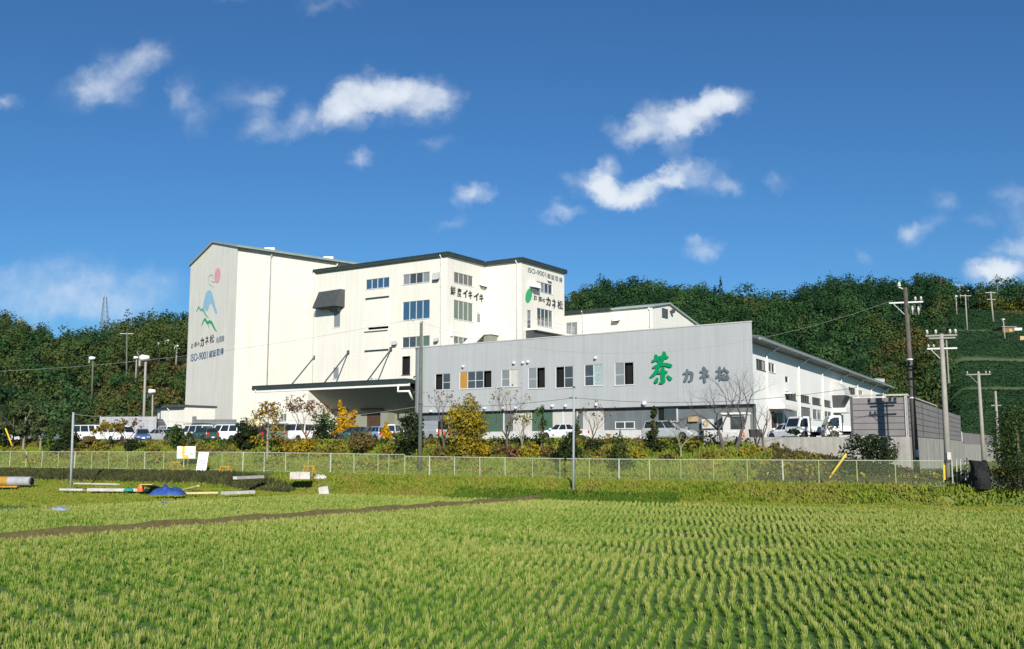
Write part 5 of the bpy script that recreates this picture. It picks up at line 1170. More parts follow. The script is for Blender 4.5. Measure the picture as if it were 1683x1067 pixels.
car('van', 'white van half hidden by the green tree before the cream bay', 527, 110, HL, 'car_white', PK)
car('van', 'white topped van behind the sparse brown leaved tree', 484, 110, HL + 2, 'car_white', PK)
car('van', 'grey green van behind the orange and yellow maple', 453, 111, HL, 'car_teal', PK)
car('minivan', 'black people carrier between the dark evergreen and the maple', 419, 112, HL - 6, 'car_dark', PK)
car('microvan', 'white boxy van with a red stripe facing left beside the evergreen bush', 372, 110, HL + 22, 'car_white', PK)
car('hatch', 'dark green hatchback in front of the van with a ladder rack', 335, 109, HL - 8, 'car_green', PK)
car('van', 'white van carrying a black ladder rack at the foot of the tower', 322, 118, HL - 4, 'car_white', PK, rack=True)
car('van', 'white van with a tall cab in front of the low shed', 274, 122, HL - 20, 'car_white', PK)
car('sedan', 'silver saloon car beside the clipped small tree', 268, 114, HR + 6, 'car_silver', PK)
car('hatch', 'dark blue hatchback in front of the pale sheet fence', 233, 115, HR - 30, 'car_blue', PK)
car('microvan', 'white microvan behind the bare bush in front of the sheet fence', 199, 116, HR + 4, 'car_white', PK)
car('van', 'long white van with dark side windows furthest left in the yard', 148, 117, HR + 8, 'car_white', PK)
car('sedan', 'white saloon car almost hidden by bamboo at the far left', 6, 122, HR + 8, 'car_white', PK)
car('sedan', 'pale green saloon car behind the left hand thicket', 75, 120, HR + 8, 'car_teal', PK)
def truck(label, px, Y, head, box=False):
    p = Vector(((px - CX) / FH * Y, Y, ZP + .005)); o = empty('light_truck', p, label, 'truck', PK, R(head)); mb = MB(); W = .84
    # cab profile (x, z), extruded
    pr = [(.55, .42), (1.85, .42), (1.9, .75), (1.86, 1.10), (1.52, 1.92), (1.40, 2.0), (.62, 2.0), (.55, 1.92)]; n = len(pr)
    mb.prism([(x, -W * (1 if z < 1.2 else .9), z) for x, z in pr], [(x, W * (1 if z < 1.2 else .9), z) for x, z in pr])
    mb.build('cab', MATS['car_white'], o, local=True)
    g = MB(); g.poly([(1.868, -W*.86, 1.14), (1.868, W*.86, 1.14), (1.575, W*.8, 1.84), (1.575, -W*.8, 1.84)]); g.build('windscreen', MATS['car_glass'], o, local=True)
    for s in (-1, 1):
        g = MB(); e = s * (W + .006); g.poly([(.75, e, 1.12), (1.70, e, 1.12), (1.42, s * (W * .9 + .012), 1.84), (.75, s * (W * .9 + .012), 1.84)]); g.build('window', MATS['car_glass'], o, local=True)
        g = MB(); g.box(1.84, 1.915, s * .58 - .15, s * .58 + .15, .72, .92); g.build('headlight', MATS['lamp_clear'], o, local=True)
        g = MB(); g.box(1.5, 1.62, min(s * .9, s * 1.08), max(s * .9, s * 1.08), 1.2, 1.5); g.build('mirror', MATS['plastic_dark'], o, local=True)
        g = MB(); g.box(.72, .9, s * W - .012, s * W + .012, 1.0, 1.04); g.build('door_handle', MATS['plastic_dark'], o, local=True)
    g = MB(); g.box(-1.9, .48, -.86, .86, .68, .78); 
    if box: g.box(-1.9, .45, -.86, .86, .783, 2.2)
    g.build('load_bed', MATS['car_white'], o, local=True)
    if not box:
        for (a, b, c, d) in ((-1.9, .48, .83, .86), (-1.9, .48, -.86, -.83), (-1.93, -1.9, -.86, .86)): g = MB(); g.box(a, b, c, d, .783, 1.12); g.build('drop_side', MATS['car_white'], o, local=True)
    g = MB(); g.box(-1.85, 1.8, -.4, .4, .36, .66); g.box(.45, .55, -.8, .8, .5, 1.9); g.build('chassis', MATS['plastic_dark'], o, local=True)
    g = MB(); g.box(1.8, 1.96, -W, W, .3, .52); g.build('front_bumper', MATS['car_white'], o, local=True)
    for x in (1.2, -1.15):
        for s in (-1, 1):
            t = link('wheel', WM[0], o, (x, s * .76, .31)); link('rim', WM[1], t)
    for s in (-1, 1): g = MB(); g.tube([(1.2, s * (W - .25), .36), (1.2, s * (W + .006), .36)], .40, 16); g.build('wheel_arch', MATS['plastic_dark'], o, local=True)
    return o
truck('white light truck facing left against the end of the lilac sound wall', 1392, 84.5, 176)
truck('white flat bed truck with dark cab window behind the wall top shrub', 1330, 87.5, 205)
car('hatch', 'white small car parked by the hall entrance behind the wall top bush', 1294, 92, 118, 'car_white', PK)

# ------------------------------------------------------------------ trees and shrubs
def blobs_for(kind, h, w, g, low=False):
    B = []; r = w / 2
    if kind == 'cone':
        for i in range(7): f = i / 6; B.append((g.normal() * .06 * w, g.normal() * .06 * w, h * (.14 + .8 * f), r * (1 - .85 * f), r * (1 - .85 * f), h * .13))
    elif kind == 'round':
        B.append((0, 0, h * .55, r * .8, r * .8, h * .38))
        for i in range(8): a = g.uniform(0, 6.28); z = g.uniform(.25, .85); s = math.sin(math.pi * min(1, z * .95 + .05)) ; B.append((math.cos(a) * r * .6 * s, math.sin(a) * r * .6 * s, h * z, r * .42, r * .42, h * .16))
        if low: 
            for i in range(6): a = 6.28 * i / 6; B.append((math.cos(a) * r * .5, math.sin(a) * r * .5, h * .16, r * .45, r * .45, h * .18))
    elif kind == 'egg':
        for i in range(9): f = i / 8; q = math.sin(math.pi * (.12 + .80 * f)) ** .8; a = g.uniform(0, 6.28); B.append((math.cos(a) * r * .22, math.sin(a) * r * .22, h * (.16 + .74 * f), r * q * .8, r * q * .8, h * .13))
        for i in range(8): f = g.uniform(.15, .8); q = math.sin(math.pi * (.12 + .80 * f)); a = g.uniform(0, 6.28); B.append((math.cos(a) * r * .7 * q, math.sin(a) * r * .7 * q, h * f, r * .34, r * .34, h * .1))
    elif kind == 'loose':
        for i in range(11): a = g.uniform(0, 6.28); f = g.uniform(.32, .95); q = math.sin(math.pi * f ** 1.2) ** .6; d = g.uniform(.15, .8) * q; B.append((math.cos(a) * r * d, math.sin(a) * r * d, h * f, r * g.uniform(.2, .38), r * g.uniform(.2, .38), h * g.uniform(.06, .11)))
    elif kind == 'dome':
        for i in range(9): a = g.uniform(0, 6.28); d = g.uniform(.1, .75); B.append((math.cos(a) * r * d, math.sin(a) * r * d * .8, h * (.45 * (1 - d * .5)), r * .42, r * .42, h * .5 * (1 - d * .35)))
    return B
def branches(mb, p, d, ln, rad, depth, g, spread=.55, up=.25, ratio=.72, nb=(2, 3), tips=None):
    pts = [p]; rs = [rad]; q = p.copy(); dd = d.normalized(); n = 3
    for i in range(n):
        dd = (dd + Vector((g.normal(), g.normal(), g.normal())) * .13 + Vector((0, 0, up * .15))).normalized(); q = q + dd * ln / n; pts.append(q.copy()); rs.append(rad * (1 - .4 * (i + 1) / n))
    mb.tube(pts, rs, 5 if depth > 1 else 4, cap=False)
    if depth <= 0:
        if tips is not None: tips.append(q)
        return
    for i in range(int(g.integers(nb[0], nb[1] + 1))):
        v = Vector((g.normal(), g.normal(), g.normal() * .6)); v = (v - dd * v.dot(dd)).normalized(); nd_ = (dd + v * spread * g.uniform(.6, 1.5) + Vector((0, 0, up))).normalized()
        branches(mb, q if i < 2 else pts[2], nd_, ln * ratio * g.uniform(.8, 1.15), rs[-1] * .78, depth - 1, g, spread, up, ratio, nb, tips)
TG = np.random.default_rng(21)
def plant(px, yb, yt, wpx, kind, leaf, n, label, name='tree', cat='tree', trunk=.18, leaf_px=2.6, bark='bark', Y=None, group=None, leaf2=None, bare=0, extra=None, depth=3, lean=0., nb=(2, 3), spread=.55):
    p = ground_at(px, yb) if Y is None else base_on(px, Y)
    if Y is None and p.y > 95: pass
    s = FH / p.y; wpx = wpx * (1.25 if kind in ('cone', 'egg', 'round', 'loose') else 1.15); h = (yb - yt) / s if Y is None else (proj(p)[1] - yt) / s; w = wpx / s; p = p - Vector((0, 0, .05))
    o = empty(name, p, label, cat, group); g = TG; mb = MB(); tips = []
    th = h * trunk; r0 = max(.035, h * .018)
    if kind == 'bare' or bare:
        hh = h * (.30 if bare else .27)
        mb.tube([(0, 0, 0), (lean * hh * .5 + .03, .02, hh * .5), (lean * hh, 0, hh)], [r0 * 1.5, r0 * 1.2, r0], 7, cap=False)
        for i in range(3): a = 6.28 * i / 3 + g.uniform(-.4, .4); branches(mb, Vector((lean * hh, 0, hh)), Vector((math.cos(a) * w / h * .9, math.sin(a) * w / h * .9, 1)), h * .27, r0 * .8, depth, g, spread, .22, .74, nb, tips)
    else:
        top = h * .8; mb.tube([(0, 0, 0), (g.normal() * .04, g.normal() * .04, top * .4), (g.normal() * .06, g.normal() * .06, top)], [r0 * 1.4, r0, r0 * .35], 6, cap=False)
        if th > .4:
            for i in range(4): a = g.uniform(0, 6.28); z = h * g.uniform(.3, .7); mb.tube([(0, 0, z * .8), (math.cos(a) * w * .25, math.sin(a) * w * .25, z * 1.15)], [r0 * .6, r0 * .25], 5, cap=False)
    mb.build('trunk', MATS[bark], o, local=True)
    if n:
        if kind == 'bare' or (bare and tips):
            T = np.array(tips)[g.integers(0, len(tips), n)]; C = T + g.normal(size=(n, 3)) * .035 * h; d = g.normal(size=(n, 3))
        else:
            B = blobs_for(kind, h, w, g, trunk < .1); B = [(b[0], b[1], max(b[2], th * .6 + .1), b[3], b[4], b[5]) for b in B]; C, d = crown_points(B, n, .5, g); C[:, 2] = np.maximum(C[:, 2], .03 + .5 * th)
        V = leaf_quads(C, leaf_px / s * 1.25, d + np.array([0, -.1, .35]), .75, 1.35, g)
        link('crown', raw_mesh('crown', V, len(V) // 4, LV[leaf]), o)
        if leaf2:
            B2 = blobs_for(kind, h, w, g); m = n // 2; C, d = crown_points(B2, m, .4, g); V = leaf_quads(C, leaf_px / s * 1.2, d + np.array([0, -.1, .35]), .75, 1.35, g); link('crown', raw_mesh('crown', V, len(V) // 4, LV[leaf2]), o)
    return o
sh_ = dict(name='shrub', cat='shrub', trunk=.05)
# left thicket
plant(20, 742, 668, 60, 'loose', 'bush_dark', 1300, 'dark leafy tree at the far left edge of the bank', trunk=.2)
for i, (px, yb, yt, w, l) in enumerate(((38, 742, 655, 46, 'tall feathery grey green bamboo near the left edge'), (66, 743, 668, 42, 'shorter feathery bamboo clump left of the thin grey pole'), (12, 741, 690, 34, 'low bamboo clump behind the leaning yellow guard'))):
    plant(px, yb, yt, w, 'loose', 'bamboo', 1100, l, 'bamboo', 'bamboo', leaf_px=2.4, bark='bark_pale', trunk=.1)
plant(108, 745, 690, 40, 'cone', 'bush_dark', 1300, 'dense dark conifer just left of the thin grey pole', 'conifer', 'conifer', .05)
plant(90, 743, 700, 34, 'round', 'bush_green', 700, 'mid green shrub between the bamboo and the dark conifer', **sh_)
plant(146, 742, 712, 40, 'loose', 'dry', 800, 'rusty brown shrub in front of the long white van', **sh_)
plant(178, 742, 690, 40, 'loose', 'gold', 500, 'thin olive gold tree with bare lower stems before the white van', bare=1, leaf_px=3)
plant(165, 743, 722, 44, 'dome', 'yellowgreen', 500, 'low yellow green mound behind the left fence', **sh_)
plant(206, 743, 682, 62, 'bare', 'dry', 160, 'spreading bare tree in front of the pale sheet fence', depth=4, spread=.7)
plant(222, 742, 716, 38, 'dome', 'bush_dark', 450, 'dark low shrub below the bare tree at left', **sh_)
plant(288, 727, 692, 27, 'round', 'bush_green', 800, 'small round headed green tree by the silver car', trunk=.3, Y=101)
plant(309, 731, 709, 17, 'loose', 'sapling', 260, 'slim sapling between the round tree and the ladder rack van', trunk=.2, Y=100)
plant(404, 744, 687, 36, 'egg', 'bush_dark', 1800, 'dense dark green upright bush beside the white boxy van', 'shrub', 'shrub', .02)
plant(439, 757, 657, 62, 'loose', 'maple', 620, 'maple turning orange and yellow on a thin pale trunk', leaf2='gold', bark='bark_pale', trunk=.35, leaf_px=2.6)
plant(503, 742, 654, 66, 'bare', 'rust', 620, 'sparse tree with scattered reddish brown leaves', depth=4, leaf_px=2.2)
plant(498, 748, 714, 54, 'dome', 'gold', 900, 'spreading golden yellow shrub below the sparse tree', **sh_)
plant(531, 729, 671, 36, 'egg', 'bush_green', 700, 'green tree rising in front of the cream bay wall', Y=101)
plant(528, 733, 690, 28, 'cone', 'bush_dark', 700, 'dark little conifer in front of the green tree', 'conifer', 'conifer', .05, Y=98)
plant(563, 727, 661, 36, 'cone', 'ginkgo', 1300, 'brilliant yellow ginkgo in front of the dark canopy', Y=106)
plant(579, 728, 672, 24, 'loose', 'ginkgo', 420, 'paler orange yellow tree right of the brilliant ginkgo', Y=105)
plant(556, 747, 726, 56, 'dome', 'yellowgreen', 600, 'yellow green mound below the dark wagon', **sh_)
plant(592, 752, 704, 46, 'round', 'dry', 900, 'dark brownish bush on a pale stem before the dark wagon', trunk=.25, bark='bark_pale')
plant(634, 733, 691, 17, 'cone', 'ginkgo', 500, 'small orange cone shaped shrub beside the pale blue hatchback', 'shrub', 'shrub', .02, Y=97)
plant(634, 752, 729, 56, 'dome', 'yellowgreen', 900, 'rounded yellow green mound left of the concrete pole', **sh_)
plant(676, 754, 666, 38, 'egg', 'bush_dark', 1900, 'dark evergreen tree standing against the concrete pole')
plant(660, 752, 718, 36, 'round', 'bush_dark', 800, 'dark rounded shrub left of the concrete pole foot', **sh_)
plant(652, 735, 708, 22, 'round', 'bush_green', 300, 'fresh green bushlet behind the dark rounded shrub', name='shrub', cat='shrub', trunk=.05, Y=98)
plant(765, 757, 648, 62, 'egg', 'gold', 3600, 'big golden green tree in front of the office ground floor', leaf_px=2.4, leaf2='yellowgreen', trunk=.06)
plant(729, 753, 642, 44, 'bare', 'dry', 60, 'bare tree between the concrete pole and the big golden tree', depth=3, bark='bark_grey')
plant(720, 756, 728, 40, 'dome', 'dry', 500, 'brown green shrub right of the concrete pole', **sh_)
plant(795, 753, 724, 34, 'dome', 'gold', 500, 'golden shrub at the right foot of the big golden tree', **sh_)
plant(833, 752, 636, 50, 'bare', 'gold', 90, 'pollarded bare tree with dark knobby crown before the office', depth=4, bark='bark_grey')
plant(858, 752, 676, 26, 'bare', 'yellowgreen', 170, 'thin pale stemmed sapling with few yellow leaves', depth=3, bark='bark_pale')
for i, (px, w, k) in enumerate(((820, 40, 'dry'), (846, 36, 'rust'), (872, 38, 'gold'), (902, 30, 'dry'))):
    plant(px, 752, 722 + (i % 2) * 3, w, 'dome', k, 420, ['brown low shrub right of the golden shrub', 'reddish low shrub under the pollarded tree', 'yellow brown low shrub under the pale sapling', 'brown low shrub left of the white saloon car'][i], **sh_)
plant(890, 748, 666, 26, 'loose', 'sapling', 420, 'upright olive green sapling in front of the white saloon car', trunk=.3, leaf_px=2.4)
plant(934, 754, 710, 46, 'cone', 'bush_dark', 1300, 'broad dark cone shaped bush beside the thin grey post', 'shrub', 'shrub', .02)
plant(949, 735, 685, 14, 'cone', 'sapling', 260, 'slim dark sapling just right of the thin grey post', Y=88)
plant(975, 737, 664, 40, 'bare', 'rust', 60, 'reddish bare sapling right of the white saloon car', depth=4)
plant(975, 741, 719, 28, 'round', 'bush_dark', 500, 'small dark shrub round the foot of the reddish sapling', **sh_)
plant(1020, 772, 708, 38, 'cone', 'sapling', 800, 'young conifer low on the bank with a pale green tip', 'conifer', 'conifer', .05)
plant(1076, 741, 668, 26, 'loose', 'sapling', 620, 'dark leafed sapling standing before the minivan', trunk=.3)
plant(1075, 742, 716, 40, 'dome', 'bush_dark', 420, 'dark ground shrub under the sapling by the minivan', **sh_)
plant(1119, 757, 680, 34, 'bare', 'sapling', 50, 'bare young tree in front of the minivan bonnet', depth=3, bark='bark_pale')
plant(1143, 748, 716, 30, 'loose', 'yellowgreen', 200, 'wispy yellow green shrub right of the minivan', **sh_)
plant(1190, 741, 612, 120, 'bare', 'dry', 0, 'large leafless tree with wide fan of fine twigs below the sign', depth=5, spread=.75, bark='bark_grey', lean=-.25)
plant(1208, 742, 600, 110, 'bare', 'dry', 0, 'taller leafless tree leaning right at the office corner', depth=5, spread=.7, bark='bark_grey', lean=.35)
plant(1254, 747, 652, 36, 'bare', 'dry', 0, 'knobbly bare tree before the hall entrance', depth=3, bark='bark')
plant(1307, 744, 704, 30, 'loose', 'bush_dark', 420, 'small dark tree with spreading head on the wall top', trunk=.3)
plant(1278, 743, 722, 36, 'dome', 'dry', 320, 'brown shrub at the foot of the retaining wall', **sh_)
for i, px in enumerate((1357, 1369)): plant(px, 752, 690 - 4 * i, 14, 'bare', 'sapling', 30, ['thin pale trunk left of its pair by the retaining wall', 'thin pale trunk right of its pair by the retaining wall'][i], depth=2, bark='bark_pale')
plant(1418, 786, 712, 62, 'round', 'bush_dark', 2000, 'big dark rounded bush, left of the pair below the sound wall', **sh_)
plant(1450, 788, 708, 56, 'round', 'bush_dark', 1900, 'big dark rounded bush, right of the pair next to the tall pole', **sh_)
plant(1676, 806, 660, 76, 'round', 'bush_dark', 2600, 'large dark bush cut by the right edge of the picture', leaf2='bush_green', **sh_)
plant(1664, 792, 690, 30, 'loose', 'bush_dark', 500, 'loose dark shrub left of the large bush at the right edge', **sh_)
for i, (px, yb, h, w, k, l) in enumerate(((1160, 752, 16, 44, 'yellowgreen', 'low yellow green shrub below the bare young tree'), (1100, 756, 14, 36, 'dry', 'low brown shrub on the bank below the minivan'), (1225, 748, 14, 40, 'gold', 'low golden shrub below the taller leafless tree'), (1050, 752, 14, 34, 'gold', 'low golden shrub between the young conifer and the minivan'), (992, 748, 12, 30, 'dry', 'low brown shrub right of the reddish sapling'), (370, 745, 14, 50, 'dry', 'low brown shrub under the white boxy van'), (470, 746, 12, 40, 'bush_dark', 'low dark shrub right of the maple trunk'), (330, 744, 14, 50, 'dry', 'low brown shrub above the white notice board'), (255, 744, 14, 46, 'yellowgreen', 'low yellow green shrub above the marker board'), (120, 750, 16, 40, 'dry', 'low brown shrub at the foot of the dark conifer'))):
    plant(px, yb, yb - h, w, 'dome', k, 330, l, **sh_)
# clipped azalea edging along the yard: one long mass
acc = []; mi_ = []
for u in np.arange(-95, -10, .16):
    for rep in range(2):
        v = 7.5 + rnd.uniform(-.8, .5); p = xy(u + rnd.uniform(-.1, .1), v); z = bank_z(u, v); hh = .42 + .22 * math.sin(u * .8) + .16 * math.sin(u * 2.3); m = 9
        if hh < .18: continue
        C = np.array((p.x, p.y, z))[None] + rng.normal(size=(m, 3)) * np.array([.2, .25, .16]) + np.array([0, 0, hh * .6]); acc.append(leaf_quads(C, .15, np.array([[0, -.5, .7]]), .8)); mi_ += [int(math.sin(u * .37) + rnd.uniform(-.4, .4) > .3)] * m
V = np.concatenate(acc); tag(link('hedge', raw_mesh('hedge', V, len(V) // 4, [LV['dry'], LV['bush_dark']], mi_)), 'low brown and dark green edging shrubs along the yard rim', 'hedge', kind='stuff')
# scrubby ground cover on the bank, in drifts
acc = []; mi_ = []
for i in range(1500):
    u = rnd.uniform(-100, 10); v = rnd.uniform(2.5, 7.0); f = fbm(u, v * 2, .22)
    if f < -.05: continue
    p = xy(u, v); m = 12; hh = rnd.uniform(.1, .45); C = np.array((p.x, p.y, bank_z(u, v)))[None] + rng.normal(size=(m, 3)) * np.array([.35, .3, .14]) + np.array([0, 0, hh]); acc.append(leaf_quads(C, .17, np.array([[0, -.5, .7]]), .8)); mi_ += [rnd.choice((0, 0, 1, 2, 3))] * m
V = np.concatenate(acc); tag(link('ground_cover', raw_mesh('ground_cover', V, len(V) // 4, [LV['yellowgreen'], LV['dry'], LV['bush_green'], LV['gold']], mi_)), 'patchy yellow green ground cover scattered over the bank', 'ground cover', kind='stuff')
# ------------------------------------------------------------------ chain link fence
def wire_mesh_mat():
    m = bpy.data.materials.new('chain_link'); m.use_nodes = True; N = m.node_tree.nodes; L = m.node_tree.links; N.clear()
    tc = N.new('ShaderNodeTexCoord'); sp = N.new('ShaderNodeSeparateXYZ'); L.new(tc.outputs['Object'], sp.inputs[0])
    def mth(op, a, b):
        n = N.new('ShaderNodeMath'); n.operation = op
        for i, s in enumerate((a, b)):
            if isinstance(s, (int, float)): n.inputs[i].default_value = s
            else: L.new(s, n.inputs[i])
        return n.outputs[0]
    ws = []
    for op in ('ADD', 'SUBTRACT'):
        ws.append(mth('LESS_THAN', mth('FRACT', mth('DIVIDE', mth(op, sp.outputs[0], sp.outputs[2]), .075), 0), .075))
    f = mth('MAXIMUM', ws[0], ws[1])
    d = N.new('ShaderNodeBsdfDiffuse'); d.inputs['Color'].default_value = (.36, .42, .25, 1); t = N.new('ShaderNodeBsdfTransparent')
    mx = N.new('ShaderNodeMixShader'); L.new(f, mx.inputs[0]); L.new(t.outputs[0], mx.inputs[1]); L.new(d.outputs[0], mx.inputs[2]); o = N.new('ShaderNodeOutputMaterial'); L.new(mx.outputs[0], o.inputs['Surface']); return m
CL = wire_mesh_mat()
def fence(pxs, label, ztop_off=0., h=1.66, thick=()):
    pts = []
    for px in pxs:      # post feet on the fence line
        r = (px - CX) / FH; u = (r * FP0.y - FP0.x) / (FD.x - r * FD.y); p = xy(u, 0); pts.append(Vector((p.x, p.y, bank_z(u, .0) + ztop_off)))
    o = empty('chain_link_fence', pts[0], label, 'fence', None, math.atan2(FD.y, FD.x))
    mb = MB(); mb.tube([p + Vector((0, 0, h)) for p in pts], .032, 6); mb.build('top_rail', MATS['fence_rail'], o)
    mb = MB(); mb.tube([p + Vector((0, 0, .07)) for p in pts], .022, 5); mb.build('bottom_rail', MATS['fence_rail'], o)
    for i, p in enumerate(pts):
        t = i in thick; mb = MB(); mb.tube([p - Vector((0, 0, .1)), p + Vector((rnd.uniform(-.03, .03), 0, h + .03))], .055 if t else .035, 8); mb.build('post', MATS['fence_rail' if (t or rnd.random() < .45) else 'fence_green'], o)
    mb = MB()
    for a, b in zip(pts, pts[1:]): mb.poly([a + Vector((0, 0, .08)), b + Vector((0, 0, .08)), b + Vector((0, 0, h - .03)), a + Vector((0, 0, h - .03))])
    mb.build('wire_netting', CL, o)
fence([-40, -12, 17.5, 44, 70, 97, 124, 151.5, 180, 210, 239, 270, 303, 335, 366, 400, 435, 470, 507, 544, 582.5, 622, 639, 665], 'older chain link fence along the road, left of the concrete pole', .12, 1.66, (6, 15, 19))
fence([666, 706, 747, 789, 830.5, 875, 920, 968, 1016.5, 1067, 1118, 1172, 1227, 1285.6, 1344, 1407, 1470, 1548], 'chain link fence with pale posts in front of the office bank', 0., 1.66, (1, 8, 13))

# ------------------------------------------------------------------ poles
def insul(mb, p, s=1., mi=1): mb.tube([p, p + Vector((0, 0, .10*s)), p + Vector((0, 0, .11*s)), p + Vector((0, 0, .2*s)), p + Vector((0, 0, .21*s)), p + Vector((0, 0, .34*s))], [.03*s, .05*s, .11*s, .07*s, .10*s, .05*s], 8, mi)
def pole(label, px_b, yb, px_t, yt, Y=None, r=(.17, .11), m='pole_concrete', name='utility_pole', cat='utility pole', group=None, gp=None):
    p = gp if gp is not None else (ground_at(px_b, yb) if Y is None else base_on(px_b, Y)); t = atY(px_t, yt, p.y)
    o = empty(name, p, label, cat, group); mb = MB(); mb.tube([p - Vector((0, 0, .3)), p.lerp(t, .5), t], [r[0], (r[0] + r[1]) / 2, r[1]], 12); mb.build('pole', MATS[m], o, smooth=True); return o, p, t
def crossarm(o, c, half, dirv, m='alu', braces=True, ins=(), z=.06, s=1.):
    mb = MB(); d = dirv.normalized(); a, b = c - d * half, c + d * half; nn = Vector((d.y, -d.x, 0)) * .05
    mb.box8([a - nn, b - nn, b + nn, a + nn] + [v + Vector((0, 0, .1)) for v in (a - nn, b - nn, b + nn, a + nn)])
    if braces: mb.tube([a + d * half * .25, c + Vector((0, 0, -half * .85))], .025, 5)
    ar = mb.build('crossarm', MATS[m], o)
    for t in ins: g = MB(); insul(g, c + d * half * t + Vector((0, 0, .1)), s, 0); g.build('insulator', MATS['insulator'], ar, smooth=True)
RT = Vector((.95, -.3, 0))
# tall dark pole with transformer gear
o, p, t = pole('tall dark utility pole with insulators and switch gear before the sound wall', 1508, 788, 1487.5, 473, r=(.21, .14), m='pole_dark'); TALL = t
c = p.lerp(t, (788 - 499.) / (788 - 473)); crossarm(o, c, 1.1, RT, 'alu', True, (.55, .88), s=.95)
mb = MB(); mb.tube([c.lerp(t, .85), c.lerp(t, .85) - RT * .35 + Vector((0, 0, .2))], .04, 6); insul(mb, c.lerp(t, .85) - RT * .38 + Vector((0, 0, .15)), 1.25, 1); mb.build('top_bracket', [MATS['alu'], MATS['insulator']], o)
for i in range(5):
    q = c + RT.normalized() * (.10 + .19 * i) + Vector((0, -.12 - .15 * (i % 2), -.08 - .16 * (i % 2) - .05 * (i == 3))); mb = MB(); mb.tube([q, q - Vector((0, 0, .16)), q - Vector((0, 0, .17)), q - Vector((0, 0, .3)), q - Vector((0, 0, .6))], [.05, .07, .11, .06, .04], 8); mb.build('cutout_switch', MATS['faded_grey' if i % 2 else 'hood_grey'], o, smooth=True)
for f in (.62, .42): q = p.lerp(t, f); mb = MB(); mb.tube([q - Vector((0, 0, .05)), q + Vector((0, 0, .05))], .215, 12); mb.build('steel_band', MATS['alu'], o)
q = p.lerp(t, .13); mb = MB(); mb.box(q.x - .09, q.x + .09, q.y - .25, q.y - .20, q.z - .2, q.z + .3); mb.build('number_tag', MATS['sheet_white'], o)
q = p.lerp(t, .075); mb = MB(); mb.box(q.x - .09, q.x + .09, q.y - .26, q.y - .21, q.z - .15, q.z + .25); mb.build('warning_tag', MATS['yellow'], o)
# concrete pole
o, p, t = pole('pale concrete utility pole with two crossarms at the end of the right hand fence', 1560, 800, 1547, 549, r=(.22, .13)); CONC = t
c = t - Vector((0, 0, .15)); crossarm(o, c, .95, RT, 'pole_concrete', False, (-.9, -.35, .55, .9)); crossarm(o, c - Vector((0, 0, .18)) + Vector((0, -.1, 0)), .8, RT, 'pole_concrete', False, ())
c = t - Vector((0, 0, 1.0)); crossarm(o, c, .9, RT, 'alu', True, (-.9, -.55), s=.7)
mb = MB(); mb.tube([t - Vector((-.28, .05, .2)), t - Vector((-.30, .05, 3.2))], .05, 6); mb.build('conduit', MATS['pole_concrete'], o)
q = p.lerp(t, .2); mb = MB(); mb.box(q.x - .14, q.x + .12, q.y - .26, q.y - .2, q.z - .25, q.z + .22); mb.build('notice_plate', MATS['sheet_white'], o); mb = MB(); mb.tube([q - Vector((0, 0, .45)), q - Vector((0, 0, .3))], .235, 12); mb.build('steel_band', MATS['hood_grey'], o)
q = p.lerp(t, .09); mb = MB(); mb.tube([q + Vector((-.32, -.1, -.45)), q + Vector((-.30, -.1, .5))], .07, 8); mb.build('guard_sleeve', MATS['yellow'], o)
# two farther poles
o, p, t = pole('grey concrete pole with one crossarm behind the black netting', 1616, 757, 1608, 612, Y=92, r=(.2, .13)); crossarm(o, t - Vector((0, 0, .25)), 1.05, RT, 'pole_concrete', True, (-.9, .0, .6, .9), s=.7); FAR1 = t
o, p, t = pole('slim grey pole farthest right beside the boundary wall', 1641, 750, 1636, 643, Y=108, r=(.17, .11)); crossarm(o, t - Vector((0, 0, 1.6)), .5, RT, 'pole_concrete', False, ()); FAR2 = t
# green grey concrete pole before the canopy
o, p, t = pole('greenish concrete pole in front of the canopy end with a small top arm', 690, 778, 692.5, 528, r=(.20, .12), m='pole_green'); MID = t
crossarm(o, t - Vector((.36, 0, .15)), .42, Vector((-.93, .3, 0)), 'alu', False, (.9,), s=.8); mb = MB(); mb.tube([t - Vector((.6, 0, .25)), t - Vector((.05, 0, 1.0))], .025, 5); mb.build('arm_brace', MATS['alu'], o)
for f in (.45, .3): q = p.lerp(t, f); mb = MB(); mb.tube([q - Vector((0, 0, .04)), q + Vector((0, 0, .04))], .2, 12); mb.build('steel_band', MATS['hood_grey'], o)
# thin grey steel posts by the paddy
o, p, t = pole('thin grey steel post rising from the paddy edge before the office', 942, 812, 943.5, 638, r=(.085, .075), m='pole_steel', name='steel_post', cat='post'); POST = t
crossarm(o, t - Vector((.1, 0, .75)), .28, Vector((1, 0, 0)), 'hood_grey', False, ()); mb = MB(); mb.tube([t, t + Vector((0, 0, .12))], .09, 8); mb.build('cap', MATS['hood_grey'], o)
g_ = atZ(116, 804, .35); o, p, t = pole('thin grey steel post standing at the left by the dry bank', 116, 804, 120.5, 679, r=(.10, .09), m='pole_steel', name='steel_post', cat='post', gp=g_); mb = MB(); mb.tube([t, t + Vector((0, 0, .06))], .1, 8); mb.build('cap', MATS['pole_steel'], o); LPOST = t
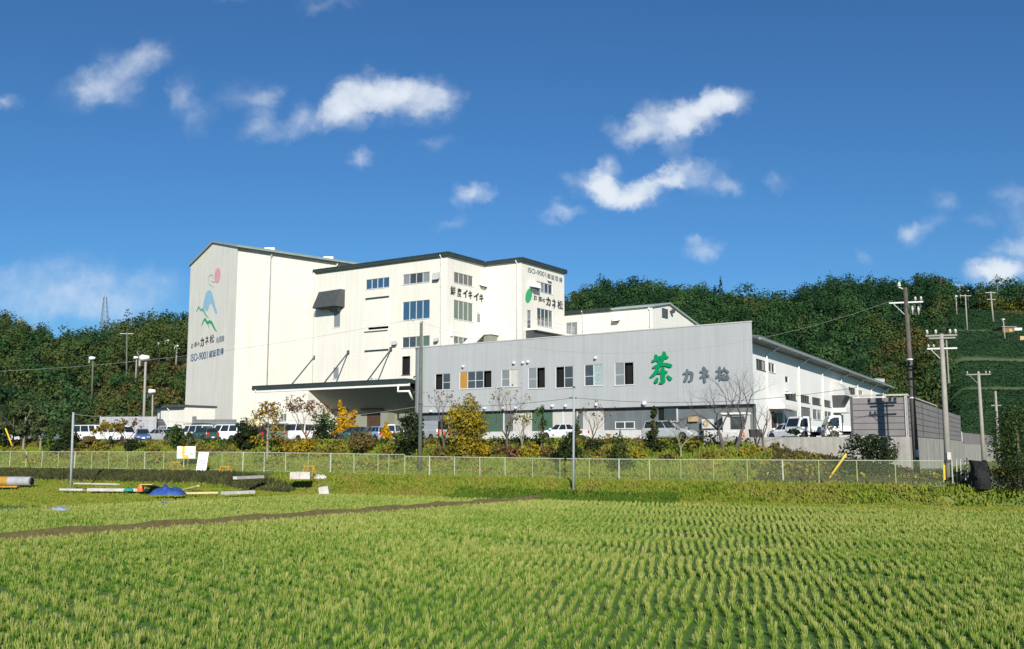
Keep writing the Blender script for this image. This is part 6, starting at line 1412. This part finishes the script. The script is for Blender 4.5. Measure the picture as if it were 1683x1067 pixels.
# wires
def wire(a, b, sag, label, r=.018, m='cable', n=14):
    a, b = Vector(a), Vector(b); mb = MB(); pts = []
    for i in range(n + 1): s = i / n; q = a.lerp(b, s); q.z -= sag * 4 * s * (1 - s); pts.append(q)
    mb.tube(pts, r, 4); org = pts[n // 2]; o = mb.build('overhead_wire', MATS[m], origin=org); tag(o, label, 'wire')
wire(MID + Vector((-.7, .2, .2)), atY(-60, 612, 98), .9, 'overhead wire crossing the tower left of the greenish pole', .012, 'cable_pale')
wire(MID + Vector((-.3, 0, 0)), TALL + Vector((-.9, 0, -.9)), 3.2, 'high overhead wire between the greenish pole and the tall dark pole', .008, 'cable_pale')
wire(POST + Vector((-.1, 0, -.7)), atY(693, 668, 84), .25, 'low wire running left from the thin grey post past the office', .014)
wire(POST + Vector((.1, 0, -.7)), TALL + Vector((.1, 0, -6.2)), .9, 'low wire running right from the thin grey post to the tall pole', .014)
wire(LPOST + Vector((0, 0, -.1)), atY(690, 668, 84), 1.0, 'low wire from the left post toward the greenish pole', .012, 'cable_pale')
wire(TALL + Vector((.9, 0, -.8)), atY(1760, 470, 62), .5, 'wire leaving the tall dark pole toward the right edge', .013)
wire(CONC + Vector((-.5, 0, -.9)), fL.P(fL.U(1350, 618), fL.uz(1350, 618)[1], .3), .7, 'service wire from the concrete pole to the white hall', .012, 'cable_pale')
wire(FAR1 + Vector((.5, 0, -.1)), FAR2 + Vector((0, 0, -1.5)), .4, 'short wire between the two farther right hand poles', .012)

# ------------------------------------------------------------------ hill poles: frost fans and power poles
def hill_pole(px_b, yb, px_t, yt, label, kind, r=.16, m='pole_concrete', head=.5, gp=None):
    p = gp or on_hill(px_b, yb); t = atY(px_t, yt, p.y); nm = 'frost_fan' if kind == 'fan' else 'utility_pole'
    o = empty(nm, p, label, 'frost fan' if kind == 'fan' else 'utility pole', 'poles standing on the tea slopes'); mb = MB(); mb.tube([p - Vector((0, 0, .5)), t], [r, r * .75], 8); mb.build('pole', MATS[m], o, smooth=True)
    if kind == 'fan':
        c = t + Vector((-.1, -head * .4, .1)); mb = MB(); mb.tube([c + Vector((-head * .5, .1, 0)), c + Vector((-head * .2, 0, .02)), c + Vector((head * .7, -.05, .05))], [head * .28, head * .42, head * .22], 10); mb.build('motor', MATS['white_paint'], o, smooth=True)
        mb = MB(); d = c + Vector((-head * .55, .1, 0))
        for k in range(3): a = 2.1 * k + .5; v = Vector((0, math.cos(a), math.sin(a))) * head * 1.0; w = Vector((.05, -math.sin(a) * .12 * head, math.cos(a) * .12 * head)); mb.box8([d - w, d + w, d + v + w, d + v - w] + [q + Vector((.03, 0, 0)) for q in (d - w, d + w, d + v + w, d + v - w)])
        mb.build('blades', MATS['insulator'], o)
    else:
        crossarm(o, t - Vector((0, 0, .4)), 1.5, Vector((1, .1, 0)), 'alu', False, ())
        if kind == 'double': crossarm(o, t - Vector((0, 0, 2.2)), 1.2, Vector((1, .1, 0)), 'alu', False, ())
YG = lambda px, Y: Vector(((px - CX) / FH * Y, Y, ZP))
hill_pole(234, 690, 239.5, 590, 'tallest frost fan pole with a white oval head behind the sheet fence', 'fan', .2, gp=YG(234.5, 132), head=1.05)
hill_pole(249, 690, 251, 645, 'short frost fan with a round dark head behind the sheet fence', 'fan', .13, gp=YG(249, 134), head=.85)
hill_pole(151, 655, 153, 590, 'pale green frost fan pole alone left of the tall power pole', 'fan', .22, 'pole_green', 1.1)
hill_pole(208, 640, 208.5, 546, 'tall power pole with crossarm in the left hand wood', 'power', .22, 'pole_green')
hill_pole(223, 628, 224.5, 589, 'frost fan pole just right of the tall power pole on the left hill', 'fan', .2, head=.9)
hill_pole(229.5, 620, 230, 580, 'frost fan pole half hidden behind its shorter neighbour on the left hill', 'fan', .2, 'pole_green', .9)
hill_pole(262, 602, 262.5, 566, 'leftmost frost fan of the three high on the left hill', 'fan', .2, 'pole_green', .8)
hill_pole(274, 602, 275.5, 561, 'middle frost fan of the three high on the left hill', 'fan', .2, head=.8)
hill_pole(288.5, 608, 291, 570, 'rightmost frost fan of the three, nearest the tower', 'fan', .2, head=.8)
hill_pole(1555, 502, 1554.5, 474, 'leftmost small fan pole at the top of the tea slope', 'fan', .2, head=.6)
hill_pole(1573, 521, 1571, 488, 'second small fan pole below the leftmost on the tea slope', 'fan', .18, head=.6)
hill_pole(1579, 496, 1577, 467, 'power pole with two arms against the ridge trees', 'double', .2)
hill_pole(1590, 548, 1586.5, 484, 'tall plain power pole in the middle of the tea slope', 'power', .2)
hill_pole(1592, 512, 1591, 479, 'pale pole behind the tall plain power pole', 'fan', .18, 'pole_green', .5)
hill_pole(1633, 533, 1628, 479, 'leaning power pole with two arms above the field huts', 'double', .26)
hill_pole(1652, 562, 1649, 526, 'green topped pole in front of the brown field hut', 'fan', .18, head=.5)
# huts on the slope
def hut(px, yb, w, hpx, label, roof=True, m='rust_shed'):
    p = on_hill(px, yb); s = FH / p.y; W = w / s; H = hpx / s; o = empty('hut', p, label, 'hut', None, .15); mb = MB(); mb.box(-W/2, W/2, -1, 1.5, -.6, H); mb.build('walls', MATS[m], o, local=True)
    if roof: mb = MB(); mb.box8([(-W*.62, -1.4, H - .1), (W*.6, -1.4, H - .1), (W*.6, 1.9, H + .25), (-W*.62, 1.9, H + .25), (-W*.62, -1.4, H + .05), (W*.6, -1.4, H + .05), (W*.6, 1.9, H + .4), (-W*.62, 1.9, H + .4)]); mb.build('roof', MATS['stained_white'], o, local=True)
    mb = MB(); mb.box(W*.05, W*.28, -1.03, -1.003, 0, H * .75); mb.build('door', MATS['tan_box'], o, local=True)
hut(1654, 549, 22, 11, 'brown field hut with a pale overhanging roof on the tea slope'); hut(1680, 563, 16, 10, 'small tan hut at the right edge below the brown field hut', False, 'tan_box')
p = on_hill(1672, 547); mb = MB(); mb.box(p.x - 1.0, p.x + 1.0, p.y - .5, p.y + .5, p.z + .3, p.z + 1.2); tag(mb.build('water_tank', MATS['white_paint'], origin=p), 'white tank beside the brown field hut', 'tank')
# lattice mast far behind the left ridge
b = atY(171, 545, 620); t = atY(172.5, 488, 620); o = empty('lattice_mast', b, 'blue grey lattice mast rising beyond the left hand ridge', 'mast'); hh = t.z - b.z; mb = MB(); L4 = []
for sx, sy in ((-1, -1), (1, -1), (1, 1), (-1, 1)): q0 = b + Vector((sx * 3.0, sy * 3.0, -6)); q1 = t + Vector((sx * .8, sy * .8, 0)); L4.append((q0, q1)); mb.tube([q0, q1], .2, 4)
mb.build('legs', MATS['mast_blue'], o); mb = MB(); n = 9
for i in range(n):
    for j in range(4):
        a0, a1 = L4[j]; b0, b1 = L4[(j + 1) % 4]; f, g = i / n, (i + 1) / n; mb.tube([a0.lerp(a1, f), b0.lerp(b1, g)], .10, 4); mb.tube([b0.lerp(b1, f), a0.lerp(a1, g)], .10, 4); mb.tube([a0.lerp(a1, g), b0.lerp(b1, g)], .10, 4)
mb.build('bracing', MATS['mast_blue'], o); mb = MB(); mb.tube([t, t + Vector((0, 0, 3))], .35, 6); mb.build('aerial', MATS['mast_blue'], o)

# ------------------------------------------------------------------ things left beside the paddy
def leaning(label, x0, y0, x1, y1, Y, r=.075):
    a, b = atY(x0, y0, Y), atY(x1, y1, Y + .4); mb = MB(); mb.tube([a, a.lerp(b, .97), b], [r, r, r * .7], 10); o = mb.build('guy_guard', MATS['yellow'], origin=a, smooth=True); tag(o, label, 'guy guard')
leaning('yellow guy wire guard leaning by the left thicket', 20, 733, 9, 704, 97); leaning('yellow guy wire guard leaning right beside the big dark bushes', 1363, 786, 1391, 746, 68)
def gz(px, py, z=None):
    p = ground_at(px, py); return p
# broken trunk like roll at the left edge
p = atZ(28, 801, .35); s = FH / p.y; o = empty('pipe_roll', p, 'fat grey pipe with yellow ends lying at the left edge', 'pipe'); mb = MB(); r = 7.5 / s; a = Vector((-42 / s, .6, r + .12)); b = Vector((25 / s, -.2, r + .12)); mb.tube([a, b], [r, r], 14); mb.build('shell', MATS['stained_white'], o, local=True, smooth=False)
mb = MB(); mb.tube([a + Vector((-.02, 0, 0)), a.lerp(b, .40)], [r * 1.02, r * 1.02], 14); mb.build('yellow_wrap', MATS['yellow_rust'], o, local=True)
mb = MB(); c = b + Vector((.02, 0, 0)); mb.tube([b, c + Vector((.06, 0, 0))], [r * .86, r * .8], 12); mb.build('hollow_end', MATS['black'], o, local=True)
mb = MB(); mb.box(-40 / s, 4 / s, -r * 1.15, r * 1.15, .0, .13); mb.build('skid', MATS['yellow_rust'], o, local=True)
# blue tarpaulin heap
def heap(name, label, cat, px, yb, wpx, hpx, m, z=.35, seed=1, parts=None):
    p = atZ(px, yb, z); s = FH / p.y; W, H = wpx / s, hpx / s; g = np.random.default_rng(seed); nx, ny = 26, 12; vs = []
    for i in range(nx):
        for j in range(ny):
            x = (i / (nx - 1) - .5); y = (j / (ny - 1) - .5); e = max(0, 1 - (2 * abs(x)) ** 2.2) * max(0, 1 - (2 * abs(y)) ** 2); z_ = H * e ** .5 * (.74 + .26 * math.sin(x * 9 + seed) * math.cos(y * 7 + x * 5)) * (.85 + .22 * math.sin(x * 21 + y * 13 + seed) * math.sin(y * 17 - x * 9)) + abs(g.normal()) * .012 * (e > .02)
            vs.append((x * W, y * W * .5, max(0, z_)))
    fs = [(i*ny+j, (i+1)*ny+j, (i+1)*ny+j+1, i*ny+j+1) for i in range(nx-1) for j in range(ny-1)]; o = link(name, raw_mesh(name, vs, fs, MATS[m], smooth=True), None, p); tag(o, label, cat); return o
heap('tarpaulin', 'crumpled bright blue tarpaulin heaped on the ground', 'tarpaulin', 276, 813, 54, 17, 'tarp_blue', seed=9)
heap('tarpaulin', 'small scrap of blue sheet in the grass below the heap', 'tarpaulin', 271, 828, 12, 4.5, 'tarp_blue', .1, 5)
heap('sheet', 'grey blue plastic sheet lying at the edge of the left plot', 'sheet', 98, 839, 30, 8, 'sheet_blue', .08, 8)
heap('bag', 'crumpled white sack beside the rusty trestle', 'sack', 527, 787, 22, 10, 'sheet_white', 1.2, 4)
heap('sack', 'dark teal cover left of the blue tarpaulin', 'sack', 211, 807, 16, 7, 'teal', .35, 6)
def plank(px0, py0, px1, py1, z, w, h, label, m='sheet_white', name='plank', cat='plank', z2=None):
    a, b = atZ(px0, py0, z), atZ(px1, py1, z2 if z2 is not None else z); d = (b - a).normalized(); n = Vector((d.y, -d.x, 0)).normalized() * w / 2; up = Vector((0, 0, h)); mb = MB(); mb.box8([a - n, b - n, b + n, a + n, a - n + up, b - n + up, b + n + up, a + n + up]); o = mb.build(name, MATS[m], origin=(a + b) / 2); tag(o, label, cat); return o
plank(146, 807, 242, 808, .3, .5, .22, 'long pinkish white board lying left of the blue tarpaulin'); plank(100, 806, 138, 806.5, .3, .35, .15, 'short white board by the left grey post')
plank(296, 812, 358, 811, .3, .45, .12, 'pale wooden board right of the blue tarpaulin', 'ply'); plank(366, 813, 416, 811, .3, .5, .22, 'white board with splintered end furthest right on the dry bank')
plank(302, 806, 326, 800, .35, .16, .12, 'thin stick propped against the blue tarpaulin', 'ply', z2=.75); plank(386, 788, 431, 786, 1.3, .35, .22, 'white plastic pipe lying on the road edge', name='pipe', cat='pipe')
plank(240, 797, 262, 804, .9, .9, .05, 'square of plywood leaning on the tarpaulin heap', 'ply', z2=.3); plank(196, 797, 118, 795.5, .75, .2, .1, 'pale rail along the dry bank by the left post', 'sheet_white')
p = atZ(231, 808, .35); mb = MB(); mb.tube([p, p + Vector((0, 0, .25)), p + Vector((.0, 0, .5))], [.22, .26, .2], 10); tag(mb.build('bucket', MATS['orange'], origin=p), 'orange bucket left of the blue tarpaulin', 'bucket')
p = atZ(494, 788, 1.22); s = FH / p.y; W = 33 / s; o = empty('block_stack', p, 'white foam blocks stacked on the road edge', 'blocks'); 
for k in range(2): mb = MB(); mb.box(-W/2 + k * W/2 + .01, k * W/2 - .01, -.3, .3, .05, 12 / s); mb.build('block', MATS['sheet_white'], o, local=True)
mb = MB(); mb.box(-W/2, W/2, -.32, .32, 0, .05); mb.build('pallet', MATS['yellow_rust'], o, local=True)
p = atZ(533, 812, .15); mb = MB(); mb.box8([p + Vector(v) for v in ((-.35,-.3,0),(.45,-.35,0),(.4,.3,0),(-.3,.3,0),(-.42,-.3,.5),(.3,-.35,.62),(.3,.3,.62),(-.35,.3,.55))]); tag(mb.build('concrete_block', MATS['sheet_white'], origin=p), 'pinkish concrete lump at the corner of the paddy', 'block')
def trestle(px, yb, wpx, hpx, label):
    p = ground_at(px, yb); s = FH / p.y; W, H = wpx / s, hpx / s; o = empty('trestle', p, label, 'trestle', 'rusty yellow trestles on the road', math.atan2(FD.y, FD.x)); mb = MB(); mb.box(-W/2, W/2, -.05, .05, H - .12, H); mb.build('beam', MATS['yellow_rust'], o, local=True)
    for sx in (-1, 1):
        for sy in (-1, 1): mb = MB(); mb.tube([(sx * W * .42, sy * .3, 0), (sx * W * .38, sy * .04, H - .1)], .06, 6); mb.build('leg', MATS['yellow_rust'], o, local=True)
        mb = MB(); mb.tube([(sx * W * .42, -.24, H * .3), (sx * W * .42, .24, H * .3)], .04, 6); mb.build('stretcher', MATS['yellow_rust'], o, local=True)
trestle(288, 774, 22, 15, 'rusty yellow trestle under the marker board'); trestle(370, 781, 23, 15, 'rusty yellow trestle right of the white notice board'); trestle(508, 784, 24, 19, 'rusty yellow trestle behind the white foam blocks')
# site boards
p = ground_at(305, 773); s = FH / p.y; o = empty('marker_board', p, 'white site board with a bold yellow L shaped stripe', 'sign', None, math.atan2(FD.y, FD.x) * .4); W = 33 / s; z1 = (773 - 734) / s; z0 = (773 - 754) / s; mb = MB(); mb.box(-W/2, W/2, -.02, .02, z0, z1); mb.build('panel', MATS['white_paint'], o, local=True)
mb = MB(); mb.box(-W*.22, -W*.08, -.032, -.0225, z0 + .32, z1); mb.box(-W*.20, W*.13, -.032, -.0225, z0, z0 + .315); mb.build('yellow_stripe', MATS['yellow'], o, local=True)
mb = MB()
for k, x in enumerate((.22, .30, .36)): mb.box(W*x - .05, W*x + .05, -.03, -.0225, z0 + .36, z0 + .46 + .05 * (k == 1))
mb.build('small_marks', MATS['text_line'], o, local=True)
for sx in (-.45, .1): mb = MB(); mb.box(W*sx - .03, W*sx + .03, .021, .08, 0, z0 + .5); mb.build('leg', MATS['yellow_rust'], o, local=True)
p = ground_at(330, 776); s = FH / p.y; o = empty('notice_board', p, 'white notice board with red heading and lines of small writing', 'sign', None, -.15); W = 17.5 / s; H = 33 / s; o.rotation_euler = (R(-9), R(3), -.15); mb = MB(); mb.box(-W/2, W/2, -.02, .02, .08, H); mb.build('panel', MATS['white_paint'], o, local=True)
fr = Frame((p.x, p.y), 90 + math.degrees(.15)); 
mb = MB()
for x0, x1 in ((-.38, -.27), (-.22, -.11)): 
    mb.box(W*x0, W*x1, -.03, -.0225, H - .26, H - .23); mb.box(W*x0, W*x1, -.03, -.0225, H - .16, H - .13); mb.box(W*(x0+x1)/2 - .015, W*(x0+x1)/2 + .015, -.034, -.0305, H - .28, H - .1)
mb.build('red_heading', MATS['red_ink'], o, local=True); mb = MB()
for x0 in (.06, .24): mb.box(W*x0, W*(x0+.1), -.03, -.0225, H - .26, H - .24); mb.box(W*x0, W*(x0+.1), -.03, -.0225, H - .18, H - .16)
mb.build('heading_marks', MATS['text_line'], o, local=True)
for k, (a, b) in enumerate(((-.4, .4), (-.35, .42), (-.4, .3), (-.4, .38), (-.38, .25))):
    z = H * (.70 - .13 * k); mb = MB(); x = W * a
    mb.box(W*a, W*b, -.028, -.0225, z - .04, z + .04); mb.build('text_line', MATS['text_line'], o, local=True)
mb = MB(); mb.tube([(0, .03, H * .8), (0, .75, .0)], .03, 6); mb.build('prop', MATS['hood_grey'], o, local=True)
# cones, bins, netting at the right
p = Vector(((1223.5 - CX) / FH * 83, 83, bank_z(*uv((1223.5 - CX) / FH * 83, 83)))); o = empty('traffic_cone', p, 'orange traffic cone by the dark bins at the yard rim', 'cone'); mb = MB(); mb.tube([(0,0,.04), (0,0,.72)], [.17, .035], 12); mb.build('cone', MATS['orange'], o, local=True); mb = MB(); mb.box(-.2, .2, -.2, .2, 0, .04); mb.build('base', MATS['plastic_dark'], o, local=True)
for i, px in enumerate((1238, 1246.5)):
    Y = 86; p = Vector(((px - CX) / FH * Y, Y, ZP + .005)); o = empty('bin', p, ['dark bin left of its pair at the office corner', 'dark bin right of its pair at the office corner'][i], 'bin', 'dark bins at the office corner'); mb = MB(); mb.box8([(-.22,-.25,0),(.22,-.25,0),(.22,.25,0),(-.22,.25,0),(-.28,-.3,.8),(.28,-.3,.8),(.28,.3,.8),(-.28,.3,.8)]); mb.build('body', MATS['plastic_dark'], o, local=True); mb = MB(); mb.box(-.3, .3, -.32, .32, .803, .88); mb.build('lid', MATS['hood_grey'], o, local=True)
p = base_on(1607, 61.5); s = FH / p.y; o = empty('netting_stack', p, 'tall heap draped with black netting right of the concrete pole', 'heap'); mb = MB(); g = np.random.default_rng(4)
W_, H_ = 30 / s, 46 / s; nn_ = 22; lv = 12
vs = []
for i in range(lv):
    f = i / (lv - 1)
    for j in range(nn_):
        t = 2 * math.pi * j / nn_; rr = (1 - .25 * f ** 3) * (1 + .10 * math.sin(3 * t + f * 5) + g.normal() * .035) * (1 + .1 * math.sin(f * 7)); cx_ = .06 * math.sin(f * 4)
        vs.append((W_ * .5 * rr * math.copysign(abs(math.cos(t)) ** .7, math.cos(t)) + cx_, .75 * rr * math.sin(t), H_ * (f ** .9) * (.96 + .05 * math.cos(2 * t))))
mb.add(vs, [(i*nn_+j, i*nn_+(j+1)%nn_, (i+1)*nn_+(j+1)%nn_, (i+1)*nn_+j) for i in range(lv-1) for j in range(nn_)] + [list(range((lv-1)*nn_, lv*nn_))])
mb.build('netting', MATS['net_black'], o, local=True)
q = []
for k, px in enumerate((1563, 1570, 1577, 1584, 1588)):
    p = base_on(px, 63 + k * .35); mb = MB(); h_ = 46 / FH * p.y; mb.tube([p, p + Vector((.03 * (k % 2), 0, h_))], .04, 6); tag(mb.build('stake', MATS['fence_rail'], origin=p), ['pale stake nearest the concrete pole, first of five', 'second pale stake from the concrete pole', 'third pale stake, in the middle of the row', 'fourth pale stake, next to last before the netting', 'last pale stake against the black netting'][k], 'stake', 'pale stakes right of the concrete pole')
p = base_on(1638, 61); s = FH / p.y; mb = MB(); g = np.random.default_rng(9); prof = [(-23, 0), (-22, 14), (-14, 22), (10, 22), (24, 19), (60, 17), (62, 0)]
mb.prism([p + Vector((x / s, g.normal() * .08, z / s)) for x, z in prof], [p + Vector((x / s, 1.6 + g.normal() * .1, z * .9 / s)) for x, z in prof]); tag(mb.build('rubble_bank', MATS['stone'], origin=p), 'weathered stone wall at the right edge beyond the netting', 'wall')
